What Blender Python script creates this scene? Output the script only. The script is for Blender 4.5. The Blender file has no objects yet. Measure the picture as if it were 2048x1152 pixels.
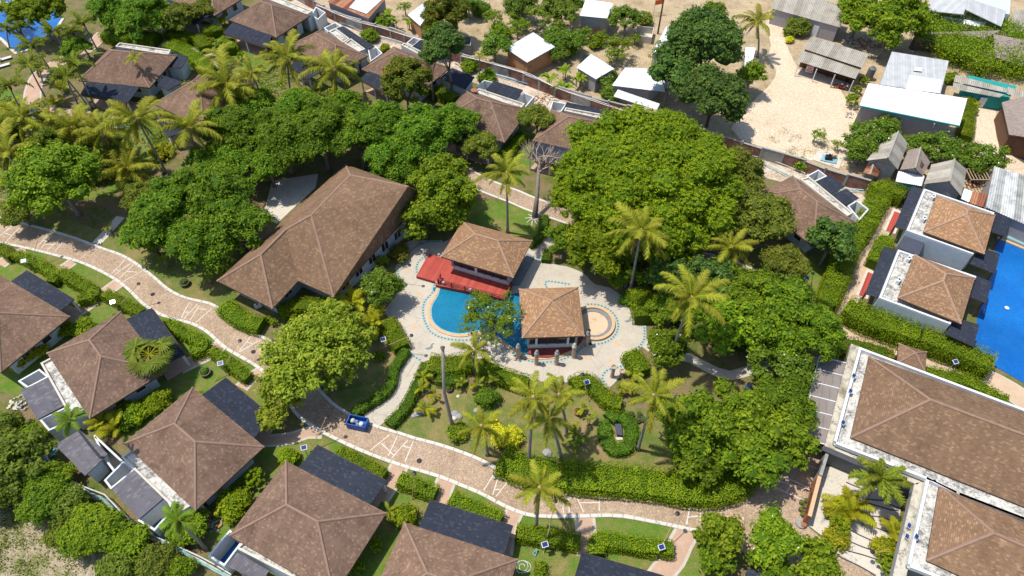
import bpy, math, random
import numpy as np
from mathutils import Vector, Matrix
from mathutils.geometry import tessellate_polygon
R_=math.radians
random.seed(7); RNG=np.random.default_rng(7)
sc=bpy.context.scene; COL=sc.collection
# ---------------------------------------------------------------- camera
H=66.0; F=1400.0; TH=R_(50)
cd=bpy.data.cameras.new('camera'); cam=bpy.data.objects.new('camera',cd); COL.objects.link(cam)
cam.location=(0,0,H); cam.rotation_euler=(R_(40),0,0); cd.sensor_width=36; cd.lens=F/2048*36; cd.clip_end=2000; cd.clip_start=1
sc.camera=cam
# ---------------------------------------------------------------- light: high sun from the left, shadows fall right
SUN_EL=R_(69); SHADOW_DIR=R_(-12)
w=bpy.data.worlds.new('World'); sc.world=w; w.use_nodes=True
nt=w.node_tree; bg=nt.nodes['Background']; sky=nt.nodes.new('ShaderNodeTexSky'); sky.sky_type='NISHITA'; sky.sun_disc=False
sky.sun_elevation=SUN_EL; sky.sun_rotation=R_(90)-(SHADOW_DIR+math.pi); nt.links.new(sky.outputs[0],bg.inputs[0]); bg.inputs[1].default_value=0.15
sl=bpy.data.lights.new('sun','SUN'); sl.energy=4.0; sl.angle=R_(0.55); sl.color=(1,.95,.86)
so=bpy.data.objects.new('sun',sl); COL.objects.link(so); so.location=(0,0,90)
d=Vector((math.cos(SUN_EL)*math.cos(SHADOW_DIR),math.cos(SUN_EL)*math.sin(SHADOW_DIR),-math.sin(SUN_EL)))
so.rotation_euler=d.to_track_quat('-Z','Y').to_euler()
vs=sc.view_settings; vs.view_transform='Standard'; vs.look='None'; vs.gamma=1; vs.use_curve_mapping=False; vs.exposure=0.3
sc.cycles.max_bounces=6; sc.cycles.diffuse_bounces=3; sc.cycles.transparent_max_bounces=4
# ---------------------------------------------------------------- survey points -> ground coordinates
ZN={'0':(0,0,1),'1':(0,0,2.88),'2':(680,0,2.88),'3':(1348,0,2.88),'4':(0,380,2.88),'5':(680,380,2.88),'6':(1348,380,2.88),
'7':(0,752,2.88),'8':(680,752,2.88),'9':(1348,752,2.88),'A':(820,430,5.69),'B':(1000,560,5.237),'C':(820,760,5.69),'D':(1180,760,5.76),
'E':(520,640,5.236),'F':(1500,860,3.944),'G':(1780,360,2.88),'H':(380,860,3.945),'I':(420,320,3.6),'J':(1580,640,3.6),'L':(1560,180,3.84),'M':(640,0,4.43)}
def px(s):
    z='0'; out=[]; n=[]
    T_=s.split(); T_=T_[1:] if T_[0]=='0' and len(T_)%2 else T_
    for t in T_:
        if t[0]=='z': z=t[1]; continue
        n.append(float(t))
        if len(n)==2:
            o=ZN[z]; out.append((o[0]+n[0]/o[2],o[1]+n[1]/o[2])); n=[]
    return out
def g(p,z=0.0):
    x=(p[0]-1024)/F; y=(p[1]-576)/F
    dz=-math.sin(TH)-y*math.cos(TH); t=(H-z)/-dz
    return Vector((x*t,(math.cos(TH)-y*math.sin(TH))*t,z))
def K(s,z=0.0): return [g(p,z) for p in px(s)]
def solve_h(base,crown,lo=2,hi=13):
    b=g(base)
    return min((abs((g(crown,h)-b).length_squared-h*h),(g(crown,h).xy-b.xy).length+0.0*h,h) if False else ((g(crown,h).xy-b.xy).length,0,h) for h in np.arange(lo,hi,.1))[2]
# ---------------------------------------------------------------- mesh helpers
ORG={}
def setp(o,label=None,cat=None,group=None,kind=None):
    if label: o['label']=label
    if cat: o['category']=cat
    if group: o['group']=group
    if kind: o['kind']=kind
    return o
def root(name,loc,label=None,cat=None,group=None,kind=None):
    o=bpy.data.objects.new(name,None); COL.objects.link(o); o.location=loc; o.empty_display_size=.3; ORG[o.name]=Vector(loc)
    return setp(o,label,cat,group,kind)
class MB:
    def __init__(s): s.v=[]; s.f=[]; s.m=[]; s.uv={}
    def quadv(s,pts,m=0,uv=None):
        i=len(s.v); s.v+= [tuple(p) for p in pts]; s.f.append(tuple(range(i,i+len(pts)))); s.m.append(m)
        if uv: s.uv[len(s.f)-1]=uv
        return s
    def prism(s,poly,z0,z1,m=0,mtop=None):
        """poly: list of points; z0,z1 floats or per-point lists"""
        n=len(poly); z0=[z0]*n if not hasattr(z0,'__len__') else z0; z1=[z1]*n if not hasattr(z1,'__len__') else z1
        ar=sum(poly[k][0]*poly[(k+1)%n][1]-poly[(k+1)%n][0]*poly[k][1] for k in range(n))
        if ar<0: poly=poly[::-1]; z0=z0[::-1]; z1=z1[::-1]
        i=len(s.v)
        s.v+=[(p[0],p[1],a) for p,a in zip(poly,z0)]+[(p[0],p[1],a) for p,a in zip(poly,z1)]
        mt=m if mtop is None else mtop
        if n<=4:
            s.f.append(tuple(range(i+n-1,i-1,-1))); s.m.append(m); s.f.append(tuple(range(i+n,i+2*n))); s.m.append(mt)
        else:
            for t in tessellate_polygon([[Vector((p[0],p[1],0)) for p in poly]]):
                a,b,c=t
                cr=(poly[b][0]-poly[a][0])*(poly[c][1]-poly[a][1])-(poly[b][1]-poly[a][1])*(poly[c][0]-poly[a][0])
                if cr<0: b,c=c,b
                s.f.append((i+n+a,i+n+b,i+n+c)); s.m.append(mt); s.f.append((i+c,i+b,i+a)); s.m.append(m)
        for k in range(n):
            j=(k+1)%n; s.f.append((i+k,i+j,i+n+j,i+n+k)); s.m.append(m)
        return s
    def box(s,c,sz,rz=0,m=0,tilt=None):
        c=Vector(c); M=Matrix.Rotation(rz,3,'Z')
        if tilt is not None: M=M@tilt
        hx,hy,hz=sz[0]/2,sz[1]/2,sz[2]/2; i=len(s.v)
        for z in(-hz,hz):
            for x,y in((-hx,-hy),(hx,-hy),(hx,hy),(-hx,hy)): s.v.append(tuple(c+M@Vector((x,y,z))))
        for f in((3,2,1,0),(4,5,6,7),(0,1,5,4),(1,2,6,5),(2,3,7,6),(3,0,4,7)): s.f.append(tuple(i+k for k in f)); s.m.append(m)
        return s
    def beam(s,a,b,wd,ht,m=0):
        a=Vector(a);b=Vector(b);d=b-a;L=d.length
        if L<1e-4: return s
        q=d.to_track_quat('X','Z').to_matrix(); i=len(s.v)
        for x in(0,L):
            for y,z in((-wd/2,-ht/2),(wd/2,-ht/2),(wd/2,ht/2),(-wd/2,ht/2)): s.v.append(tuple(a+q@Vector((x,y,z))))
        for f in((3,2,1,0),(4,5,6,7),(0,1,5,4),(1,2,6,5),(2,3,7,6),(3,0,4,7)): s.f.append(tuple(i+k for k in f[::-1])); s.m.append(m)
        return s
    def tube(s,pts,rad,n=7,m=0,cap=True):
        pts=[Vector(p) for p in pts]; rad=rad if hasattr(rad,'__len__') else [rad]*len(pts); i0=len(s.v)
        for k,p in enumerate(pts):
            t=(pts[min(k+1,len(pts)-1)]-pts[max(k-1,0)]).normalized()
            a=t.cross(Vector((0,1,0)) if abs(t.y)<.9 else Vector((1,0,0))).normalized(); b=t.cross(a)
            for j in range(n):
                an=2*math.pi*j/n; s.v.append(tuple(p+(a*math.cos(an)+b*math.sin(an))*rad[k]))
        for k in range(len(pts)-1):
            for j in range(n):
                q=i0+k*n; s.f.append((q+j,q+(j+1)%n,q+n+(j+1)%n,q+n+j)); s.m.append(m)
        if cap:
            s.f.append(tuple(range(i0+n-1,i0-1,-1))); s.m.append(m); e=i0+(len(pts)-1)*n; s.f.append(tuple(range(e,e+n))); s.m.append(m)
        return s
    def lathe(s,c,prof,n=14,m=0):
        i0=len(s.v); c=Vector(c)
        for r,z in prof:
            for j in range(n):
                a=2*math.pi*j/n; s.v.append((c.x+r*math.cos(a),c.y+r*math.sin(a),c.z+z))
        for k in range(len(prof)-1):
            for j in range(n):
                q=i0+k*n; s.f.append((q+j,q+(j+1)%n,q+n+(j+1)%n,q+n+j)); s.m.append(m)
        s.f.append(tuple(range(i0+n-1,i0-1,-1))); s.m.append(m); e=i0+(len(prof)-1)*n; s.f.append(tuple(range(e,e+n))); s.m.append(m)
        return s
    def build(s,name,mats,parent=None,org=None,smooth=False):
        if org is None: org=ORG[parent.name] if parent else Vector((0,0,0))
        org=Vector(org); me=bpy.data.meshes.new(name)
        me.from_pydata([(v[0]-org.x,v[1]-org.y,v[2]-org.z) for v in s.v],[],s.f)
        for m in(mats if isinstance(mats,(list,tuple)) else [mats]): me.materials.append(m)
        me.polygons.foreach_set('material_index',s.m)
        if smooth: me.polygons.foreach_set('use_smooth',[True]*len(s.f))
        if s.uv:
            ul=me.uv_layers.new(name='UVMap').data
            for fi,uv in s.uv.items():
                ls=me.polygons[fi].loop_start
                for k,c in enumerate(uv): ul[ls+k].uv=c
        me.update(); o=bpy.data.objects.new(name,me); COL.objects.link(o)
        if parent: o.parent=parent; ORG[o.name]=Vector(org)
        else: o.location=org; ORG[o.name]=Vector(org)
        return o
def inst(me,name,loc,rot=(0,0,0),scale=(1,1,1),parent=None):
    o=bpy.data.objects.new(name,me); COL.objects.link(o)
    if parent: o.parent=parent; loc=Vector(loc)-ORG[parent.name]
    o.location=loc; o.rotation_euler=rot; o.scale=scale; return o
def smoothline(pts,closed=False,step=.6):
    P=[Vector(p) for p in pts]; n=len(P); out=[]
    rng=range(n if closed else n-1)
    for i in rng:
        p0=P[(i-1)%n] if closed or i>0 else P[0]*2-P[1]; p1=P[i]; p2=P[(i+1)%n]; p3=P[(i+2)%n] if closed or i<n-2 else P[-1]*2-P[-2]
        k=max(1,int((p2-p1).length/step))
        for j in range(k):
            t=j/k; out.append(.5*((2*p1)+(p2-p0)*t+(2*p0-5*p1+4*p2-p3)*t*t+(3*p1-p0-3*p2+p3)*t**3))
    if not closed: out.append(P[-1])
    return out
def resample(pts,step):
    P=[Vector(p) for p in pts]; out=[P[0].copy()]; acc=0
    for a,b in zip(P,P[1:]):
        L=(b-a).length
        while acc+L>=step:
            t=(step-acc)/L; a=a+(b-a)*t; out.append(a.copy()); L=(b-a).length; acc=0
        acc+=L
    if acc>step*.4: out.append(P[-1].copy())
    return out
def sheet(name,poly,z,mat,label=None,kind='structure',parent=None,thick=0):
    mb=MB()
    if thick: mb.prism(poly,z-thick,z)
    else:
        v=[Vector((p[0],p[1],z)) for p in poly]; i=0; mb.v=[tuple(p) for p in v]
        for t in tessellate_polygon([v]):
            a,b,c=t; cr=(v[b]-v[a]).cross(v[c]-v[a]).z; mb.f.append((a,b,c) if cr>0 else (a,c,b)); mb.m.append(0)
    o=mb.build(name,mat,parent)
    if not parent and kind: o['kind']=kind
    if label and not parent: o['label']=label
    return o
def ribbon_mb(line,wd,z,mb=None,m=0,thick=0):
    mb=mb or MB(); L=[Vector((p[0],p[1],0)) for p in line]; n=len(L); i0=len(mb.v)
    for k in range(n):
        t=(L[min(k+1,n-1)]-L[max(k-1,0)]).normalized(); nn=Vector((-t.y,t.x,0))*wd/2
        mb.v+= [(L[k].x+nn.x,L[k].y+nn.y,z),(L[k].x-nn.x,L[k].y-nn.y,z)]
    for k in range(n-1):
        a=i0+2*k; mb.f.append((a,a+1,a+3,a+2)); mb.m.append(m)
    return mb
def offset_line(line,d):
    n=len(line); out=[]
    for k in range(n):
        t=(line[min(k+1,n-1)]-line[max(k-1,0)]); t.z=0; t.normalize(); out.append(line[k]+Vector((-t.y,t.x,0))*d)
    return out
# ---------------------------------------------------------------- materials
class NM:
    def __init__(s,name,rough=.85,spec=.25):
        s.mat=bpy.data.materials.new(name); s.mat.use_nodes=True; s.nt=s.mat.node_tree; s.b=s.nt.nodes['Principled BSDF']
        s.b.inputs['Roughness'].default_value=rough; s.b.inputs['Specular IOR Level'].default_value=spec
    def n(s,t,**k):
        o=s.nt.nodes.new('ShaderNode'+t)
        for a,b in k.items(): setattr(o,a,b)
        return o
    def l(s,a,b): s.nt.links.new(a,b)
    def pos(s): return s.n('NewGeometry').outputs['Position']
    def uv(s): return s.n('UVMap').outputs[0]
    def scl(s,vec,sc_):
        m=s.n('Mapping'); s.l(vec,m.inputs[0]); m.inputs['Scale'].default_value=sc_; return m.outputs[0]
    def noise(s,scale,detail=4,vec=None,rough=.6,dist=0):
        o=s.n('TexNoise'); s.l(vec or s.pos(),o.inputs['Vector']); o.inputs['Scale'].default_value=scale; o.inputs['Detail'].default_value=detail
        o.inputs['Roughness'].default_value=rough; o.inputs['Distortion'].default_value=dist; return o.outputs['Fac']
    def vor(s,scale,vec=None,out='Distance',feature='F1'):
        o=s.n('TexVoronoi',feature=feature); s.l(vec or s.pos(),o.inputs['Vector']); o.inputs['Scale'].default_value=scale; return o.outputs[out]
    def ramp(s,f,st,interp='LINEAR'):
        r=s.n('ValToRGB'); s.l(f,r.inputs[0]); e=r.color_ramp.elements; r.color_ramp.interpolation=interp
        while len(e)<len(st): e.new(.5)
        for k,(p,c) in enumerate(st): e[k].position=p; e[k].color=(c if hasattr(c,'__len__') else (c,c,c))[:3]+(1,) if hasattr(c,'__len__') else (c,c,c,1)
        return r.outputs[0]
    def mix(s,f,a,b,mode='MIX'):
        m=s.n('Mix',data_type='RGBA',blend_type=mode)
        for i_,v in((0,f),(6,a),(7,b)):
            sock=m.inputs[i_]
            if isinstance(v,(int,float)): sock.default_value=v if i_==0 else (v,v,v,1)
            elif isinstance(v,tuple): sock.default_value=v[:3]+(1,)
            else: s.l(v,sock)
        return m.outputs[2]
    def math(s,op,a,b=None):
        m=s.n('Math',operation=op)
        for sock,v in zip(m.inputs,(a,b)):
            if v is None: continue
            if isinstance(v,(int,float)): sock.default_value=v
            else: s.l(v,sock)
        return m.outputs[0]
    def col(s,c):
        if isinstance(c,tuple): s.b.inputs['Base Color'].default_value=c[:3]+(1,)
        else: s.l(c,s.b.inputs['Base Color'])
        return s
    def bump(s,h,st=.5,dist=.05):
        b=s.n('Bump'); b.inputs['Strength'].default_value=st; b.inputs['Distance'].default_value=dist; s.l(h,b.inputs['Height']); s.l(b.outputs[0],s.b.inputs['Normal']); return s
def simple(name,c,rough=.7,var=.18,scale=1.5,fine=8.0,metal=0,spec=.25):
    m=NM(name,rough,spec); m.b.inputs['Metallic'].default_value=metal
    a=m.noise(scale,5); b=m.noise(fine,3)
    lo=tuple(x*(1-var) for x in c); hi=tuple(min(1,x*(1+var)) for x in c)
    x=m.ramp(a,[(.3,lo),(.7,hi)]); x=m.mix(.35,x,m.ramp(b,[(.3,tuple(q*.8 for q in c)),(.7,tuple(min(1,q*1.15) for q in c))])); m.col(x); return m.mat
def ground(name,stops,sc_=.25,fine=6.0,sp=None,bump=.4,vf=14.0):
    m=NM(name,.95,.1); a=m.noise(sc_,7,rough=.65); b=m.noise(sc_*5,5); f=m.math('ADD',m.math('MULTIPLY',a,.65),m.math('MULTIPLY',b,.35))
    x=m.ramp(f,stops); fn=m.noise(fine,4,rough=.8); x=m.mix(.75,x,m.ramp(fn,[(.28,.5),(.72,1.45)]),'MULTIPLY')
    if sp:
        v=m.noise(vf,2); x=m.mix(m.ramp(v,[(.6,0.),(.68,1.)]),x,sp)
    m.col(x); m.bump(fn,bump,.08); return m.mat
def roofm(name,base,dark,light,amt=.2,w_=.21,h_=.18,stain=.5,warm=None):
    m=NM(name,.9,.15); uv=m.uv(); sx=m.n('SeparateXYZ'); m.l(uv,sx.inputs[0])
    v=m.math('DIVIDE',sx.outputs[1],h_); row=m.math('FLOOR',v); fr=m.math('FRACT',v)
    u=m.math('ADD',m.math('DIVIDE',sx.outputs[0],w_),m.math('MULTIPLY',m.math('MODULO',row,2.0),.5)); cu=m.math('FLOOR',u); fu=m.math('FRACT',u)
    cb=m.n('CombineXYZ'); m.l(cu,cb.inputs[0]); m.l(row,cb.inputs[1]); wn=m.n('TexWhiteNoise',noise_dimensions='3D'); m.l(cb.outputs[0],wn.inputs['Vector'])
    c=m.ramp(wn.outputs['Value'],[(0,dark),(.5,base),(1-amt-.06,base),(1-amt,light),(1,tuple(min(1,q*1.2) for q in light))])
    st=m.noise(.28,6,rough=.7,dist=.6); st2=m.noise(.9,4,vec=m.scl(m.pos(),(1,1,.4)))
    c=m.mix(stain,c,m.ramp(st,[(.3,.35),(.48,.9),(.62,1.1),(.75,1.25)]),'MULTIPLY'); c=m.mix(stain*.6,c,m.ramp(st2,[(.3,.55),(.6,1.1)]),'MULTIPLY')
    edge=m.ramp(fr,[(0,.25),(.14,1.),(1,.85)]); eu=m.ramp(fu,[(0,.6),(.07,1.),(1,1.)])
    c=m.mix(.6,c,edge,'MULTIPLY'); c=m.mix(.35,c,eu,'MULTIPLY'); oi=m.n('ObjectInfo'); c=m.mix(1.0,c,m.ramp(oi.outputs['Random'],[(0,(.88,.85,.84)),(1,(1.18,1.10,1.02))]),'MULTIPLY'); sk=m.noise(1.0,4,vec=m.scl(uv,(1.6,.16,1))); c=m.mix(stain*.7,c,m.ramp(sk,[(.32,.6),(.5,1.),(.7,1.25)]),'MULTIPLY'); m.col(c)
    hgt=m.math('MULTIPLY',m.math('SUBTRACT',1.0,fr),1.0); m.bump(m.math('ADD',hgt,m.math('MULTIPLY',wn.outputs['Value'],.3)),.7,.035); return m.mat
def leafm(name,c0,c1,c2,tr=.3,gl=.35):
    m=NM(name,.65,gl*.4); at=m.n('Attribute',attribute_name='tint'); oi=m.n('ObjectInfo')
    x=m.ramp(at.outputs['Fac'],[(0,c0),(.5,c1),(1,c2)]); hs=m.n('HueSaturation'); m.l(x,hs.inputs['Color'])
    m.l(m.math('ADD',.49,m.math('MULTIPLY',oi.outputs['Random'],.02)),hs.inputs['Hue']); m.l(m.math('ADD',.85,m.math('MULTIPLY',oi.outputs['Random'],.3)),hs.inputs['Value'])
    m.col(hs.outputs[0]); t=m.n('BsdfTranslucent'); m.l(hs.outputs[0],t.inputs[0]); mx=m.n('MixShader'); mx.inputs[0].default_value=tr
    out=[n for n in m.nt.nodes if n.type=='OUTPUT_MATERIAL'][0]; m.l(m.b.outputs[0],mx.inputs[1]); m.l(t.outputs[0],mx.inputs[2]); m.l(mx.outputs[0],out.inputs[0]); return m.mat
def waterm(name,c,c2,sc_=2.0,tile=0.0):
    m=NM(name,.06,.5); a=m.noise(.15,3); x=m.ramp(a,[(.3,c),(.7,c2)])
    v=m.vor(1.6,m.scl(m.pos(),(1,1,1)),feature='SMOOTH_F1'); x=m.mix(.5,x,m.ramp(m.noise(3.2,6,dist=2.2,rough=.7),[(.35,.65),(.5,1.),(.66,1.5)]),'MULTIPLY'); x=m.mix(.3,x,m.ramp(m.noise(.12,2),[(.35,.7),(.65,1.25)]),'MULTIPLY'); m.col(x)  # caustic-like ripple light painted into the water colour, plus broad tint variation
    m.bump(m.math('ADD',m.noise(sc_,4,dist=1.2),m.math('MULTIPLY',m.noise(sc_*4,2),.3)),.4,.1); return m.mat
def deckm(name,base):
    m=NM(name,.8,.3); a=m.noise(.35,6,rough=.7); x=m.ramp(a,[(.25,tuple(q*.6 for q in base)),(.42,tuple(q*.92 for q in base)),(.6,base),(.8,tuple(min(1,q*1.08) for q in base))])
    v=m.vor(.33,feature='DISTANCE_TO_EDGE'); b=m.noise(5,4); x=m.mix(.5,x,m.ramp(b,[(.3,.8),(.7,1.12)]),'MULTIPLY')
    x=m.mix(m.ramp(v,[(.0,.3),(.012,0.)]),x,(.12,.10,.08)); m.col(x); m.bump(b,.15,.02); return m.mat
def concm(name,base,black=.5,moss=0):
    m=NM(name,.9,.15); a=m.noise(.9,7,rough=.75,dist=.4); b=m.noise(4,5,rough=.75); f=m.math('ADD',m.math('MULTIPLY',a,.6),m.math('MULTIPLY',b,.4))
    x=m.ramp(f,[(.28+black*.1,(.05,.045,.04)),(.36+black*.12,tuple(q*.45 for q in base)),(.44+black*.12,base),(.8,tuple(min(1,q*1.1) for q in base))])
    if moss: x=m.mix(m.ramp(m.noise(.5,3),[(.5,0.),(.62,moss)]),x,(.12,.09,.035))
    m.col(x); m.bump(b,.25,.03); return m.mat
def stripem(name,c,c2,axis='X',per=.35,rough=.5,metal=0,dirt=.3,gap=None):
    """sheet roofing / planks striped along the UV u axis"""
    m=NM(name,rough,.3); m.b.inputs['Metallic'].default_value=metal; sx=m.n('SeparateXYZ'); m.l(m.uv(),sx.inputs[0]); u=m.math('DIVIDE',sx.outputs[0],per)
    cu=m.math('FLOOR',u); fu=m.math('FRACT',u); wn=m.n('TexWhiteNoise',noise_dimensions='1D'); m.l(cu,wn.inputs['W'])
    x=m.ramp(wn.outputs['Value'],[(0,c),(1,c2)]); x=m.mix(dirt,x,m.ramp(m.noise(.8,6,rough=.75,vec=m.scl(m.pos(),(1,1,1))),[(.3,.4),(.55,1.1)]),'MULTIPLY')
    x=m.mix(.7,x,m.ramp(fu,[(0,gap if gap is not None else .5),(.12,1.),(1,1.)]),'MULTIPLY'); m.col(x)
    m.bump(m.ramp(fu,[(0,0.),(.12,1.),(.9,1.)]),.6,.03); return m.mat
M={}
M['roof_old']=roofm('roof shingle weathered',(.20,.134,.098),(.172,.113,.082),(.235,.162,.12),.14,stain=.55)
M['roof_mid']=roofm('roof shingle brown',(.23,.148,.092),(.20,.125,.076),(.27,.178,.112),.16,.28,.17,stain=.4)
M['roof_tan']=roofm('roof shingle tan',(.30,.18,.105),(.255,.15,.088),(.36,.235,.135),.2,.26,.15,stain=.2)
M['cap']=simple('ridge cap',(.36,.235,.16),.85); M['cap_old']=simple('ridge cap weathered',(.27,.175,.125),.9)
M['fascia']=simple('fascia board',(.10,.065,.045),.7)
M['awn']=roofm('dark bitumen shingle',(.032,.040,.060),(.027,.034,.052),(.042,.052,.075),.1,.3,.2,stain=.3)
M['awn_pale']=roofm('faded bitumen shingle',(.125,.125,.15),(.11,.11,.13),(.145,.145,.17),.1,.4,.25,stain=.3)
M['wall']=simple('pale blue grey render',(.50,.56,.60),.8,.12); M['wall_w']=simple('white render',(.60,.62,.62),.8,.1); M['wall_g']=simple('grey render',(.33,.31,.32),.85,.12)
M['wall_d']=simple('dark grey render',(.16,.165,.17),.85,.2)
M['white']=simple('white paint',(.68,.69,.70),.6,.1)
M['conc']=concm('mouldy white concrete',(.55,.53,.48),.75); M['conc2']=concm('stained concrete ledge',(.50,.46,.37),.5,.6); M['conc3']=concm('pale concrete',(.55,.50,.42),.1)
M['glass']=NM('dark glass',.08,.6).col((.035,.04,.05)).mat; M['wood']=simple('dark wood',(.11,.05,.03),.6); M['timber']=simple('tan timber',(.42,.22,.11),.7)
M['deckred']=stripem('red deck boards',(.36,.055,.04),(.46,.085,.06),per=.16,rough=.55,dirt=.25,gap=.45)
M['deckdark']=stripem('worn red boards',(.20,.04,.035),(.28,.06,.05),per=.16,rough=.6,dirt=.4,gap=.4)
M['rail']=simple('maroon rail',(.22,.035,.03),.5)
M['paving']=deckm('cream pool paving',(.50,.445,.36))
def roadm():
    m=NM('brick paving',.9,.15); x=m.ramp(m.noise(.2,6,rough=.7),[(.3,(.34,.245,.165)),(.5,(.42,.305,.21)),(.7,(.48,.36,.26))])
    x=m.mix(.5,x,m.ramp(m.noise(1.1,5,rough=.7),[(.3,.72),(.6,1.1)]),'MULTIPLY'); br=m.n('TexVoronoi'); m.l(m.pos(),br.inputs['Vector']); br.inputs['Scale'].default_value=9; sx=m.n('SeparateColor'); m.l(br.outputs['Color'],sx.inputs[0])
    x=m.mix(.8,x,m.ramp(sx.outputs[0],[(0,.8),(.8,1.1),(.9,1.3),(1,1.4)]),'MULTIPLY'); x=m.mix(.6,x,m.ramp(br.outputs['Distance'],[(.35,1.),(.75,.55)]),'MULTIPLY'); m.col(x); m.bump(br.outputs['Distance'],.2,.02); return m.mat
M['road']=roadm(); M['strip']=simple('white inlaid strip',(.62,.57,.50),.8,.1)
M['kerb']=concm('white kerb stone',(.56,.53,.47),.08); M['path']=simple('pink brick path',(.46,.31,.22),.9,.16,.8,7); M['pathedge']=simple('grey path edge',(.48,.43,.36),.9,.12)
M['lawn']=ground('lawn',[(.34,(.30,.20,.11)),(.46,(.21,.18,.065)),(.56,(.12,.155,.035)),(.72,(.075,.13,.02))],.18,7)
M['lawn_green']=ground('green lawn',[(.32,(.30,.22,.11)),(.43,(.19,.18,.055)),(.54,(.11,.18,.025)),(.72,(.07,.15,.018))],.3,7)
M['soil']=ground('bare garden soil',[(.3,(.12,.085,.045)),(.44,(.21,.15,.085)),(.52,(.14,.14,.045)),(.62,(.08,.12,.02))],.35,6)
M['dry']=ground('dry yard soil',[(.3,(.16,.14,.06)),(.42,(.34,.26,.15)),(.58,(.48,.37,.24)),(.70,(.17,.18,.06))],.22,4,sp=(.2,.15,.09))
M['sand']=ground('pale sand',[(.28,(.44,.34,.23)),(.45,(.59,.465,.33)),(.65,(.66,.54,.40))],.16,3,bump=.3)
M['rubble']=ground('rubble soil',[(.3,(.25,.18,.11)),(.48,(.46,.36,.26)),(.6,(.6,.52,.44)),(.75,(.2,.2,.1))],.6,5,sp=(.75,.72,.68),vf=3.5)
M['scrub']=ground('dry scrub ground',[(.3,(.34,.28,.21)),(.47,(.36,.29,.20)),(.57,(.20,.19,.08)),(.7,(.10,.14,.03))],.3,4,sp=(.5,.45,.38),vf=6)
M['sandpath']=simple('sandy path',(.52,.38,.26),.95,.15,.7,6)
M['water']=waterm('pool water',(.005,.14,.25),(.010,.19,.32)); M['water_blue']=waterm('deep blue pool water',(.004,.10,.36),(.008,.145,.45),2.5)
M['pooltile']=simple('pale teal pool tile',(.22,.42,.47),.4,.15,2,12); M['coping']=simple('orange coping stone',(.58,.38,.22),.7,.15,3,9); M['teal']=simple('teal mosaic',(.04,.20,.19),.4); M['mosaic']=simple('mosaic bed',(.38,.40,.37),.7,.15,2,9)
M['tanfloor']=concm('tan basin floor',(.58,.44,.30),.05); M['greyring']=simple('grey basin step',(.20,.21,.22),.8)
M['tin_w']=stripem('white metal sheet',(.72,.76,.80),(.82,.85,.88),per=.4,rough=.4,dirt=.38,gap=.5); M['tin_g']=stripem('grey metal sheet',(.42,.43,.43),(.5,.5,.5),per=.4,rough=.5,dirt=.3,gap=.6)
M['tin_r']=stripem('rusted sheet',(.22,.07,.04),(.5,.25,.13),per=.9,rough=.8,dirt=.5,gap=.4)
M['asb']=stripem('corrugated fibre cement',(.30,.27,.22),(.42,.39,.33),per=1.0,rough=.95,dirt=.45,gap=.8); M['asb_d']=stripem('mouldy corrugated sheet',(.3,.3,.28),(.55,.56,.55),per=.8,rough=.9,dirt=.85,gap=.7)
M['thatch']=simple('dry thatch',(.26,.21,.18),.95,.35,3,14); M['slat']=stripem('grey roof boards',(.20,.17,.155),(.27,.235,.21),per=.75,rough=.8,dirt=.3,gap=.5)
def brickm():
    m=NM('brick boundary wall',.95,.1); t=m.n('TexBrick'); m.l(m.uv(),t.inputs['Vector']); t.inputs['Scale'].default_value=1; t.inputs['Brick Width'].default_value=.4; t.inputs['Row Height'].default_value=.16; t.inputs['Mortar Size'].default_value=.018
    t.inputs['Color1'].default_value=(.27,.10,.055,1); t.inputs['Color2'].default_value=(.17,.075,.05,1); t.inputs['Mortar'].default_value=(.26,.23,.2,1)
    m.col(m.mix(.7,t.outputs[0],m.ramp(m.noise(1.2,6),[(.3,.4),(.65,1.3)]),'MULTIPLY')); return m.mat
M['brick']=brickm(); M['block']=simple('grey block',(.30,.29,.27),.95,.25,2,10)
M['bark']=simple('grey bark',(.22,.19,.16),.95,.25,3,12); M['barkp']=simple('palm bark',(.26,.23,.21),.95,.2,3,12); M['barkd']=simple('dark bark',(.10,.075,.055),.95,.3,3,12)
M['pipe_b']=simple('blue pipe',(.10,.30,.52),.5); M['pipe_w']=simple('white pipe',(.6,.62,.62),.5); M['pipe_c']=simple('cyan pipe',(.12,.45,.48),.5); M['black']=simple('black plastic',(.02,.02,.025),.4); M['metal']=simple('grey metal',(.4,.41,.43),.4)
M['bamboo']=simple('bamboo pole',(.42,.30,.17),.7); M['panel']=NM('solar cell',.15,.5).col((.02,.04,.16)).mat; M['stone']=simple('carved stone',(.42,.32,.24),.95,.25,4,18); M['rock']=simple('grey rock',(.30,.29,.28),.95,.25,3,12)
M['pot']=simple('dark glazed pot',(.09,.08,.07),.5); M['potr']=simple('terracotta pot',(.35,.13,.06),.8); M['red']=simple('red paint',(.5,.03,.03),.4); M['blue']=simple('blue plastic',(.02,.10,.38),.5); M['tealp']=simple('teal paint',(.02,.27,.24),.7); M['green_t']=simple('green tank plastic',(.05,.30,.24),.5); M['skin']=simple('skin',(.5,.28,.18),.6); M['tarp']=simple('blue tarpaulin',(.10,.28,.55),.5); M['orange']=simple('orange cloth',(.8,.16,.03),.7); M['slate']=simple('dark slate',(.06,.065,.09),.7)
L_={}
L_['broad']=leafm('leaf mid green',(0.04, 0.085, 0.005),(0.125, 0.2, 0.008),(0.26, 0.33, 0.015))
L_['bright']=leafm('leaf bright green',(0.055, 0.11, 0.005),(0.165, 0.255, 0.01),(0.33, 0.41, 0.02))
L_['spray']=leafm('leaf deep green',(0.035, 0.09, 0.006),(0.115, 0.215, 0.01),(0.26, 0.36, 0.018))
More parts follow.
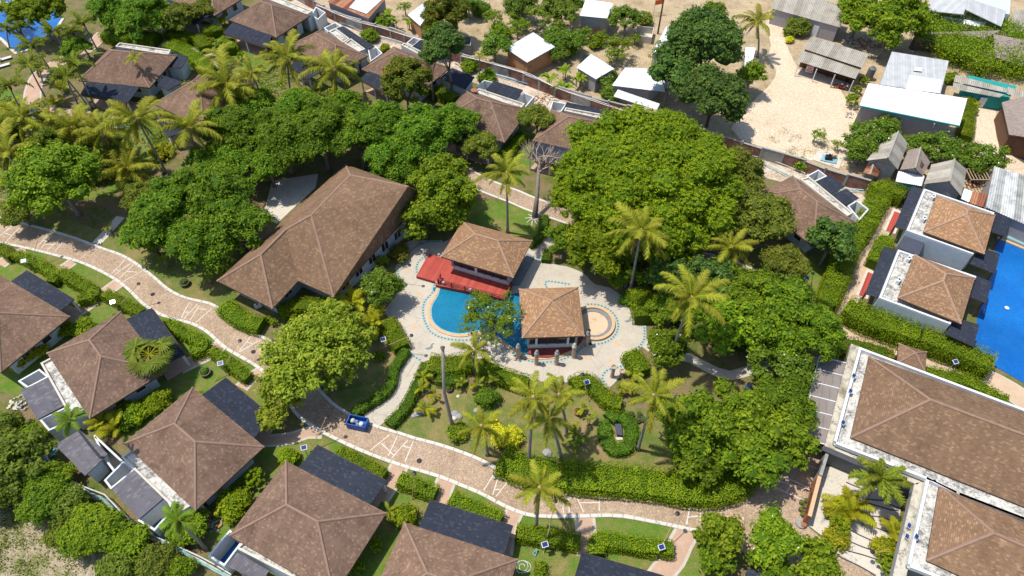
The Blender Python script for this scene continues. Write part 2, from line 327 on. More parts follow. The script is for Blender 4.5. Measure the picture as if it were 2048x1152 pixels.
L_['dark']=leafm('leaf dark green',(0.025, 0.06, 0.012),(0.075, 0.14, 0.022),(0.16, 0.24, 0.035),.2)
L_['fine']=leafm('leaf rain tree',(0.06, 0.11, 0.005),(0.165, 0.245, 0.006),(0.32, 0.37, 0.012))
L_['airy']=leafm('leaf yellow green',(0.09, 0.14, 0.01),(0.23, 0.29, 0.02),(0.42, 0.44, 0.04))
L_['frang']=leafm('leaf glossy green',(0.035, 0.085, 0.006),(0.11, 0.2, 0.01),(0.22, 0.31, 0.025),.25,.5)
L_['mango']=leafm('leaf with rusty tips',(0.045, 0.07, 0.008),(0.13, 0.165, 0.012),(0.3, 0.21, 0.03))
L_['olive']=leafm('leaf olive',(.06,.09,.012),(.16,.20,.02),(.30,.32,.035))
L_['hedge']=leafm('hedge leaf',(0.06, 0.115, 0.004),(0.2, 0.28, 0.007),(0.38, 0.44, 0.015))
L_['hedged']=leafm('clipped hedge leaf',(0.04, 0.09, 0.006),(0.11, 0.2, 0.01),(0.2, 0.3, 0.02))
L_['flower']=leafm('hedge leaf and orange flower',(.05,.11,.006),(.13,.20,.01),(.62,.20,.02))
L_['coco']=leafm('coconut leaflet',(0.07, 0.11, 0.01),(0.22, 0.24, 0.015),(0.52, 0.46, 0.05),.3,.4)
L_['royal']=leafm('foxtail leaflet',(0.06, 0.1, 0.01),(0.16, 0.22, 0.016),(0.34, 0.35, 0.035),.3,.4)
L_['areca']=leafm('areca leaflet',(0.1, 0.14, 0.008),(0.28, 0.31, 0.012),(0.56, 0.43, 0.02),.3,.4)
L_['scrub']=leafm('scrub leaf',(0.07, 0.1, 0.015),(0.15, 0.21, 0.02),(0.27, 0.3, 0.04))
L_['yellow']=leafm('yellow leaf',(.25,.27,.01),(.58,.56,.02),(.75,.68,.04))
M['petal']=NM('white petal',.6).col((.8,.78,.7)).mat
# ---------------------------------------------------------------- foliage meshes
def leaf_mesh(name,C,N,size,asp,tint,mats,midx=None,extra=None,etint=.15):
    """one four-cornered leaf per centre C with normal N"""
    n=len(C); N=N/np.linalg.norm(N,axis=1,keepdims=True); r=RNG.normal(size=(n,3)); T=np.cross(N,r); T/=np.linalg.norm(T,axis=1,keepdims=True)+1e-9; B=np.cross(N,T)
    s=size if hasattr(size,'shape') else np.full(n,size); s=s*RNG.uniform(.7,1.3,n); a=T*s[:,None]*.5; b=B*s[:,None]*.5*asp
    V=np.empty((n,4,3)); V[:,0]=C-a; V[:,1]=C+b-N*s[:,None]*.06; V[:,2]=C+a; V[:,3]=C-b-N*s[:,None]*.06
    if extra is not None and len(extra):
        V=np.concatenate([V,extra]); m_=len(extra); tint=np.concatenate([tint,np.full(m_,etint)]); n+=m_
        if midx is not None: midx=np.concatenate([midx,np.zeros(m_)])
    me=bpy.data.meshes.new(name); me.vertices.add(4*n); me.vertices.foreach_set('co',V.astype(np.float32).ravel()); me.loops.add(4*n); me.loops.foreach_set('vertex_index',np.arange(4*n,dtype=np.int32))
    me.polygons.add(n); me.polygons.foreach_set('loop_start',np.arange(0,4*n,4,dtype=np.int32))
    for m in mats: me.materials.append(m)
    if midx is not None: me.polygons.foreach_set('material_index',midx.astype(np.int32))
    me.update(calc_edges=True); at=me.attributes.new('tint','FLOAT','POINT'); at.data.foreach_set('value',np.repeat(np.clip(tint,0,1),4).astype(np.float32)); return me
def sphere_pts(n,zmin=-1):
    i=np.arange(n)+RNG.uniform(0,1,n); z=1-(1-zmin)*i/n; ph=i*2.39996; r=np.sqrt(np.maximum(0,1-z*z)); return np.stack([r*np.cos(ph),r*np.sin(ph),z],1)
KIND={ # lobes, lobe radius, leaf size, aspect, (unused), flatten, irregularity, gap share
'broad':(46,.24,.36,.6,0,.72,.34,.04),'bright':(44,.24,.42,.55,0,.75,.38,.05),'spray':(58,.21,.40,.42,0,.6,.42,.04),'dark':(36,.29,.38,.65,0,.85,.26,.0),
'fine':(140,.145,.27,.6,0,.52,.24,.03),'airy':(90,.17,.36,.6,0,.60,.30,.05),'frang':(46,.2,.36,.42,0,.62,.22,.0),'mango':(60,.2,.30,.5,0,1.0,.12,.0),'olive':(60,.21,.32,.55,0,.62,.28,.02),
'open':(70,.15,.26,.5,0,.6,.3,.2),'bush':(16,.42,.24,.6,0,.8,.25,.0),'ball':(30,.22,.14,.6,0,1.0,.03,.0),'scrub':(20,.35,.32,.5,0,.6,.35,.05)}
CM={}
BK=[.5,.8,1.2,1.6,2.1,2.7,3.4,4.2,5.2,6.2,11.5]
_u=np.linspace(0,2*math.pi,9); _v=np.linspace(-.9,math.pi/2,6)
_S=np.array([[math.cos(v)*math.cos(u),math.cos(v)*math.sin(u),math.sin(v)] for v in _v for u in _u]).reshape(6,9,3)
def crown_mesh(kind,leafmat,R,flowers=0.0):
    B=min(BK,key=lambda b:abs(math.log(b/R))); key=(kind,leafmat,B,flowers>0)
    if key in CM: return CM[key],R/B
    sc0=R/B; R=B; nl,lr,ls,asp,dens,flat,irr,gap=KIND[kind]
    if kind not in('bush','ball','scrub'): nl=max(12,int(nl*min(1.5,(R/5)**.7)))
    if R<3 and kind not in('bush','ball'): ls*=.85; lr*=1.2
    D=sphere_pts(nl,-.3); rr=RNG.uniform(1-irr*1.6,1+irr*.25,nl)*(1-lr*.7); P=D*rr[:,None]*R; P[:,2]*=flat
    k2=nl//4; Q=RNG.normal(size=(k2,3)); Q/=np.linalg.norm(Q,axis=1,keepdims=True); Q*=R*.55*RNG.uniform(.2,1,(k2,1)); Q[:,2]=abs(Q[:,2])*flat*.9
    P=np.vstack([P,Q]); P=P[RNG.uniform(size=len(P))>gap]; nl=len(P); LR=lr*R*RNG.uniform(.7,1.3,nl)*(1 if kind!='ball' else .8)
    la=ls*ls*asp*.5; per=(2*math.pi*LR**2*COV.get(kind,1.15)/la).astype(int)+4
    tf=TUFT.get(kind,6); idx=np.repeat(np.arange(nl),per//tf+1); n=len(idx)
    d=RNG.normal(size=(n,3)); d/=np.linalg.norm(d,axis=1,keepdims=True); d[:,2]=np.where(d[:,2]<-.25,-d[:,2],d[:,2]); rad=.78+.46*RNG.beta(1.2,2.2,n)
    tt=RNG.uniform(0,1,n); idx=np.repeat(idx,tf); d=np.repeat(d,tf,0); rad=np.repeat(rad,tf); tt=np.repeat(tt,tf); n=len(idx); jit=RNG.normal(size=(n,3)); jit[:,2]=jit[:,2]*.5
    lump=1+.2*np.sin(d[:,0]*7+idx)*np.cos(d[:,1]*6+idx*2.1)
    sq=np.array([1,1,.8 if kind!='spray' else .55]); C=P[idx]+d*(LR[idx]*rad*lump)[:,None]*sq+jit*ls*(.5 if kind!='ball' else .15)
    if kind=='spray': out=np.linalg.norm(C[:,:2],axis=1)/R; C[:,2]-=out**3*R*.22
    N=d*.6+jit*.45+np.array([0,0,.6])+RNG.normal(size=(n,3))*.35
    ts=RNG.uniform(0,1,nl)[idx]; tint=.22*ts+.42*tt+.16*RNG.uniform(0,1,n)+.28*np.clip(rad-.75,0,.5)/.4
    mats=[L_[leafmat]]; mi=None; sz=np.full(n,ls)
    if flowers:
        fl=(RNG.uniform(size=n)<flowers)&(rad>.98); mi=fl.astype(int); mats.append(M['petal']); sz=np.where(fl,ls*.8,sz)
    ex=None
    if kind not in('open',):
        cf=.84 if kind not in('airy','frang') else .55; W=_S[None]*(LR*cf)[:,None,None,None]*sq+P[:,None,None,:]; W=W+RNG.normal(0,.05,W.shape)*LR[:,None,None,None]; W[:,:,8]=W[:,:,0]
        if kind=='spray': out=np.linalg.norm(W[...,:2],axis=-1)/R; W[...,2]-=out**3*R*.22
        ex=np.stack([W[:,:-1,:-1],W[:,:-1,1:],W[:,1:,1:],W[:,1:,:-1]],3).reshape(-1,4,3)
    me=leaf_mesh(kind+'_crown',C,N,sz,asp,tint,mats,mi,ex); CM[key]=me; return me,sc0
TUFT={'ball':2,'fine':9,'frang':5,'spray':8}
COV={'open':.7,'airy':.95,'frang':.9,'olive':1.0,'ball':1.0,'bush':1.2,'spray':1.15,'fine':1.15}
TM={}
def trunk_mesh(R,h,lean,r0,mat,nb=6,seed=0,spread=.6,top=.55):
    rr=random.Random(seed); mb=MB(); l=Vector(lean)
    def at(t): return Vector((l.x*t*t,l.y*t*t,h*t))
    tt=.55; mb.tube([at(t*tt) for t in(0,.12,.4,.7,1)],[r0*1.5,r0*1.05,r0*.95,r0*.85,r0*.75],8)
    for k in range(nb):
        a=2*math.pi*(k+rr.random()*.6)/nb; o=Vector((math.cos(a),math.sin(a),0))*R*spread*rr.uniform(.6,1); s=at(tt*rr.uniform(.75,1)); e=Vector((l.x,l.y,h))+o+Vector((0,0,R*.15*rr.uniform(-.5,1)))
        m1=s.lerp(e,.5)+Vector((0,0,.2*R*.5)); mb.tube([s,m1,e],[r0*.5,r0*.3,r0*.1],5)
        for q in range(2):
            e2=e.lerp(m1,.3)+Vector((rr.uniform(-1,1),rr.uniform(-1,1),rr.uniform(.1,.6)))*R*.25; mb.tube([m1,e2],[r0*.22,r0*.06],4)
    return mb
def tree(px_,hc,R,kind,label,leaf=None,cat='tree',name=None,trunk='bark',flowers=0,flat=1,grp=None,lean=None,r0=None):
    c=g(px(px_)[0] if isinstance(px_,str) else px_,hc); lean=lean or (random.uniform(-.4,.4),random.uniform(-.4,.4)); b=Vector((c.x-lean[0],c.y-lean[1],0))
    t=root(name or 'tree',b,label,cat,grp)
    nz=KIND[kind][5]*R*flat; r0=r0 or (.05*R+.05)
    mb=trunk_mesh(R,hc,lean,r0,None,seed=int(c.x*10)); mb.v=[(v[0]+b.x,v[1]+b.y,v[2]) for v in mb.v]; mb.build('trunk',M[trunk],t,smooth=True)
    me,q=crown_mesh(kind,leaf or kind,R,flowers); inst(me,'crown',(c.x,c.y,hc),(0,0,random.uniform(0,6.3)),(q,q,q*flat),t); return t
def bush(px_,R,label,leaf='hedge',h=None,kind='bush',name='bush',cat='bush',grp=None):
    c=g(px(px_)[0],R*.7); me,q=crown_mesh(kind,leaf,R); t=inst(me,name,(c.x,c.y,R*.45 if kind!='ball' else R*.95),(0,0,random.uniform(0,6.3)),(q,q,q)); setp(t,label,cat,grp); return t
# palms
def frond_mesh(name,L,droop,leafL,n,mat,hang,up=.0,plume=0,wd=.095,taper=True,pet=.12,rach='areca'):
    ts=np.linspace(0,1,13); ang=up; pts=[]; p=Vector((0,0,0))
    for i,t in enumerate(ts):
        pts.append(p.copy()); a=up-droop*t**1.5; p=p+Vector((math.cos(a),0,math.sin(a)))*(L/12)
    mb=MB(); mb.tube(pts,[.045*(1-.75*t) for t in ts],4,m=1)
    V=[];Fc=[];tint=[.75]*len(mb.v); mi=list(mb.m); V=list(mb.v); Fc=list(mb.f)
    for k in range(n):
        t=pet+(1-pet)*(k+.5)/n; x=t*12; i=min(11,int(x)); q=pts[i].lerp(pts[i+1],x-i); tg=(pts[i+1]-pts[i]).normalized()
        ll=leafL*(math.sin(math.pi*(.12+.8*t))**.6)
        for s in(-1,1):
            for pl in range(1+plume):
                fa=.55+.25*random.random(); h=hang*(.4+.9*random.random())+(pl*.7 if plume else 0)*(1 if random.random()<.5 else -1.2)
                dr=(tg*fa+Vector((0,s*(1-.3*hang),0))+Vector((0,0,-h))).normalized(); e=q+dr*ll*random.uniform(.8,1.1); m_=q.lerp(e,.5)+Vector((0,0,.08*ll)); e=e+Vector((0,0,-.1*ll))
                b=tg*wd*.5; i0=len(V); V+=[tuple(q-b),tuple(q+b),tuple(m_+b*1.1),tuple(m_-b*1.1),tuple(e)]; Fc+=[(i0,i0+1,i0+2,i0+3),(i0+3,i0+2,i0+4)]; mi+=[0,0]
                tn=.15+.5*random.random()+.25*t; tint+=[tn]*5
    me=bpy.data.meshes.new(name); me.from_pydata(V,[],Fc); me.materials.append(L_[mat]); me.materials.append(L_[rach]); me.polygons.foreach_set('material_index',mi); me.update()
    at=me.attributes.new('tint','FLOAT','POINT'); at.data.foreach_set('value',tint); return me
FR={}
FR['coco']=[frond_mesh('coconut_frond',4.3,1.0,1.0,44,'coco',.25,up=.95),frond_mesh('coconut_frond',4.6,1.35,1.1,46,'coco',.55,up=.65),frond_mesh('coconut_frond',4.6,1.35,1.1,46,'coco',.8,up=.35),frond_mesh('coconut_frond',4.2,1.1,1.0,42,'coco',1.1,up=-.05)]
L_['dead']=leafm('dry frond',(.16,.10,.05),(.30,.19,.09),(.42,.29,.14))
FR['dead']=[frond_mesh('dry_frond',3.4,.9,.7,30,'dead',1.2,up=-.75,rach='dead')]
FR['royal']=[frond_mesh('foxtail_frond',2.5,1.1,.55,34,'royal',.2,up=1.0,plume=1,wd=.07),frond_mesh('foxtail_frond',2.7,1.6,.6,34,'royal',.3,up=.75,plume=1,wd=.07),frond_mesh('foxtail_frond',2.6,1.7,.55,34,'royal',.4,up=.3,plume=1,wd=.07)]
FR['areca']=[frond_mesh('areca_frond',2.0,1.2,.55,26,'areca',.2,up=1.25,wd=.07),frond_mesh('areca_frond',2.2,1.7,.6,26,'areca',.3,up=.95,wd=.07)]
FR['small']=[frond_mesh('young_palm_frond',1.6,1.3,.45,20,'royal',.3,up=.9,wd=.07),frond_mesh('young_palm_frond',1.6,1.5,.45,20,'areca',.4,up=.4,wd=.07)]
FR['dark']=[frond_mesh('dark_palm_frond',1.7,1.3,.45,22,'frang',.3,up=.95,wd=.08,rach='royal'),frond_mesh('dark_palm_frond',1.8,1.5,.5,22,'frang',.4,up=.45,wd=.08,rach='royal')]
def fan_mesh():
    mb=MB(); mb.tube([(0,0,0),(.6,0,.15),(1.2,0,.15)],[.03,.025,.02],4,m=1); tint=[.6]*len(mb.v)
    for k in range(22):
        a=-2.1+4.2*k/21; c=Vector((1.15,0,.15)); e=c+Vector((math.cos(a)*1.0,math.sin(a)*1.0,-.12-.25*abs(math.sin(a*3)))); d=Vector((-math.sin(a),math.cos(a),0))*.07
        m_=c.lerp(e,.6)+Vector((0,0,.08)); i=len(mb.v); mb.v+=[tuple(c),tuple(m_-d),tuple(e),tuple(m_+d)]; mb.f.append((i,i+1,i+2,i+3)); mb.m.append(0); tint+=[.2+.5*random.random()]*4
    me=bpy.data.meshes.new('fan_leaf'); me.from_pydata(mb.v,[],mb.f); me.materials.append(L_['olive']); me.materials.append(L_['areca']); me.polygons.foreach_set('material_index',mb.m); me.update(); at=me.attributes.new('tint','FLOAT','POINT'); at.data.foreach_set('value',tint); return me
FR['fan']=[fan_mesh()]
def banana_mesh():
    mb=MB(); pts=[];p=Vector((0,0,0))
    for i in range(9): pts.append(p.copy()); a=1.15-2.0*(i/8)**1.3; p=p+Vector((math.cos(a),0,math.sin(a)))*.29
    for i in range(8):
        w0,w1=[.28*math.sin(math.pi*min(1,.08+t/8.2))**.5 for t in(i,i+1)]
        for s in(-1,1):
            q=len(mb.v); mb.v+=[tuple(pts[i]),tuple(pts[i+1]),tuple(pts[i+1]+Vector((0,s*w1,-.08))),tuple(pts[i]+Vector((0,s*w0,-.08)))]; mb.f.append((q,q+1,q+2,q+3) if s<0 else (q+3,q+2,q+1,q)); mb.m.append(0)
    tint=[.45+.3*random.random() for _ in mb.v]; me=bpy.data.meshes.new('banana_leaf'); me.from_pydata(mb.v,[],mb.f); me.materials.append(L_['bright']); me.update(); at=me.attributes.new('tint','FLOAT','POINT'); at.data.foreach_set('value',tint); return me
FR['banana']=[banana_mesh()]
FN={'coco':'frond','royal':'frond','areca':'frond','small':'frond','dark':'frond','fan':'fan_leaf','banana':'leaf'}
def palm(bpx,cpx,kind,n,label,r=.16,sc_=1.0,h=None,cat='palm tree',name='coconut_palm',grp=None,coconuts=False,el=(1.2,-.5)):
    bp=px(bpx)[0]; cp=px(cpx)[0]; h=h or solve_h(bp,cp); b=g(bp); c=g(cp,h)
    # keep a plausible trunk: foot no farther sideways than .45 h
    off=b-Vector((c.x,c.y,0)); 
    if off.length>.5*h: b=Vector((c.x,c.y,0))+off.normalized()*.5*h
    t=root(name,b,label,cat,grp); L=Vector((c.x-b.x,c.y-b.y,0)); k=[0,.08,.25,.5,.75,1]
    mb=MB(); mb.tube([(b.x+L.x*q**1.5,b.y+L.y*q**1.5,h*q) for q in k],[r*1.7,r*1.2,r,r*.92,r*.85,r*.8],8); mb.build('trunk',M['barkp'],t,smooth=True)
    if kind=='coco' or kind=='royal':
        mb=MB(); mb.lathe(c+Vector((0,0,-.35)),[(r*.8,-.2),(r*1.5,.1),(r*1.2,.5),(.03,.75)],8); mb.build('crownshaft',L_['coco'] if kind=='royal' else M['bamboo'],t,smooth=True)
    ms=FR[kind]; az=random.uniform(0,6)
    for i in range(n):
        f=i/(n-1) if n>1 else 0; az+=2.39996+random.uniform(-.2,.2); me=ms[min(len(ms)-1,int(f*len(ms)+random.uniform(-.15,.15)) if f*len(ms)>.2 else 0)]
        s=sc_*random.uniform(.72,1.1)*(.85 if f<.12 else 1)
        inst(me,FN[kind],c+Vector((0,0,.12*(1-f))),(random.uniform(-.3,.3),random.uniform(-.22,.22),az),(s,s,s*(1 if random.random()<.5 else .92)),t)
    if kind=='coco':
        for q in range(random.randint(1,3)): z_=sc_*random.uniform(.7,1); inst(FR['dead'][0],'dry_frond',c+Vector((0,0,-.15)),(0,random.uniform(-.1,.3),random.uniform(0,6.3)),(z_,z_,z_),t)
    if coconuts:
        for q in range(5):
            a=q*1.26; mb=MB(); mb.lathe(c+Vector((math.cos(a)*.28,math.sin(a)*.28,-.38)),[(.02,-.16),(.1,-.1),(.14,0),(.1,.1),(.02,.15)],8); mb.build('coconut',M['bamboo'],t,smooth=True)
    return t
def clump(cpx,kind,n,label,sc_=1.0,name='areca_palm',cat='palm',stems=5,h=.6,spread=.35,grp=None):
    c=g(px(cpx)[0],h+.6*sc_); c.z=0; t=root(name,c,label,cat,grp)
    S=[Vector((c.x+random.uniform(-spread,spread)*sc_,c.y+random.uniform(-spread,spread)*sc_,0)) for _ in range(stems)]; mb=MB()
    for s in S: mb.tube([s,s+Vector((0,0,h))],.05,5)
    mb.build('stem',M['barkp'] if kind!='banana' else L_['broad'],t)
    for i in range(n):
        s=S[i%stems]; me=random.choice(FR[kind]); q=sc_*random.uniform(.75,1.1); inst(me,FN[kind],s+Vector((0,0,h)),(random.uniform(-.15,.15),random.uniform(-.2,.2),random.uniform(0,6.3)),(q,q,q),t)
    return t
def hedge(line,wd,h,label,leaf='hedge',name='hedge',cat='hedge',closed=False,rough=.14,dens=95,ls=.15,grp=None):
    P=[g(p,h) for p in px(line)]; P=smoothline(P,closed,.4); 
    if closed: P.append(P[0])
    n=len(P); seg=[(P[i+1]-P[i]).length for i in range(n-1)]; cum=np.concatenate([[0],np.cumsum(seg)]); Lt=cum[-1]
    xs=np.array([[p.x,p.y] for p in P]); T=np.gradient(xs,axis=0); T/=np.linalg.norm(T,axis=1,keepdims=True)+1e-9; Nn=np.stack([-T[:,1],T[:,0]],1)
    mb=MB(); prof=[(-.42,0),(-.44,.55),(-.38,.82),(0,.9),(.38,.82),(.44,.55),(.42,0)]; k=len(prof)
    for i in range(n):
        j=1+.05*math.sin(i*2.1)
        for a,b in prof: mb.v.append((xs[i,0]+Nn[i,0]*a*wd*j,xs[i,1]+Nn[i,1]*a*wd*j,b*h*j))
    for i in range(n-1):
        for q in range(k-1): mb.f.append((i*k+q,i*k+q+1,(i+1)*k+q+1,(i+1)*k+q)); mb.m.append(0)
    mb.f.append(tuple(range(k))); mb.m.append(0); mb.f.append(tuple(range((n-1)*k,n*k))[::-1]); mb.m.append(0)
    m=int(dens*Lt*(wd+2*h)); m=min(m,30000); s=RNG.uniform(-.1,Lt+.1,m); u=RNG.uniform(-1,1,m); I=np.interp(s,cum,xs[:,0]); J=np.interp(s,cum,xs[:,1]); nx=np.interp(s,cum,Nn[:,0]); ny=np.interp(s,cum,Nn[:,1])
    # perimeter position: side - top - side
    per=h*2+wd; q=(u+1)/2*per; side=np.where(q<h,-.5,np.where(q>h+wd,.5,(q-h-wd/2)/wd)); zz=np.where(q<h,q,np.where(q>h+wd,per-q,h))
    lum=.5+.5*np.sin(s*2.3+np.sin(s*.9)*2)*np.cos(side*3+s*1.1); out=RNG.normal(0,rough*.45,m)+lum*rough*.9
    X=I+nx*side*wd+nx*np.sign(side)*out*(abs(side)>.49); Y=J+ny*side*wd+ny*np.sign(side)*out*(abs(side)>.49); Z=zz+out*(abs(side)<=.49)-.05
    N=np.stack([nx*side*2,ny*side*2,(abs(side)<.49)*1.6+.3],1)+RNG.normal(0,.55,(m,3)); tint=.25+.35*lum+.4*RNG.uniform(-.5,.8,m)
    c0=Vector((xs[n//2,0],xs[n//2,1],0)); me=leaf_mesh(name,np.stack([X-c0.x,Y-c0.y,Z],1),N,ls,.65,tint,[L_[leaf],L_[leaf]])
    # join body
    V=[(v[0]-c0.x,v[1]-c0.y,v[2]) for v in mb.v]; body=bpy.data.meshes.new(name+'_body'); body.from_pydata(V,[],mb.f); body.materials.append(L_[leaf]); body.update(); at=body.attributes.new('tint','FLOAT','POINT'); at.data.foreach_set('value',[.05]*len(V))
    t=root(name,c0,label,cat,grp); b=bpy.data.objects.new('branches',body); COL.objects.link(b); b.parent=t; l=bpy.data.objects.new('leaves',me); COL.objects.link(l); l.parent=t; return t
# ---------------------------------------------------------------- building helpers
def rect4(P):
    u=((P[1]-P[0])+(P[2]-P[3]))/2; v=((P[3]-P[0])+(P[2]-P[1]))/2; c=sum(P,Vector((0,0,0)))/4
    au=math.atan2(u.y,u.x); av=math.atan2(v.y,v.x); s=1 if u.cross(v).z>0 else -1; a=au+((av-s*math.pi/2-au+math.pi)%(2*math.pi)-math.pi)/2
    U=Vector((math.cos(a),math.sin(a),0)); W=Vector((-math.sin(a)*s,math.cos(a)*s,0)); lu=u.length/2; lv=v.length/2
    return [c-U*lu-W*lv,c+U*lu-W*lv,c+U*lu+W*lv,c-U*lu+W*lv]
def face_uv(pts):
    pts=[Vector(p) for p in pts]; n=Vector((0,0,0))
    for i in range(len(pts)): n+=pts[i].cross(pts[(i+1)%len(pts)])
    n.normalize()
    if n.z<0: n=-n
    hd=Vector((0,0,1)).cross(n); hd=hd.normalized() if hd.length>1e-3 else Vector((1,0,0)); vd=n.cross(hd)
    return [(p.dot(hd)+50,p.dot(vd)+50) for p in pts]
def face(mb,pts,m=0):
    pts=[Vector(p) for p in pts]; n=Vector((0,0,0))
    for i in range(len(pts)): n+=pts[i].cross(pts[(i+1)%len(pts)])
    if n.z<0: pts=pts[::-1]
    mb.quadv(pts,m,face_uv(pts))
def roof_faces(faces,eaveloop,mat,parent,caps,capmat,capw=.32,fascia=.2,name='roof'):
    mb=MB()
    for f in faces: face(mb,f)
    lp=[Vector(p) for p in eaveloop]; n=len(lp)
    for i in range(n):
        a,b=lp[i],lp[(i+1)%n]; d=Vector((0,0,-fascia)); mb.quadv([a+d,b+d,b,a],1)
    for t in tessellate_polygon([[p+Vector((0,0,-fascia)) for p in lp]]): mb.quadv([lp[k]+Vector((0,0,-fascia)) for k in t],1)
    r=mb.build(name,[mat,M['fascia']],parent)
    for a,b in caps:
        a=Vector(a);b=Vector(b); q=MB(); d=(b-a).normalized(); sd=d.cross(Vector((0,0,1))).normalized(); upv=sd.cross(d); w_=capw/2
        dz=Vector((0,0,.0)); rows=[]
        for p in(a,b): rows.append([p-sd*w_-upv*.02,p-sd*w_*.5+upv*.07,p+sd*w_*.5+upv*.07,p+sd*w_-upv*.02])
        q.v=[tuple(x) for r_ in rows for x in r_]; q.f=[(0,1,5,4),(1,2,6,5),(2,3,7,6),(4,5,6,7),(3,2,1,0),(0,4,7,3)]; q.m=[0]*6
        q.build('ridge_cap',capmat,r)
    return r
def hip(parent,P,slope=.63,mat='roof_old',cap='cap_old',top=None,capw=.25,regular=True,name='roof'):
    P=rect4(P) if regular else P; e=P[0].z; u=(P[1]-P[0]).length; v=(P[3]-P[0]).length; U=(P[1]-P[0])/u; W=(P[3]-P[0])/v; c=sum(P,Vector((0,0,0)))/4
    s=min(u,v)/2; zt=top or e+slope*s
    if abs(u-v)<.5: r0=r1=c.copy()
    elif u>v: r0=c-U*(u/2-s); r1=c+U*(u/2-s)
    else: r0=c-W*(v/2-s); r1=c+W*(v/2-s)
    r0=Vector((r0.x,r0.y,zt)); r1=Vector((r1.x,r1.y,zt)); A,B,C,D=P
    if u>=v: faces=[[A,B,r1,r0],[B,C,r1],[C,D,r0,r1],[D,A,r0]]; caps=[(A,r0),(D,r0),(B,r1),(C,r1)]
    else: faces=[[A,B,r0],[B,C,r1,r0],[C,D,r1],[D,A,r0,r1]]; caps=[(A,r0),(B,r0),(C,r1),(D,r1)]
    if (r1-r0).length<.05: faces=[[A,B,r0],[B,C,r0],[C,D,r0],[D,A,r0]]
    else: caps.append((r0,r1))
    roof_faces(faces,P,M[mat],parent,caps,M[cap],capw,name=name); return P,zt
def inset(P,d):
    c=sum(P,Vector((0,0,0)))/len(P); out=[]
    n=len(P)
    for i in range(n):
        a=(P[i]-P[i-1]).normalized(); b=(P[(i+1)%n]-P[i]).normalized(); q=(b-a)*d; out.append(P[i]+(q if n<5 or a.cross(b).z>=0 else -q))
    return out
def windows(parent,p0,p1,z0,z1,n,wd=1.0,out=.06,frame='white',split=1,gl='glass',margin=.6):
    p0=Vector((p0.x,p0.y,0));p1=Vector((p1.x,p1.y,0)); L=(p1-p0).length; d=(p1-p0)/L; nn=Vector((d.y,-d.x,0)); a=math.atan2(d.y,d.x)
    for i in range(n):
        t=margin+(L-2*margin)*(i+.5)/n; c=p0+d*t+nn*out/2; c.z=(z0+z1)/2; w_=min(wd,(L-2*margin)/n-.12)
        f=MB()
        for s in(-1,1): f.box(c+d*s*w_/2,(.08,out+.06,z1-z0+.08),a)
        for z in(z0,z1): f.box(Vector((c.x,c.y,z)),(w_-.08,out+.06,.08),a)
        for q in range(1,split): f.box(c+d*(-w_/2+w_*q/split),(.05,out+.05,z1-z0-.08),a)
        fo=f.build('window',M[frame],parent); gb=MB(); gb.box(c,(w_-.08,.04,z1-z0-.08),a); gb.build('pane',M[gl],fo)
def outward(P):
    """corner list counter-clockwise"""
    ar=sum(P[k].x*P[(k+1)%len(P)].y-P[(k+1)%len(P)].x*P[k].y for k in range(len(P))); return P if ar>0 else P[::-1]
def slab(parent,P,mat,th=.1,name='roof',uvdir=None,edge=None,m2=None):
    """thin sloped slab, P are top points with their own z; uv u axis runs along P0->P1"""
    P=[Vector(p) for p in P]; mb=MB(); ud=((P[1]-P[0])).normalized(); n=(P[1]-P[0]).cross(P[-1]-P[0]).normalized(); n=-n if n.z<0 else n; vd=n.cross(ud)
    Q=P if (P[1]-P[0]).cross(P[-1]-P[0]).z>0 else P[::-1]
    mb.quadv(Q,0,[((p-P[0]).dot(ud)+20,(p-P[0]).dot(vd)+20) for p in Q]); dn=Vector((0,0,-th)); k=len(Q)
    for i in range(k):
        a,b=Q[i],Q[(i+1)%k]; mb.quadv([a+dn,b+dn,b,a],1)
    mb.quadv([p+dn for p in Q][::-1],1); return mb.build(name,[mat,edge or M['fascia']],parent)
def corr(parent,P,mat,pitch=.28,amp=.045,name='roof_sheet',edge=None):
    """corrugated sheet: waves along P0->P1, running down P0->P3"""
    A,B,C,D=[Vector(p) for p in P]; L=((B-A).length+(C-D).length)/2; n=max(4,int(L/pitch*2)); mb=MB(); up=(B-A).cross(D-A).normalized(); up=-up if up.z<0 else up; rows=2
    for i in range(n+1):
        t=i/n; o=up*(amp if i%2 else -amp); a=A.lerp(B,t)+o; b=D.lerp(C,t)+o; mb.v+=[tuple(a),tuple(b)]
    ud=(B-A).normalized()
    for i in range(n):
        q=2*i; f=(q,q+1,q+3,q+2); mb.f.append(f); mb.m.append(0); W_=(D-A).length; mb.uv[len(mb.f)-1]=[(L*i/n,0),(L*i/n,W_),(L*(i+1)/n,W_),(L*(i+1)/n,0)]
    return mb.build(name,mat,parent)
def posts(parent,pts,z1,sz=.18,mat='white',z0=0,name='post'):
    for p in pts: MB().box(Vector((p.x,p.y,(z0+z1)/2)),(sz,sz,z1-z0)).build(name,M[mat],parent)
def parapet(parent,P,z0,z1,wd=.22,mat='wall_w',closed=True,name='parapet'):
    n=len(P); mb=MB()
    for i in range(n if closed else n-1):
        a=Vector(P[i]);b=Vector(P[(i+1)%n]); a.z=b.z=(z0+z1)/2; d=(b-a).normalized(); mb.beam(a-d*(wd/2 if i%2==0 else -wd/2+.0),b+d*(wd/2 if i%2==0 else -wd/2),wd,z1-z0)
    return mb.build(name,M[mat],parent)
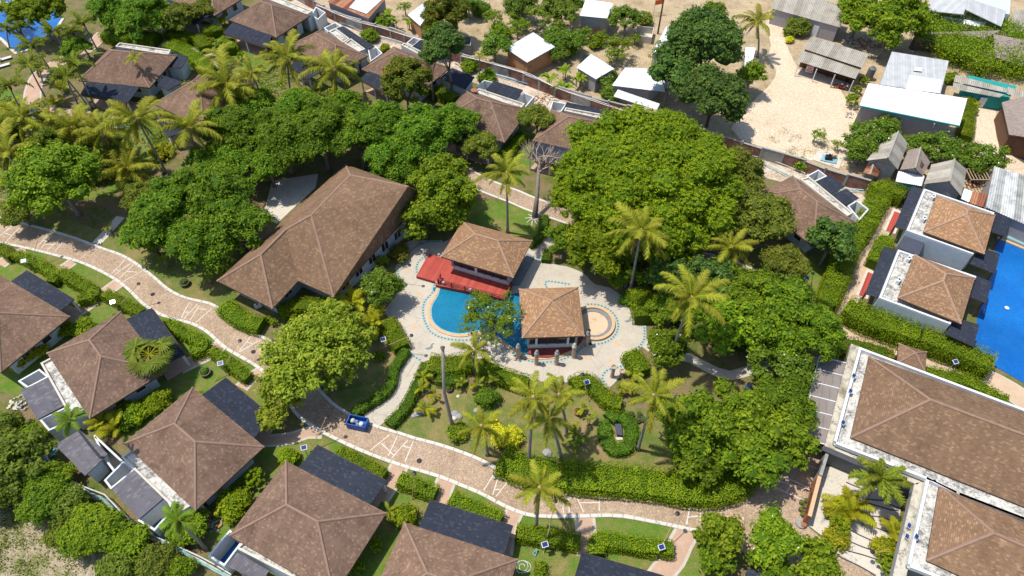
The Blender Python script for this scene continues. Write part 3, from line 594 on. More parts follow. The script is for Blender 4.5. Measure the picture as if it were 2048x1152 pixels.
def court(parent,P,z1,mat='wall_w',floor='conc3',water=None,wd=.18,inner='wall'):
    c=MB(); 
    P=outward([Vector((p.x,p.y,0)) for p in P]); parapet(parent,P,0,z1,wd,mat,name='courtyard_wall'); sheet('courtyard_floor',inset(P,.08),.12,M[floor],parent=parent)
    if water: sheet('plunge_pool',water,.2,M['water_blue'],parent=parent)
def box_part(parent,P,z0,z1,mat,name='wall',mtop=None):
    MB().prism([Vector((p.x,p.y,0)) for p in P],z0,z1).build(name,M[mat],parent)
# ================================================================= GROUND
big=[(-140,-10),(140,-10),(260,200),(-260,200)]
sheet('ground',big,0,M['soil'],'garden soil under the trees and between the villas')
E_=lambda s,z=0:K(s,z)
WALL=px('z1 1690 -60 z2 0 85 300 165 440 215 700 310 900 370 1100 440 1250 500 1420 550 1700 620 z3 280 780 530 860 720 910 900 980 1150 1050')
wl=[g(p,1.9) for p in WALL]; wl0=[Vector((p.x,p.y,0)) for p in wl]
far=[Vector((120,70,0)),Vector((250,190,0)),Vector((-60,190,0))]
RC=K('0 0')  # unused
sheet('dry_yard_ground',wl0+K('z6 1215 20 1360 0 z3 2016 1152 2200 1152')+[Vector((150,75,0)),Vector((250,190,0)),Vector((-120,190,0))],.010,M['dry'],'dry bare soil of the neighbouring yards')
sheet('rubble_strip',wl0+[p for p in reversed(offset_line(wl0,-3.8))],.014,M['rubble'],'rubble strewn strip inside the boundary wall')
sheet('sand_lot',smoothline(K('z3 545 60 530 165 560 260 540 330 590 400 560 480 480 560 330 740 380 800 520 850 740 910 960 960 1010 900 1010 830 1080 700 1040 640 1000 600 960 520 880 480 740 420 680 330 650 260 640 180 620 60'),True,1.5),.02,M['sand'],'pale sand lot of the yard')
sheet('sand_path',smoothline(K('z3 1740 560 1860 560 1850 700 1870 830 1990 910 2200 1010 2200 1060 1950 1000 1850 950 1720 900 1680 860 1730 760 1735 680'),True,1.5),.02,M['sand'],'pale sand track beside the blue pool villas')
sheet('scrub_ground',K('z7 -400 -60 60 330 250 560 430 690 620 800 800 960 1000 1060 1200 1180 1300 1400 -500 1400'),.01,M['scrub'],'dry scrubby ground outside the lower wall')
# lawns
sheet('lawn',smoothline(K('z8 -50 120 330 20 450 30 520 30 900 60 1050 100 1340 80 1550 120 1700 180 1900 250 1900 560 1500 520 1000 470 900 500 700 420 400 340 240 300'),True,1.5),.022,M['lawn'],'sunlit lawn of the palm garden between pool deck and road')
sheet('lawn',smoothline(K('z4 -60 40 300 120 560 230 760 240 1000 350 1300 470 1360 640 1300 690 1100 630 980 570 870 480 740 390 500 290 250 220 -60 120'),True,1.5),.022,M['lawn'],'brownish lawn above the curving road')
sheet('lawn',smoothline(K('z4 0 330 150 350 320 380 560 450 700 560 880 700 1130 780 1300 910 1500 1030 1560 1110 z7 1600 340 1800 330 z8 100 440 250 500 560 590 820 690 1080 810 1240 830 1500 815 1800 850 2016 900 z9 150 900 150 1250 z8 100 1250 z7 1300 1000 1000 700 600 300 -100 50'),False,2.0),.012,M['lawn_green'],'patchy green grass round the lower villas')
sheet('lawn',smoothline(K('z5 220 760 300 860 330 950 200 1100 60 1120 -80 1000 0 820 100 790'),True,1.5),.022,M['lawn'],'small brown lawn under the yellow green tree')
sheet('lawn',smoothline(K('z5 760 60 1180 140 1200 270 1050 290 700 180'),True,1.5),.022,M['lawn_green'],'green grass behind the red deck pavilion')
sheet('lawn',smoothline(K('z6 780 380 1000 330 980 420 860 620 700 560 650 450'),True,1.5),.022,M['lawn_green'],'shaded lawn beside the tall right hand hedge')
sheet('lawn',smoothline(K('z1 -60 480 150 560 500 640 900 640 1000 860 700 1100 300 1152 -60 1050'),True,1.5),.018,M['lawn_green'],'grass under the coconut palms by the white pillars')
sheet('lawn',smoothline(K('z1 560 90 900 0 1400 200 1700 330 1500 420 1250 330 950 230 700 200'),True,1.5),.018,M['lawn_green'],'grass between the upper villas')
sheet('lawn',smoothline(K('z2 1000 700 1100 760 1120 950 1000 1050 960 900'),True,1.5),.018,M['lawn_green'],'grass strip beside the bare tree')
# main road
UP='z4 -120 150 0 165 150 205 300 245 430 285 560 335 700 385 790 440 870 500 970 585 1080 635 1200 660 1300 715 1400 790 1500 855 zE 80 220 330 430 560 690 770 910 960 1015 z8 160 280 230 310 310 330 430 370 550 400 700 450 800 490 900 545 1000 592 1100 622 1200 640 1320 642 1500 638 1650 652 1800 672 1900 682 2016 690 z9 150 690 280 688 350 675 410 640 450 590'
LO='z4 -120 262 0 295 200 340 300 365 450 405 560 450 680 515 750 570 830 650 880 685 960 725 1060 750 1130 770 1200 810 1300 900 1400 960 1480 1005 1560 1070 zE 180 650 270 790 340 890 400 985 500 1060 640 1150 z8 100 410 250 470 400 520 560 565 700 620 820 670 950 740 1080 790 1200 800 1320 800 1500 795 1620 797 1750 820 1900 850 2016 875 z9 140 882'
up=smoothline(K(UP),False,1.0); lo=smoothline(K(LO),False,1.0)
plaza=K('z9 330 960 450 1060 640 1075 700 1110 800 1190 1200 1200 1100 1110 980 1020 890 965 760 860 750 830 850 570 870 430 z6 800 1100 830 960 690 990 650 1000 z9 560 400 480 500')
sheet('road',up[:]+plaza[::-1]+lo[::-1],.034,M['road'],'curving brick paved resort road'); 
strips='z4 75 205 0 265 115 215 35 300 30 250 65 262 280 255 212 332 300 260 240 335 345 285 272 348 370 290 315 358 260 315 310 315 252 293 266 296 720 405 643 485 752 425 662 490 770 432 688 510 820 468 712 528 665 460 690 465 735 470 790 475 1090 648 1045 740 1138 660 1060 742 1150 665 1095 752 1220 685 1130 762 1070 705 1090 705 1142 685 1190 690 1450 840 1378 930 1500 865 1380 935 1425 880 1455 885 1490 890 1512 950 1555 910 1505 965 z8 285 340 175 430 330 350 278 462 238 388 312 460 390 370 300 472 422 378 375 495 365 405 402 415 900 545 828 660 920 555 880 685 985 585 900 695 878 585 908 590 893 655 922 655 1277 655 1287 790 1318 655 1320 790 1345 655 1403 785 1493 645 1493 778 1280 682 1315 682 1320 700 1360 700 1385 730 1490 730 2012 760 1997 855 z9 105 700 70 855 150 700 152 840 218 700 178 800 155 740 200 750 80 815 150 805 zF 35 350 480 475 20 370 430 560 210 345 480 465 210 345 200 400 65 280 135 318 318 438 290 490 455 280 525 305 400 890 620 890'
road=bpy.data.objects['road']; ub=MB().box((0,0,0),(1,1,1)); tmp=ub.build('paving_strip',M['strip']); SM=tmp.data; bpy.data.objects.remove(tmp)
SP=K(strips)
for i in range(0,len(SP)-1,2):
    a,b=SP[i],SP[i+1]; c=(a+b)/2; inst(SM,'paving_strip',(c.x,c.y,.04+.0006*(i%7)),(0,0,math.atan2(b.y-a.y,b.x-a.x)),((b-a).length,.10,.012),road)
KM=bpy.data.meshes.new('kerb_stone'); kb=MB().prism([Vector(p) for p in((-.5,-.5,0),(.5,-.5,0),(.5,.5,0),(-.5,.5,0))],0,.8).prism([Vector(p) for p in((-.48,-.42,0),(.48,-.42,0),(.48,.42,0),(-.48,.42,0))],.8,1.0); KM.from_pydata(kb.v,[],kb.f); KM.materials.append(M['kerb'])
def kerb(line,label,wd=.36,h=.13,step=1.05,mat=None):
    t=root('kerb',line[0],label,None,None,'structure'); P=resample(line,step)
    for a,b in zip(P,P[1:]):
        c=(a+b)/2; inst(KM,'kerb_stone',(c.x,c.y,0),(0,0,math.atan2(b.y-a.y,b.x-a.x)),((b-a).length-.03,wd*random.uniform(.94,1.04),h*random.uniform(.9,1.1)),t)
kerb(offset_line(up,.18),'white stone kerb along the garden side of the road'); kerb(offset_line(lo,-.18),'white stone kerb along the villa side of the road')
for s in('z4 880 602 1460 933 222 265','z8 457 490'):
    for p in K(s)[:2]: MB().lathe(Vector((p.x,p.y,.035)),[(.28,0),(.28,.012)],14).build('manhole_cover',M['black'],road)
# secondary ribbons
PC=[0]
def path(s,wd,label,name='path',m1='pathedge',m2='path',ed=.28,z=.026,smooth=True):
    PC[0]+=1; z+=PC[0]*.00037; L=smoothline(K(s),False,.8); o=ribbon_mb(L,wd,z).build(name,M[m1]); o['kind']='structure'; o['label']=label
    if m2: q=ribbon_mb(L,wd-2*ed,z+.004).build('path_surface',M[m2],o)
    return o
path('z4 0 432 80 375 150 352',1.9,'pink path at the left edge leading off the road'); path('z4 420 412 365 450',1.6,'short pink path by the second hedge')
path('z4 690 530 580 610 420 725 370 770',1.9,'pink path to the far left villa porch'); path('z4 1275 890 1210 940 1040 1025',1.9,'pink path to the villa with the fan palm')
path('z4 1510 1045 1440 1085 1390 1140',1.7,'pink path beside the yellow green tree'); path('z7 1860 325 1780 325 1680 358 1570 372 1500 375',1.5,'grey pink path to the porch under the yellow green branches')
path('z8 345 510 295 610 225 715',2.0,'pink path beside the dark porch roof, lower left'); path('z8 615 595 590 660 570 740',2.1,'pink path left of the middle dark porch roof')
path('z8 1010 775 970 860 950 960 940 1030',1.8,'pink path right of the middle dark porch roof'); path('z8 1410 812 1415 880 1425 960 1425 1040',2.0,'pink path left of the clipped L shaped hedge')
path('z9 80 890 40 960 0 1050 -50 1110 -110 1190',2.3,'pink path curving round the green trees at the bottom')
path('zE 1640 380 1530 560 1480 720 1400 860 1270 960 1150 1060',2.4,'pale path from the road to the pool deck',m1='paving',m2=None,z=.03)
path('z5 1740 870 1850 950 1960 960 2016 970 z6 130 990 250 1050 330 1070 400 1050 470 1030 540 985',1.25,'narrow grey winding path under the right hand trees',m1='pathedge',m2=None)
path('z2 700 990 820 1060 z5 1010 40 1090 75 1250 130 1500 210 1750 265 1900 320 z6 30 370 150 400 300 440 500 520 700 600 800 690 870 760',2.9,'shaded upper road under the big trees',m1='kerb',m2='road',ed=.3)
path('z6 1240 90 1165 260 1080 450 1000 610 915 770',2.7,'sandy path between the tall hedge and the pool villas',m2='sandpath',ed=.18); path('z6 820 740 960 790 1280 895 1600 1010 1850 1110 2050 1230 2200 1330',2.9,'sandy path below the pool villa hedge',m2='sandpath',ed=.18,z=.03)
path('z1 600 190 500 285 420 320 320 370 230 430 190 520 180 600 100 680 -60 780',2.7,'tan brick path past the white pillars',m2='path'); path('z1 180 610 320 640 480 660 640 690 760 700',1.9,'tan path branching towards the palms'); path('z1 800 250 940 250 940 170',1.8,'tan path beside the upper villas'); path('z1 1090 260 1210 320 1290 400 1420 460',1.3,'narrow tan path behind the double palms')
path('zI 0 0 100 1' if False else 'z4 695 155 630 230 555 310',1.3,'white stone path up to the service court',m1='conc3',m2=None)
sheet('service_court',K('zI 450 150 780 100 760 200 480 460 380 400'),.03,M['conc3'],'white service court behind the large hall')
# pool deck
deck=smoothline(K('z5 330 440 345 340 400 295 470 290 600 300 700 260 1080 290 1150 270 1240 262 1235 320 1180 390 1215 425 1300 440 1400 480 1470 545 1560 565 1650 640 1705 670 1730 730 1755 790 1745 860 1700 915 1640 960 1630 1010 1640 1050 1600 1090 1550 1140 1480 1130 1400 1060 1300 1110 1080 1095 960 1070 880 1020 850 980 700 965 570 960 480 990 400 945 350 880 320 800 280 740 260 690 330 600 350 500'),True,.7)
sheet('pool_deck',deck,.045,M['paving'],'cream stone deck around the curved pool'); pd=bpy.data.objects['pool_deck']
b1=smoothline(K('z5 545 535 535 590 490 640 478 700 490 760 520 815 575 848 650 864 740 866 830 850 900 860 960 910 1020 960 1100 988 1180 994 1260 984 1340 950 1400 905 1450 885'),False,.4)
jc=g(px('zB 975 460')[0]); ring=[Vector((jc.x+2.95*math.cos(a),jc.y+2.95*math.sin(a),0)) for a in np.arange(-2.0,2.0,.1)]
bands=[b1,ring]+[smoothline(K(s),False,.4) for s in('z5 1752 780 1752 860 1710 915 1640 965 1628 1015 1590 1025 1530 1045 1510 1090 1530 1120','z5 395 938 440 968 480 990','z5 500 372 450 420 442 470 470 515 540 532','z5 350 415 330 450 345 520','z5 1060 375 1130 388 1170 412','z5 1190 560 1190 527 1330 545','z5 370 390 430 335 500 302 590 296','z5 1610 600 1620 640 1670 655')]
tl=MB()
for b in bands:
    ribbon_mb(b,.42,.05).build('mosaic_band',M['mosaic'],pd)
    for k,p in enumerate(resample(b,.42)[:-1]): tl.box(Vector((p.x,p.y,.056)),(.2,.2,.008),random.random())
tl=tl.build('mosaic_tiles',M['teal'],pd); tl['kind']='stuff'
pool_out='z5 565 560 550 610 520 660 512 710 525 765 575 812 650 838 720 840 790 825 860 830 920 870 1000 930 1090 968 1190 970 1290 952 1370 912 1420 860'
po=smoothline(K(pool_out),False,.4); water=smoothline(K('z5 568 555 1000 600 1060 560 1100 640 1300 700 1400 800 1370 905 1290 948 1190 966 1090 964 1000 926 920 866 860 826 790 821 720 836 650 834 577 808 529 765 516 710 524 660 554 610'),True,.5)
sheet('pool_water',water,.062,M['water'],'turquoise water of the curved pool','structure'); 
cp=MB()
for a,b in zip(po,po[1:]):
    cp.beam(Vector((a.x,a.y,.09)),Vector((b.x,b.y,.09)),.36,.12)
cp=cp.build('coping',M['coping'],pd)
ir=MB()
for a,b in zip(*(lambda l:(l,l[1:]))(offset_line(po,.26))): ir.beam(Vector((a.x,a.y,.075)),Vector((b.x,b.y,.075)),.16,.07)
ir.build('pool_rim',M['pooltile'],pd)
# dry round basin
rt=root('round_basin',Vector((jc.x,jc.y,0)),'empty round basin with orange coping and tan floor beside the square pavilion','basin')
def ringmb(r0,r1,z0,z1,n=48):
    mb=MB()
    for k in range(n):
        a=2*math.pi*k/n;b=2*math.pi*(k+1)/n; P=[Vector((jc.x+r*math.cos(t),jc.y+r*math.sin(t),0)) for r,t in((r1,a),(r1,b),(r0,b),(r0,a))]; mb.prism(P,z0,z1)
    return mb
ringmb(2.2,2.55,.05,.36).build('coping',M['coping'],rt); ringmb(1.75,2.2,.05,.16).build('step',M['greyring'],rt); ringmb(.01,1.75,.05,.08).build('floor',M['tanfloor'],rt); MB().box((jc.x-.5,jc.y-1.0,.1),(.3,.3,.05)).build('drain',M['wood'],rt)
# carved animal inlays in the deck
def inlay(s,kind,label):
    c=K(s)[0]; mb=MB(); z=.052
    if kind=='star':
        pts=[]; 
        for k in range(10): r=.42 if k%2==0 else .15; a=k*math.pi/5+.3; pts.append(Vector((c.x+r*math.cos(a),c.y+r*math.sin(a),0)))
        mb.prism(pts,.04,z)
    elif kind=='shell':
        pts=[Vector((c.x+dx,c.y+dy,0)) for dx,dy in((-.5,.35),(-.1,.3),(.2,.05),(.55,-.3),(.1,-.28),(-.3,-.1))]; mb.prism(pts,.04,z)
    elif kind=='fish':
        pts=[Vector((c.x+dx,c.y+dy,0)) for dx,dy in((-.6,-.2),(-.3,-.45),(.1,-.3),(.3,-.1),(.25,.25),(.5,.5),(.2,.55),(.05,.3),(-.05,0),(-.3,-.1))]; mb.prism(pts,.04,z)
    else:
        for k in range(6): a=2*math.pi*k/6; mb.beam(Vector((c.x,c.y,.048)),Vector((c.x+.45*math.cos(a),c.y+.45*math.sin(a),.048)),.07,.01)
        mb.lathe(Vector((c.x,c.y,.045)),[(.16,0),(.16,.012)],10)
    mb.build('inlay',M['coping'] if kind!='fish' else M['greyring'],pd)
for s,k in(('z5 433 658','star'),('z5 337 768','star'),('z5 395 466','star'),('z5 433 788','shell'),('z5 520 905','fish'),('z5 1600 888','shell'),('z5 1420 968','shell'),('z5 1555 985','crab'),('z5 1665 748','fish'),('z5 1147 540','star'),('z5 460 600','shell')): inlay(s,k,'')

# ================================================================= VILLAS
def villa(label,rf,awn=None,flat=None,courts=(),annex=(),e=3.0,mat='roof_old',cap='cap_old',slope=.63,grp='brown roofed garden villas',awnmat='awn',win=True,aw=(2.95,2.45),name='villa',reg=True,walls='wall',ins=1.25,annexmat='awn',fz=3.15,acs=()):
    P=rect4(K(rf,e)) if isinstance(rf,str) else rf
    c=sum(P,Vector((0,0,0)))/4; t=root(name,(c.x,c.y,0),label,'villa',grp); P,zt=hip(t,P,slope,mat,cap)
    W_=outward(inset(P,ins)); box_part(t,W_,0,e-.02,walls)
    if win:
        for i in range(4):
            a,b=W_[i],W_[(i+1)%4]; n=Vector(((b-a).y,-(b-a).x,0)).normalized()
            if n.y<.35: windows(t,a,b,1.0,2.3,3 if (b-a).length>7 else 2,1.1)
    if awn:
        A=K(awn); q=px(awn); A=[g(q[0],aw[0]),g(q[1],aw[1]),g(q[2],aw[1]),g(q[3],aw[0])]   # inner, outer, outer, inner
        # tuck the inner edge below the eave
        d0=(A[0]-A[1]).normalized()*.5; A[0]=A[0]+d0; A[3]=A[3]+d0; 
        slab(t,[A[0],A[3],A[2],A[1]],M[awnmat],.1,'porch_roof')
        ins_=[A[1].lerp(A[2],.05).lerp(A[0],.08),A[2].lerp(A[1],.05).lerp(A[3],.08),A[1].lerp(A[2],.5).lerp(A[0].lerp(A[3],.5),.08)]
        posts(t,ins_,aw[1]-.06,.2,'white'); MB().prism([Vector((p.x,p.y,0)) for p in inset(outward([Vector((p.x,p.y,0)) for p in A]),.25)],.0,.16).build('porch_floor',M['path'],t)
        m=MB(); m.beam(A[1].lerp(A[2],.03)+Vector((0,0,-.18)),A[2].lerp(A[1],.03)+Vector((0,0,-.18)),.12,.16); m.build('beam',M['wood'],t)
        cc=sum(A,Vector((0,0,0)))/4; ch=root('chair',(0,0,0)) if False else None
    for k,f in enumerate([flat] if isinstance(flat,str) else (flat or [])):
        Q=outward([Vector((p.x,p.y,0)) for p in K(f,fz)]); MB().prism(Q,0,fz-.12,0,1).build('service_block',[M['wall'],M['conc']],t); parapet(t,inset(Q,.1),fz-.12,fz+.12,.2,'conc3')
    for f in courts:
        f,wt=(f if isinstance(f,tuple) else (f,None)); court(t,K(f,2.3),2.3,water=K(wt,.2) if wt else None)
    for f in annex:
        Q=[g(p,z) for p,z in zip(px(f),(2.75,2.75,2.5,2.5))]; slab(t,Q,M[annexmat],.1,'bathroom_roof')
        B=inset(outward([Vector((p.x,p.y,0)) for p in Q]),.3); box_part(t,B,0,2.4,walls)
    for s in acs: 
        p=K(s,fz)[0]; ac(t,p)
    return t
def ac(t,p,rz=.3,name='air_conditioner'):
    a=MB().box(p+Vector((0,0,.3)),(.8,.35,.6),rz).build(name,M['white'],t); m=MB(); 
    m.lathe(p+Vector((0,0,.6)),[(.14,0),(.14,.02)],10); m.build('fan_grille',M['black'],a)
villa('weathered brown villa cut by the left edge, dark porch roof towards the road','z4 -30 430 355 745 -14 1086 -405 731','z4 40 540 155 462 430 630 325 715')
VC=[g(px('z4 695 700')[0],3.0),g(px('z4 270 940')[0],3.0)]; u_=(VC[0]-VC[1]).normalized(); n_=Vector((u_.y,-u_.x,0)); VC=[VC[0],VC[1],VC[1]+n_*11.2,VC[0]+n_*11.2]
villa('villa with the fan palm growing against its brown roof, lower left',VC,'z4 735 740 875 678 1068 948 925 1015','z4 235 1000 330 950 z7 540 170 z7 405 235',fz=2.8,courts=[('z4 110 1100 225 1035 275 1075 160 1135','z4 130 1102 228 1048 262 1075 165 1128'),'z7 232 250 372 185 400 262 282 310'],annex=['z7 115 85 290 5 380 165 215 250'],annexmat='awn_pale')
villa('brown villa with a dark porch roof beside the yellow green tree, water tank behind it','z7 1110 68 1525 405 1128 772 708 390','z7 1168 105 1300 8 1560 225 1478 355','z7 700 470 800 390 1150 720 1030 790',fz=2.8,courts=[('z7 605 600 710 495 775 535 640 645','z7 625 602 712 515 762 540 645 635'),('z7 800 830 955 700 995 765 890 885','z7 860 850 960 765 985 775 890 868')],annex=['z7 640 650 780 535 955 692 800 825'],annexmat='awn_pale')
villa('villa at the bottom with blue plunge pool behind a white wall','zH 765 240 1525 650 z7 1930 1290 z7 1325 905','zH 865 285 1005 115 1555 400 1425 585','zH 365 935 470 840 1020 1110 900 1210',fz=2.8,courts=[('zH 150 990 315 795 405 885 270 1065','zH 240 1025 360 880 400 905 290 1060')],annex=['zH 290 1075 375 965 625 1110 560 1200'],annexmat='awn_pale')
def rectE(a,b,dep,z=3.0,side=-1):
    A,B=K(a+' '+b,z); u=(B-A).normalized(); n=Vector((u.y,-u.x,0))*(-side)*-1
    n=Vector((u.y,-u.x,0)); n=n if n.y<0 else -n; return [A,B,B+n*dep,A+n*dep]
villa('brown villa cut by the bottom edge below the middle dark porch roof',rectE('z8 370 842','z8 1025 1055',8.6),'z8 457 862 520 712 998 862 945 1027')
villa('villa at the bottom edge showing only its dark porch roof by the curving path',rectE('z8 1270 1172','z8 1990 1360',8.6),'z8 1345 1180 1393 1015 1868 1150 1830 1310')
villa('villa at the bottom edge showing one dark roof corner between green trees',rectE('z9 240 1280','z9 760 1440',8.6),'z9 350 1290 425 1108 760 1210 700 1390')
villa('uppermost villa with tan rear wall beside the blue pool, cut by the top edge','z1 960 -10 1235 92 1430 -30 1155 -132','z1 965 -5 910 65 1135 138 1215 88')
villa('villa with dark porch roof above the two coconut palms, top left','z1 1325 118 1590 215 1790 90 1520 -5','z1 1330 140 1285 190 1535 275 1558 215','z1 1530 -8 1560 -30 1800 65 1770 85',['z1 1795 85 1820 40 1872 72 1830 110'])
villa('villa roof behind two coconut palms beside the boundary wall','zM 20 250 395 500 130 660 -255 405','zM 0 640 -100 700 -260 600 -240 520',['zM 82 283 138 255 262 345 205 382','zM 215 385 275 345 402 438 345 462'],['zM 40 245 135 200 185 232 72 278','zM 430 440 500 420 548 470 450 540'],['zM 158 242 210 232 482 410 430 435'])
villa('largest villa of the upper left with dark porch roof among thin palms','z1 620 268 1003 330 860 515 480 455','z1 500 470 462 545 735 592 797 515','z1 665 270 690 248 985 290 970 318',[],['z1 985 298 1085 325 1045 392 950 385','z1 940 435 1055 470 965 522 905 488'])
villa('small villa roof half hidden by the palms, upper left','z1 1165 430 1430 560 1180 745 885 595','z1 930 650 870 640 970 790 1080 745')
villa('villa beside the rust tipped round tree with dark porch roof','zM 650 400 1143 607 880 823 387 616','zM 415 645 350 702 590 830 640 740','zM 718 402 748 383 960 490 920 510',['zM 770 380 830 330 890 352 822 405'],['zM 822 405 890 352 990 372 960 450','zM 1170 600 1370 682 1290 790 1062 690'])
villa('villa with the red satellite dish and two pale shower courts','z2 720 518 1095 635 945 820 570 703','z2 640 730 590 800 860 885 910 812','z2 770 530 800 512 1065 600 1040 628',['z2 830 463 885 475 842 520 790 500','z2 1060 535 1115 558 1070 612 1010 578'],['z2 885 465 1055 518 1010 577 840 517'])
villa('villa with dark porch roof behind the bare grey tree','z2 1215 636 1590 712 1480 892 1105 815','z2 1130 830 1080 905 1330 965 1375 885','z2 1290 640 1300 622 1610 680 1590 705',['z2 1225 583 1302 598 1272 640 1208 640'],['z2 1305 588 1612 650 1595 685 1288 628'])
villa('villa at the right end of the boundary wall with two dark lean-to roofs','zL 100 645 570 1020 z6 800 330 z6 455 45',None,'zL 155 690 220 668 560 948 515 972',['zL 208 662 295 615 355 660 262 702','zL 525 890 590 850 678 915 610 992'],['zL 270 705 385 655 500 740 395 797','zL 400 805 510 757 608 830 490 888'])
sd=root('bathhouse',K('z7 470 430')[0],'small detached outbuilding with faded shed roof between two lower villas','outbuilding')
Q=[g(p,2.6) for p in px('z7 315 395 460 310 622 450 490 575')]; slab(sd,Q,M['awn_pale'],.1,'roof'); box_part(sd,inset(outward([Vector((p.x,p.y,0)) for p in Q]),.3),0,2.45,'wall')
court(sd,K('z7 545 345 712 500 660 550 600 470',2.0),2.0)
# dish
dt=root('satellite_dish',K('z2 772 522',3)[0],'small red satellite dish behind the hipped villa roof','dish'); c=K('z2 772 522',3.6)[0]
MB().tube([(c.x,c.y,0),(c.x,c.y,3.5)],.04,6).build('mast',M['metal'],dt); MB().lathe(c,[(.05,-.12),(.3,-.05),(.5,.08),(.52,.1)],14).build('reflector',M['potr'],dt)
# ---------------------------------------------------------------- large hall
e=3.2; hz=px('zI 50 870 975 30 1560 250 890 985 635 870 450 1070'); Lc,T,R,B1,N_,B2=[g(p,e) for p in hz]; A_=g(px('zI 1010 108')[0],8.2);P_=g(px('zI 730 395')[0],8.0);Q_=g(px('zI 545 500')[0],6.3);S_=g(px('zI 365 680')[0],6.2); D_=g(px('zI 1425 190')[0],7.9)
R2=g(px('zI 1490 330')[0],e)
ht=root('hall',((Lc+B1)/2).xy.to_3d(),'largest brown roofed hall with hipped wing beside the pool deck','hall')
loop=[Lc,T,R,R2,B1,N_,B2]
roof_faces([[Lc,S_,Q_,P_,A_,T],[T,A_,D_,R],[R,D_,R2],[R2,D_,A_,P_,B1],[B1,P_,Q_,N_],[N_,Q_,S_,B2],[B2,S_,Lc]],loop,M['roof_mid'],ht,[(Lc,S_),(S_,Q_),(Q_,P_),(P_,A_),(A_,T),(A_,D_),(D_,R),(D_,R2),(P_,B1),(S_,B2)],M['cap_old'],.3)
wl_=outward([Vector((p.x,p.y,0)) for p in loop]); cc=sum(wl_,Vector((0,0,0)))/7; iw=inset(wl_,1.3); box_part(ht,iw,0,e-.05,'wall')
for i in range(len(iw)):
    a,b=iw[i],iw[(i+1)%len(iw)]; n=Vector(((b-a).y,-(b-a).x,0)).normalized()
    if n.y<.2 and (b-a).length>2: windows(ht,a,b,.9,2.3,max(1,int((b-a).length/2.4)),1.3,split=2)
ac(ht,K('zI 350 1060',.2)[0],.4)
# ---------------------------------------------------------------- pavilions
def deckbox(t,P,z,mat,name='deck',z0=0,uvd=None):
    P=outward([Vector((p.x,p.y,0)) for p in P]); mb=MB(); mb.prism(P,z0,z-.03,1); ud=uvd or (P[1]-P[0]).normalized(); vd=Vector((-ud.y,ud.x,0))
    Q=[Vector((p.x,p.y,z)) for p in P]; 
    for tri in tessellate_polygon([Q]):
        a,b,c=[Q[k] for k in tri]
        if (b-a).cross(c-a).z<0: b,c=c,b
        mb.quadv([a,b,c],0,[(p.dot(ud)+50,p.dot(vd)+50) for p in(a,b,c)])
    return mb.build(name,[M[mat],M['rail']],t)
p1=root('pavilion',K('z5 830 380')[0],'long pavilion with tan hipped roof and red deck above the pool','pavilion')
RP,_=hip(p1,K('z5 715 188 1105 285 1005 505 565 382',3.5),.60,'roof_tan','cap',capw=.24)
Wp=outward(inset(RP,1.0)); ud=(RP[1]-RP[0]).normalized()
deckbox(p1,K('zA 425 470 1165 770 1085 960 290 795 330 690',.62),.62,'deckred','deck',uvd=ud.copy()); deckbox(p1,K('zA 215 438 480 520 310 765 70 695',.5),.5,'deckred','side_deck',uvd=ud)
box_part(p1,Wp,0,1.25,'wall_w','base_wall'); box_part(p1,inset(Wp,.12),1.25,2.9,'glass','glazing'); box_part(p1,Wp,2.9,3.45,'wood','lintel')
for i in range(4):
    a,b=Wp[i],Wp[(i+1)%4]; L=(b-a).length; d=(b-a)/L; an=math.atan2(d.y,d.x); n=max(2,round(L/1.0))
    for k in range(n+1):
        big_=k in(0,n//2,n); c=a+d*(L*k/n); MB().box(Vector((c.x,c.y,2.07)),(.28 if big_ else .07,.28 if big_ else .1,1.65),an).build('post' if big_ else 'mullion',M['white' if big_ else 'wood'],p1)
def railing(t,pts,z,h=.9,n=4):
    for a,b in zip(pts,pts[1:]):
        a=Vector((a.x,a.y,z));b=Vector((b.x,b.y,z))
        for k in(.35,.65,1): q=MB().beam(a+Vector((0,0,h*k)),b+Vector((0,0,h*k)),.08,.07).build('rail',M['rail'],t)
        for k in range(n+1): c=a.lerp(b,k/n); MB().box(c+Vector((0,0,h/2)),(.13,.13,h)).build('post',M['rail'],t)
rp=K('zA 350 720 325 785 1090 985 1150 830',.62); railing(p1,rp[:2],.62,n=1); railing(p1,rp[1:3],.62,n=5); railing(p1,rp[2:],.62,n=2)
for s in('zA 378 785','zA 682 865'): 
    c=K(s,.64)[0]; q=root('lantern',c,'small white lantern on the red deck edge, '+('left' if '378' in s else 'right')+' one','lantern'); MB().box(c+Vector((0,0,.14)),(.26,.26,.28)).build('body',M['wall'],q); MB().box(c+Vector((0,0,.3)),(.32,.32,.05)).build('cap',M['white'],q)
MB().prism(K('z5 1078 372 1118 395 1035 552 985 555',0),.0,.3).build('painted_shadow',M['greyring'],p1)  # dark grey slab standing in for the pavilion roof's cast shadow
pw=K('z5 552 545 945 615',0); MB().beam(pw[0]+Vector((0,0,.27)),pw[1]+Vector((0,0,.27)),.25,.5).build('pool_wall',M['pooltile'],p1)
p2=root('pavilion',K('z5 1220 700')[0],'square pavilion with tan pyramid roof standing in the curved pool','pavilion')
RP,_=hip(p2,K('z5 1030 568 1370 560 1412 843 1050 850',3.4),.58,'roof_tan','cap',capw=.24)
Wp=outward(inset(RP,.75)); deckbox(p2,K('zB 300 600 870 600 850 640 790 700 700 745 600 790 500 810 400 805 285 765',.3),.3,'deckdark','deck')
box_part(p2,Wp,0,.95,'wall_w','base_wall'); box_part(p2,inset(Wp,.12),.95,2.4,'glass','glazing'); box_part(p2,Wp,2.4,3.35,'wood','lintel')
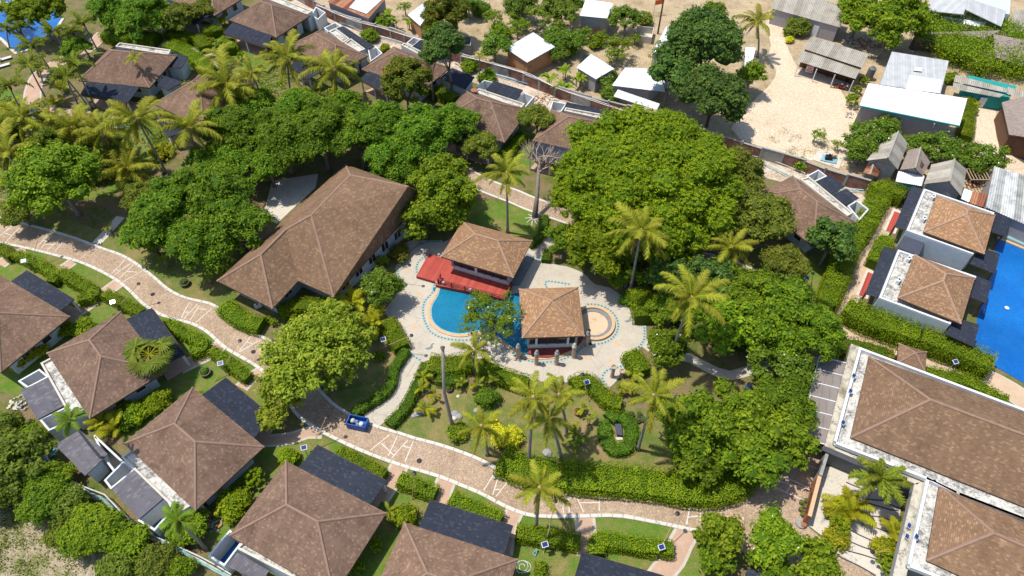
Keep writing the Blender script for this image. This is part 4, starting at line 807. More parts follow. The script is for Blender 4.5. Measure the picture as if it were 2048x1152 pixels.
for i in range(4):
    a,b=Wp[i],Wp[(i+1)%4]; L=(b-a).length; d=(b-a)/L; an=math.atan2(d.y,d.x)
    for k in range(6):
        big_=k in(0,1,4,5); c=a+d*(L*(0,.17,.4,.62,.83,1)[k]); MB().box(Vector((c.x,c.y,1.7)),(.24 if big_ else .07,.24 if big_ else .1,1.5),an).build('post' if big_ else 'mullion',M['white' if big_ else 'wood'],p2)
MB().box(K('zB 780 640',.6)[0],(.7,.35,1.0),1.0).build('side_wall',M['rail'],p2)
# carved columns
cl=[('zB 190 812',1.95,'carved stone column at the far left of the curved pool edge'),('zB 380 880',1.95,'carved stone column left of centre on the pool edge'),('zB 590 880',1.95,'carved stone column right of centre on the pool edge'),('zB 768 808',1.95,'carved stone column with the white topped figure near the pavilion corner'),('zB 905 683',1.95,'carved stone column at the pavilion corner by the round basin')]
for s,h,lb in cl:
    c=K(s)[0]; t=root('column',c,lb,'column','carved columns along the pool edge'); MB().lathe(c,[(.3,0),(.3,.12),(.24,.16),(.24,h-.1),(.29,h-.05),(.29,h)],14).build('shaft',M['stone'],t,smooth=False)
    MB().lathe(c+Vector((0,0,h)),[(.2,0),(.3,.12),(.26,.3),(.16,.42),(.19,.52),(.14,.66),(.02,.8)],9).build('figure',M['rock' if 'white' not in lb else 'conc3'],t)
for s,h,lb in(('zB 1172 1015',2.0,'tall hollow carved pot stand by the planting bed'),('zB 1270 1005',1.0,'short hollow carved pot stand beside the tall one')):
    c=K(s)[0]; t=root('pedestal',c,lb,'pedestal'); MB().lathe(c,[(.28,0),(.22,.2),(.22,h-.2),(.34,h),(.34,h+.08),(.22,h+.08),(.2,h-.1)],14).build('shaft',M['stone'],t)
# ---------------------------------------------------------------- pool villas
def poolvilla(label,rf,flatq,awl,rights,extra=(),acs=(),e=3.9,fz=3.4):
    P=rect4(K(rf,e)); c=sum(P,Vector((0,0,0)))/4; t=root('pool_villa',(c.x,c.y,0),label,'villa','white pool villas'); hip(t,P,.55,'roof_tan','cap',capw=.26); box_part(t,outward(inset(P,.5)),fz-.1,e-.1,'wall_w','upper_wall')
    Q=outward([Vector((p.x,p.y,0)) for p in K(flatq,fz)]); MB().prism(Q,0,fz-.2,0,1).build('wall',[M['wall'],M['conc']],t); parapet(t,inset(Q,.12),fz-.2,fz+.08,.24,'white')
    A=K(awl,2.9); A[1].z=A[2].z=2.9; A=[g(p,z) for p,z in zip(px(awl),(2.7,3.0,3.0,2.7))]; slab(t,A,M['awn'],.1,'porch_roof'); posts(t,[A[0].lerp(A[2],.06),A[3].lerp(A[1],.06)],2.6,.16,'wood')
    for r_ in rights:
        B=[g(p,2.9) for p in px(r_)]; slab(t,B,M['awn'],.1,'terrace_roof'); posts(t,[B[1].lerp(B[3],.08),B[2].lerp(B[0],.08)],2.8,.14,'wood')
    for q,z0,z1,m1,m2 in extra:
        MB().prism(K(q,z1),z0,z1,0,1).build('side_block',[M[m1],M[m2]],t)
    for s in acs: ac(t,K(s,fz-.2)[0],.9)
    Wq=outward(inset(Q,.0)); 
    return t
poolvilla('upper white pool villa with tan pyramid roof, beside the corrugated roofs','zG 270 85 605 205 545 425 190 300','zG 195 52 600 190 478 430 95 292','zG 125 35 188 50 85 290 25 268',['zG 560 160 700 212 665 325 590 300','zG 520 385 635 425 605 540 460 480'],[('zG 215 350 475 432 458 470 205 382',0,1.4,'wall','conc3'),('zG 92 296 212 335 165 435 50 392',0,2.6,'wall_d','slate')],['zG 240 110','zG 188 235'])
poolvilla('lower white pool villa with tan pyramid roof, beside the long green hedge','zG 145 430 490 565 410 825 40 680','z6 1290 345 1740 500 1590 775 1180 622','z6 1210 325 1288 350 1180 622 1100 596',['z6 1680 470 1830 530 1800 655 1700 610','z6 1620 735 1760 775 1725 902 1565 830'],[('z6 1310 690 1575 790 1560 830 1290 732',0,1.5,'wall','conc3'),('zG 185 440 410 520 395 545 170 455',0,1.2,'wall_w','slate')],['zG 100 465','zG 42 590'])
for s,lb in(('z6 1270 122 1308 135 1262 245 1222 232','upper red timber entrance deck beside the sandy path'),('z6 1118 472 1155 486 1102 618 1065 604','lower red timber entrance deck beside the sandy path')):
    P=K(s,.2); t=root('entrance_deck',(P[0].x,P[0].y,0),lb,'deck'); MB().prism([p*1 for p in inset(outward(K(s,0)),-.3)],0,.14).build('frame',M['kerb'],t); deckbox(t,K(s,.2),.2,'deckred','boards')
bp=K('zG 612 335 800 410 1000 480 1000 1300 760 1165 620 1085 470 970 500 800 555 640 590 520',.0)
sheet('pool_water',bp,.05,M['water_blue'],'deep blue water of the villa pool at the right edge')
MB().prism(K('zG 640 328 690 250 900 320 900 470 772 385',0),0,.3,0,1).build('shallow_ledge',[M['conc3'],M['pooltile']],None,org=K('zG 700 320')[0]); o=bpy.data.objects['shallow_ledge']; setp(o,'raised pale blue shallow basin at the end of the blue pool','basin')
q=K('zG 615 333 775 400 900 452',0)
cpb=MB(); 
for a,b in zip(q,q[1:]): cpb.beam(a+Vector((0,0,.1)),b+Vector((0,0,.1)),.35,.16)
o=cpb.build('pool_coping',M['coping'],None,org=q[0]); setp(o,'stone coping between the blue pool and the raised basin','coping')
o=MB().beam(K('zG 690 258',.5)[0],K('zG 900 330',.5)[0],.3,1.0).build('low_wall',M['rail'],None,org=K('zG 690 258')[0]); setp(o,'dark red low wall behind the raised basin at the right edge','wall')
fl=root('pool_float',K('z6 1915 680')[0],'small white float drifting on the deep blue pool','float'); c=K('z6 1917 680',.1)[0]; MB().lathe(c,[(.12,0),(.28,.06),(.1,.16)],8).build('ring',M['white'],fl)
# small gazebo
gz=root('gazebo',K('z6 1370 965')[0],'little gazebo with brown pyramid roof behind the long parapet','gazebo'); RP,_=hip(gz,K('z6 1298 885 1460 932 1445 1045 1280 1000',3.9),.62,'roof_mid','cap_old',capw=.24); posts(gz,inset(RP,.5),3.8,.2,'wood')
MB().prism(inset(outward([Vector((p.x,p.y,0)) for p in RP]),.3),0,.2).build('floor',M['conc3'],gz)
# ---------------------------------------------------------------- reception buildings, lower right
def flatbuilding(label,outer,ledge,roofs,fz=4.2,lz=3.5,name='reception_building'):
    Q=outward([Vector((p.x,p.y,0)) for p in K(outer,fz)]); t=root(name,sum(Q,Vector((0,0,0)))/len(Q),label,'building')
    MB().prism(Q,0,fz-.45,0,1).build('wall',[M['wall_d'],M['conc']],t)
    n=len(Q)
    for i in range(n):
        a,b=Q[i],Q[(i+1)%n]; a=Vector((a.x,a.y,fz-.2));b=Vector((b.x,b.y,fz-.2)); d=(b-a).normalized(); MB().beam(a+d*(.13 if i%2 else -.13),b-d*(.13 if (i+1)%2 else -.13)*1,.26,.5).build('parapet',M['white'],t)
    if ledge: MB().prism([Vector((p.x,p.y,0)) for p in K(ledge,lz)],lz-.9,lz,0,1).build('ledge',[M['wall_g'],M['conc2']],t)
    for P,m in roofs: hip(t,P,.6 if m!='x' else .6,'roof_mid','cap_old',capw=.3)
    return t
def fromedge(s,z,ln):
    A,B=K(s,z); u=(B-A).normalized(); n=Vector((-u.y,u.x,0)); n=n if n.x>0 else -n; return [A,A+n*ln,B+n*ln,B]
rb=flatbuilding('long reception building with brown hipped roof and stained white parapet','zJ 505 205 z9 927 383 z9 1500 606 zF 1640 500 z9 3000 1200 z9 3000 480 zJ 2300 880','zJ 440 170 z9 868 402 z9 1400 625 z9 1480 560 z9 930 380 zJ 520 200',[(fromedge('zJ 568 262 437 845',4.0,34),'a')])
rb2=flatbuilding('second reception building with brown hipped roof, bottom right corner','z9 1462 592 z9 1353 1092 z9 1900 1300 z9 3000 1700 z9 3000 1200 zF 1640 500','z9 1385 620 z9 1255 1170 z9 1330 1190 z9 1460 600',[(fromedge('z9 1528 632 1455 1062',4.0,26),'a')])
# pergola beside it
pg=root('pergola',K('zJ 200 600')[0],'long grey board roofed walkway along the reception building','pergola'); P=[g(p,z) for p,z in zip(px('zJ 210 262 432 318 285 905 63 849'),(3.1,3.3,3.3,3.1))]
for k in range(6):
    a,b=k/6+.004,(k+1)/6-.004; slab(pg,[P[0].lerp(P[3],a),P[1].lerp(P[2],a),P[1].lerp(P[2],b),P[0].lerp(P[3],b)][::1],M['slat'],.06,'roof_panel')
# panels run lengthwise, bars across
for k in range(7):
    t_=k/6; a=P[0].lerp(P[3],t_); b=P[1].lerp(P[2],t_); MB().beam(a+Vector((0,0,.03)),b+Vector((0,0,.03)),.09,.08).build('bar',M['white'],pg)
MB().beam(P[0]+Vector((0,0,.02)),P[3]+Vector((0,0,.02)),.1,.12).build('edge_beam',M['white'],pg); MB().beam(P[1]+Vector((0,0,.02)),P[2]+Vector((0,0,.02)),.1,.12).build('edge_beam',M['white'],pg)
posts(pg,[P[0].lerp(P[3],k/4).lerp(P[1].lerp(P[2],k/4),.08) for k in range(5)],3.0,.18,'wood')
# entrance court
sheet('entrance_court',smoothline(K('zF 590 290 800 290 900 340 1200 480 1180 700 1170 900 1120 1152 1060 1200 900 1100 650 950 600 860 440 740 480 640',0),False,3),.05,M['conc3'],'pale concrete entrance court with curved steps')
ec=bpy.data.objects['entrance_court']
for k,s in enumerate(('650 955 720 1010 850 1070 990 1150','700 905 760 950 880 985 1020 1030','740 860 850 910 960 950 1040 965','770 780 860 830 980 880 1080 890','880 742 960 760 1060 800 1150 820','930 680 1000 685 1080 705 1150 730','910 575 1000 600 1100 630 1170 640','735 475 800 515 900 545 1060 560','757 415 850 455 900 470','1100 590 1190 625')):
    L=smoothline(K('zF '+s),False,.5); m=MB()
    for a,b in zip(L,L[1:]): m.beam(a+Vector((0,0,.07)),b+Vector((0,0,.07)),.10,.09)
    m.build('step_edge',M['slate'],ec)
jl=MB()
for k in range(11):
    a=K('zF %d %d'%(590-k*14,330+k*36))[0]; b=K('zF %d %d'%(660-k*10,380+k*36))[0]; c=K('zF %d %d'%(740-k*10,345+k*36))[0]
    for p,q in((a,b),(b,c)): jl.beam(p+Vector((0,0,.052)),q+Vector((0,0,.052)),.035,.006)
jl=jl.build('joint',M['mosaic'],ec); jl['kind']='stuff'
# sign wall
sw=root('sign_wall',K('zF 490 600')[0],'orange brown sign wall with dark letters beside the entrance court','wall'); a,b=g(px('zF 550 365')[0],2.0),g(px('zF 470 680')[0],2.0); a0=Vector((a.x,a.y,1.0));b0=Vector((b.x,b.y,1.0)); MB().beam(a0,b0,.32,2.0).build('wall',M['potr'],sw)
MB().beam(a0+Vector((0,0,1.01)),b0+Vector((0,0,1.01)),.36,.04).build('coping',M['coping'],sw)
a2=g(px('zF 620 170')[0],2.6); MB().beam(Vector((a.x,a.y,1.15)),Vector((a2.x,a2.y,1.15)),.3,2.3).build('grey_wall',M['block'],sw)
dd=(b0-a0).normalized(); nn=Vector((dd.y,-dd.x,0)); nn=nn if nn.x<0 else -nn
for k in range(9):
    c=a0.lerp(b0,.35+.06*k)+nn*.17+Vector((0,0,.1+(.08 if k%3 else 0))); m=MB(); an=math.atan2(dd.y,dd.x)
    m.box(c,(.06,.03,.6),an); m.box(c+dd*.12+Vector((0,0,.25 if k%2 else -.1)),(.16,.03,.07),an); m.box(c+dd*.12+Vector((0,0,-.27 if k%2 else .26)),(.16,.03,.07),an)
    m.build('letter',M['black'],sw)
def pot(s,r,lb,grp=None,plant='hedge',mat='pot',ring=False,h=.4):
    c=K(s)[0]; t=root('planter',c,lb,'planter',grp); MB().lathe(c,[(r*.75,0),(r,h*.7),(r*1.05,h),(r*.85,h),(r*.8,h-.1)],16).build('pot',M[mat],t); inst(crown_mesh('bush',plant,.5)[0],'plant',c+Vector((0,0,h)),(0,0,random.random()*6),(r*1.2,r*1.2,r*1.2),t); return t
for k,(s,lb) in enumerate((('zF 400 580','topmost small potted plant by the sign wall'),('zF 440 568','potted plant closest to the sign wall, right of the topmost pot'),('zF 395 635','potted plant at the outer side of the row by the sign wall'),('zF 430 612','potted plant in the middle of the row by the sign wall'),('zF 410 675','lowest small potted plant in the row by the sign wall'))): pot(s,.24,lb,'small pots by the sign wall')
c=K('zF 400 740')[0]; t=root('stone_table',c,'round grey stone slab with a bowl at the foot of the sign wall','table'); MB().lathe(c,[(.5,0),(.55,.25),(.5,.3)],12).build('slab',M['rock'],t); MB().lathe(c+Vector((.1,-.2,.3)),[(.15,0),(.28,.16),(.25,.18)],12).build('bowl',M['potr'],t)
# solar panels on parapet
for s,z,lb in(('zJ 458 405',4.3,'uppermost of three small solar panels on the long white parapet'),('zJ 433 515',4.3,'smallest solar panel on the long white parapet'),('zJ 380 742',4.3,'lowest of three small solar panels on the long white parapet'),('zF 1252 757',3.7,'upper pair of solar panels beside the entrance court, top one'),('zF 1235 843',3.7,'solar panel below the top one on the court ledge'),('zF 1310 845',4.3,'solar panel on the inner parapet beside the court')):
    c=K(s,z)[0]; t=root('solar_unit',c,lb,'solar panel','small solar panels on the parapets'); MB().box(c+Vector((0,0,.12)),(.52,.4,.04),.9,tilt=Matrix.Rotation(.35,3,'X')).build('frame',M['white'],t); MB().box(c+Vector((0,0,.148)),(.46,.34,.012),.9,tilt=Matrix.Rotation(.35,3,'X')).build('cell',M['panel'],t); MB().box(c,(.06,.06,.2)).build('stand',M['metal'],t)

# ================================================================= NEIGHBOURING YARDS
def hut(label,ridge,le,re,zr,ze,mat='asb',cat='hut',walls='block',name='hut',extra=None,inn=.3):
    """gabled hut: ridge (back, front), left eave (back, front), right eave (back, front)"""
    rb_,rf_=[g(p,zr) for p in px(ridge)]; lb,lf=[g(p,ze) for p in px(le)]; rb2_,rf2=[g(p,ze) for p in px(re)]
    t=root(name,((lf+rf2)/2).xy.to_3d(),label,cat)
    for P in([rb_,rf_,lf,lb],[rf_,rb_,rb2_,rf2]): corr(t,P,M[mat]) if mat not in('thatch',) else slab(t,P,M[mat],.15,'roof')
    Q=inset(outward([Vector((p.x,p.y,0)) for p in(lb,lf,rf2,rb2_)]),inn); box_part(t,Q,0,ze-.05,walls)
    mb=MB(); a=lf.lerp(rf2,.08);b=rf2.lerp(lf,.08); o=(rb_-rf_).normalized()*.35; mb.quadv([a+o-Vector((0,0,.05)),b+o-Vector((0,0,.05)),rf_+o-Vector((0,0,.12))]); mb.build('gable',M[walls],t)
    MB().beam(rb_+Vector((0,0,.06)),rf_+Vector((0,0,.06)),.22,.06).build('ridge_cap',M['asb'],t); return t
def shed(label,q,zs,mat,walls='block',name='shed',cat='shed',wave=True,inn=.35,door=None,wz=None,t=None,roofname='roof_sheet'):
    P=[g(p,z) for p,z in zip(px(q),zs)]; t=t or root(name,(sum(P,Vector((0,0,0)))/4).xy.to_3d(),label,cat)
    (corr if wave else slab)(t,P,M[mat],name=roofname)
    if walls:
        Q=[Vector((p.x,p.y,0)) for p in P]; flip=outward(Q)!=Q; Z=[p.z-.1 for p in P]; 
        c=sum(Q,Vector((0,0,0)))/4; Q2=[q_+(c-q_).normalized()*inn for q_ in Q]; MB().prism(Q2,0,Z).build('wall',M[walls],t)
        if door:
            k=door[0]; a,b=Q2[k],Q2[(k+1)%4]; m_=a.lerp(b,door[1]); an=math.atan2(b.y-a.y,b.x-a.x); out=(m_-c).normalized(); MB().box(Vector((m_.x,m_.y,1.0))+out*.04,(.95,.1,2.0),an).build('door',M[door[2]],t)
    return t
shed('rust streaked tin roofed shed cut by the top edge, white sheets on it','zM 250 -110 590 -20 430 165 60 15',(3.4,3.4,2.6,2.6),'tin_r','wall_g',door=(1,.5,'wood'))
t=bpy.data.objects['shed']; corr(t,[g(p,z) for p,z in zip(px('zM 350 -40 545 0 410 122 255 65'),(3.45,3.4,2.85,2.85))],M['tin_w'],name='white_sheet')
shed('narrow white roofed shed beside the round mango tree','zM 930 12 1010 50 888 230 775 130',(3.2,3.0,2.7,2.7),'tin_w','timber')
t3=shed('tall white roofed shed with a wooden gate in the fruit yard','z2 1415 -5 1575 18 1540 106 1380 90',(4.2,4.2,3.9,3.9),'tin_w','wall_g',door=(2,.3,'timber'))
corr(t3,[g(p,z) for p,z in zip(px('z2 1405 103 1517 118 1510 142 1403 130'),(2.9,2.9,2.5,2.5))],M['tin_w'],name='canopy'); MB().box(K('z2 1455 175',.6)[0],(2.4,.12,1.2),-.1).build('gate',M['timber'],t3)
shed('square white tin roof on timber walls, nearest the palm clump','z2 1112 185 1240 270 1078 361 953 277',(3.6,3.2,3.0,3.3),'tin_w','timber')
shed('small white tin roof right of the banana plants','z2 1445 310 1580 395 1475 457 1360 387',(3.0,2.9,2.7,2.7),'tin_w','wall_g')
t=shed('white roofed shed with a second lower roof in front, beside the big dark tree','z2 1642 388 1885 402 1790 520 1566 492',(3.6,3.6,3.1,3.1),'tin_w','wall_g'); corr(t,[g(p,z) for p,z in zip(px('z2 1600 515 1842 598 1825 632 1575 555'),(2.7,2.7,2.4,2.4))],M['tin_w'],name='lower_roof'); corr(t,[g(p,z) for p,z in zip(px('z2 1885 402 1905 480 1870 530 1790 520'),(3.6,3.3,3.0,3.1))],M['tin_w'],name='side_roof')
shed('white sheet roof glimpsed under the dark tree crown','z2 1880 150 1925 175 1860 330 1800 300',(3,3,2.7,2.7),'tin_w','wall_g'); shed('narrow white roof strip between dark tree and sand track','z3 412 272 472 272 440 402 405 395',(2.8,2.8,2.6,2.6),'tin_w','wall_g')
t=root('trough',K('z2 1750 200')[0],'open concrete box on the dry yard by the telephone pole','tank'); court(t,K('z2 1712 150 1808 158 1795 215 1700 200',1.3),1.3,mat='conc3',wd=.12); court(root('trough',K('z2 720 230')[0],'roofless block enclosure behind the wall by the umbrella shaped tree','enclosure'),K('z2 700 205 755 210 750 260 690 255',1.8),1.8,mat='block',wd=.15)
tp=root('utility_pole',K('z2 1830 195')[0],'tall timber utility pole in the fruit yard','pole'); b=K('z2 1830 195')[0]; MB().tube([b,b+Vector((0,0,9))],[.16,.12],8).build('pole',M['barkd'],tp); MB().box(b+Vector((0,0,8.6)),(1.6,.1,.12)).build('crossarm',M['barkd'],tp)
o=root('banner',K('z2 1840 20',2)[0],'small orange cloth hanging near the utility pole','banner'); c=K('z2 1838 12',2.5)[0]; MB().box(c,(1.4,.05,.9),.3).build('cloth',M['orange'],o); MB().tube([(c.x-.7,c.y-.2,0),(c.x-.7,c.y-.2,3)],.04,5).build('stick',M['bamboo'],o)
shed('long grey corrugated roof behind the sand track, top edge','z3 600 -75 1000 38 957 158 560 48',(3.8,3.8,2.9,2.9),'asb','wall_g',door=(2,.3,'white'))
t=shed('two tier corrugated shop house on the sand lot with red and white sign','z3 792 210 1122 310 1085 392 743 280',(3.9,3.9,3.3,3.3),'asb','wood',name='shop_house',cat='house')
corr(t,[g(p,z) for p,z in zip(px('z3 735 290 1082 388 1045 455 705 350'),(3.0,3.0,2.5,2.5))],M['asb'],name='lower_roof'); q=K('z3 720 365 1035 465',2.4); posts(t,[q[0].lerp(q[1],k/3) for k in range(4)],2.4,.12,'white'); MB().prism(K('z3 700 435 985 505 1040 440 760 370'),0,.08).build('porch_floor',M['pathedge'],t)
c=K('z3 782 398',1.1)[0]; sg=root('shop_sign',c.xy.to_3d(),'red and white shop sign board under the corrugated eave','sign'); MB().box(c,(1.15,.06,1.15),-.28).build('board',M['white'],sg)
for k in range(4): MB().box(c+Vector((0,-.05,.42-.26*k)),((1.05,.8,.95,1.0)[k],.02,.13),-.28).build('lettering',M['red'],sg)
t=shed('large grey metal roofed house behind the bright white roof','z3 1255 297 1583 350 1535 540 1185 487',(4.2,4.2,3.8,3.8),'tin_g','wall_g',wave=False,name='house',cat='house')
slab(t,[g(p,4.02) for p in px('z3 1358 432 1545 462 1530 537 1333 512')],M['tin_w'],.05,'pale_patch'); slab(t,[g(p,4.22) for p in px('z3 1385 385 1432 390 1428 412 1380 406')],M['white'],.03,'skylight')
P=px('z3 1120 480 1690 567 1645 722 1070 606'); hs=root('house',g(P[2]),'long house with bright white metal roof and grey rendered wall','house'); P=[g(p,z) for p,z in zip(P,(5.2,5.2,4.4,4.4))]; slab(hs,P,M['tin_w'],.12,'roof',edge=M['white'])
W4=[g(p,4.3) for p in px('z3 1090 612 1595 715')]; Q=[Vector((W4[0].x,W4[0].y,0)),Vector((W4[1].x,W4[1].y,0)),Vector((P[1].x-.6,P[1].y-.4,0)),Vector((P[0].x+.5,P[0].y-.4,0))]; Q=[Q[0]+Vector((0,.5,0)),Q[1]+Vector((0,.5,0)),Q[2],Q[3]]; MB().prism(Q,0,[4.25,4.25,5.0,5.0]).build('wall',M['wall_g'],hs)
MB().tube([g(px('z3 1475 790')[0],.1)+Vector((0,.2,0)),g(px('z3 1500 712')[0],4.0)],.07,6).build('drain_pipe',M['white'],hs); MB().beam(P[3]+Vector((0,-.1,-.1)),P[2]+Vector((0,-.1,-.1)),.15,.16).build('gutter',M['tealp'],hs)
P=px('z3 1480 -70 1695 -10 1668 82 1468 62'); t=root('house',g(P[2]),'pale blue roofed house with low gable at the top right','house'); P=[g(p,z) for p,z in zip(P,(4.6,5.2,4.6,3.9))]; slab(t,P,M['tin_g'],.1,'roof_left',edge=M['white'])
P=[g(p,z) for p,z in zip(px('z3 1695 -10 1915 62 1886 152 1672 50'),(5.2,4.2,3.6,4.7))]; slab(t,P,M['tin_g'],.1,'roof_right',edge=M['white']); P=[g(p,z) for p,z in zip(px('z3 1540 92 1795 130 1785 158 1535 115'),(3,3,2.7,2.7))]; slab(t,P,M['tin_w'],.08,'lower_roof'); box_part(t,K('z3 1490 100 1870 190 1880 90 1500 0'),0,3.5,'wall')
shed('grey corrugated roof at the right edge above the vines','z3 1960 55 2100 60 2080 200 1925 188',(3,3,2.6,2.6),'asb','wall_g')
t=shed('vine smothered old roof with grey thatch showing through','z3 1380 190 1880 175 1740 250 1390 215',(2.8,3.2,2.4,2.4),'thatch','barkd',wave=False,name='old_shed'); slab(t,[g(p,z) for p,z in zip(px('z3 1840 195 2016 230 2016 380 1850 330'),(3.2,3.2,2.6,2.6))],M['thatch'],.12,'rear_roof')
t=shed('teal painted shack with two tiers of corrugated roof','z3 1622 430 1925 512 1918 535 1612 470',(3.1,3.1,2.8,2.8),'asb',None,name='shack',cat='house'); corr(t,[g(p,z) for p,z in zip(px('z3 1610 475 1905 545 1875 562 1604 512'),(2.7,2.7,2.4,2.4))],M['asb'],name='lower_roof'); box_part(t,K('z3 1620 590 1885 640 1925 575 1650 510'),0,2.5,'tealp'); corr(t,[g(p,2.7) for p in px('z3 1925 500 2016 530 2016 570 1915 540')],M['asb'],name='side_roof')
q=K('z3 1620 590 1885 640'); MB().box((q[0].lerp(q[1],.5)+Vector((0,-.2,.9))),(1.0,.1,1.8),-.2).build('door',M['white'],t)
hut('grey shingled roof at the right edge beside the potted plants','z3 2200 500 2100 800','z3 1888 590 1930 775','z3 2300 600 2250 900',5.0,3.0,'thatch','house','wood','house')
hut('left gabled hut with corrugated roof, tallest of the row','zL 908 318 828 520','zL 800 372 665 540','zL 980 412 905 610',4.6,3.0); hut('thatched middle hut with a rusty ridge','zL 1078 442 1036 600','zL 985 460 922 612','zL 1155 552 1095 658',3.8,2.6,'thatch')
hut('right gabled hut with corrugated roof beside the timber frame','zL 1340 530 1302 702','zL 1165 570 1104 724','zL 1436 608 1392 812',4.6,3.1); hut('low rusty hut in front of the tallest hut','zL 725 540 690 650','zL 688 560 638 632','zL 800 560 748 668',2.6,1.9,'tin_r')
shed('low pale blue sheet roof between the huts','zL 908 622 1112 660 1090 738 888 702',(2.4,2.4,2.2,2.2),'tin_w','tealp'); shed('small white sheet roof under the right hut','zL 1142 728 1262 752 1262 812 1135 775',(2.2,2.2,2.0,2.0),'tin_w','block')
shed('narrow white sheet roof beside the rusty one','zL 1415 755 1478 778 1452 862 1388 835',(2.4,2.4,2.2,2.2),'tin_w','block'); shed('rust brown sheet roof with debris near the large grey roof','zL 1478 778 1598 800 1562 900 1458 868',(2.4,2.4,2.2,2.2),'tin_r','block')
shed('largest corrugated roof with dark mould at the right edge','zL 1646 585 2100 720 2100 1130 1582 900',(3.6,3.6,3.0,3.0),'asb_d','wall_g')
t=root('timber_frame',K('zL 1520 650')[0],'unroofed timber frame with scattered sticks behind the right hut','frame'); P=[g(p,2.2) for p in px('zL 1430 610 1555 580 1615 690 1470 690')]
for k in range(4): a,b=P[k],P[(k+1)%4]; MB().beam(a,b,.1,.1).build('beam',M['bamboo'],t); posts(t,[a],2.2,.1,'bamboo')
for k in range(1,6): MB().beam(P[0].lerp(P[1],k/6),P[3].lerp(P[2],k/6),.08,.08).build('rafter',M['bamboo'],t)
def tank(s,r,h,mat,lb):
    c=K(s)[0]; t=root('water_tank',c,lb,'water tank'); MB().lathe(c,[(r,0),(r,h*.3),(r*.97,h*.33),(r,h*.36),(r,h*.62),(r*.97,h*.65),(r,h*.68),(r,h*.9),(r*.5,h*1.02)],20).build('barrel',M[mat],t,smooth=False); MB().lathe(c+Vector((0,0,h*1.02)),[(r*.35,0),(r*.35,.12),(r*.1,.15)],12).build('lid',M[mat],t)
tank('zL 812 650',.6,2.3,'green_t','green plastic water tank beside the rusty hut'); tank('z3 1118 455',.6,2.2,'wall_d','dark grey water tank beside the grey metal roof')
t=root('concrete_pad',K('zL 370 530')[0],'square concrete pad with a tiled base and an engine on it','pad'); MB().prism(K('zL 290 455 490 515 450 612 248 540'),0,.15).build('slab',M['conc3'],t); MB().prism(K('zL 325 500 440 515 430 570 308 545',.15),.15,.32).build('tiled_base',M['pooltile'],t)
e_=root('engine',K('zL 385 520',.35)[0],'small dark engine with yellow cover on the tiled base','engine'); c=K('zL 390 530',.35)[0]; MB().box(c+Vector((-.4,0,.3)),(.9,.6,.6),-.2).lathe(c+Vector((-.4,0,.6)),[(.15,0),(.15,.3)],8).build('block',M['black'],e_); MB().box(c+Vector((.45,.3,.5)),(.6,.5,.3),.2).build('cover',M['yel'] if 'yel' in M else M['coping'],e_); MB().tube([c+Vector((-.4,0,.5)),c+Vector((.45,.3,.35))],.12,8).build('shaft',M['metal'],e_)
# motorbikes
def bike(s,rz,lb,mat='red'):
    c=K(s)[0]; t=root('motorbike',c,lb,'motorbike'); R3=Matrix.Rotation(rz,3,'Z'); P=lambda x,y,z:c+R3@Vector((x,y,z))
    for x in(-.62,.62):
        w_=MB(); ring_=[P(x+.28*math.cos(a),0,.28+.28*math.sin(a)) for a in np.linspace(0,2*math.pi,13)]; w_.tube(ring_,.06,6,cap=False); w_.build('wheel',M['black'],t)
    MB().tube([P(-.5,0,.5),P(-.1,0,.42),P(.3,0,.45),P(.55,0,.85)],[.1,.16,.14,.06],8).build('body',M[mat],t); MB().tube([P(-.65,0,.72),P(-.2,0,.74),P(.05,0,.7)],[.1,.14,.08],8).build('seat',M['black'],t)
    MB().tube([P(.5,-.32,1.0),P(.55,0,.95),P(.5,.32,1.0)],.03,5).build('handlebar',M['metal'],t); MB().box(P(.62,0,.85),(.16,.2,.16),rz).build('headlight',M['white'],t); MB().tube([P(.55,0,.85),P(.62,0,.28)],.035,5).build('fork',M['metal'],t)
bike('z3 935 508',-.3,'red and white motorbike parked on the open sand','red'); bike('z3 965 516',-.45,'second motorbike leaning beside the red one on the sand','rail'); bike('z3 875 430',1.4,'motorbike under the corrugated eave, front on','red'); bike('z3 992 478',1.0,'motorbike half in the shade at the right end of the shop porch','black')
# boundary wall, pipes
bw=root('boundary_wall',wl0[6],'long brick boundary wall between resort and yards','wall')
W2=resample(wl0,3.0)
for i,(a,b) in enumerate(zip(W2,W2[1:])):
    h=1.9+.15*math.sin(i*1.7); mb=MB(); d=(b-a).normalized(); n=Vector((-d.y,d.x,0))*.11; L=(b-a).length
    for s in(-1,1):
        q=[a+n*s,b+n*s]; mb.quadv([Vector((q[0].x,q[0].y,0)),Vector((q[1].x,q[1].y,0)),Vector((q[1].x,q[1].y,h)),Vector((q[0].x,q[0].y,h))],0,[(i*3,0),(i*3+L,0),(i*3+L,h),(i*3,h)])
    mb.build('wall_bay',M['brick'] if i%5 else M['block'],bw); MB().beam(Vector((a.x,a.y,h+.03)),Vector((b.x,b.y,h+.03)),.3,.07).build('coping',M['block'],bw)
    MB().box(Vector((a.x,a.y,1.02)),(.3,.3,2.1),math.atan2(d.y,d.x)).build('pier',M['block'],bw)
def pipes(s,z,lb,mats,r=.05,sp=.14,wob=.12):
    L=smoothline(K(s,z),False,1.5); t=root('pipe',L[0],lb,'pipe')
    for k,m in enumerate(mats):
        Q=[p+Vector((0,0,random.uniform(-.03,.06))) for p in offset_line([q.copy() for q in L],sp*(k-len(mats)/2))]
        for i in range(len(Q)): Q[i]=Q[i]+Vector((0,wob*math.sin(i*.8+k*2),0))
        MB().tube(Q,r,5).build('pipe_run',M[m],t)
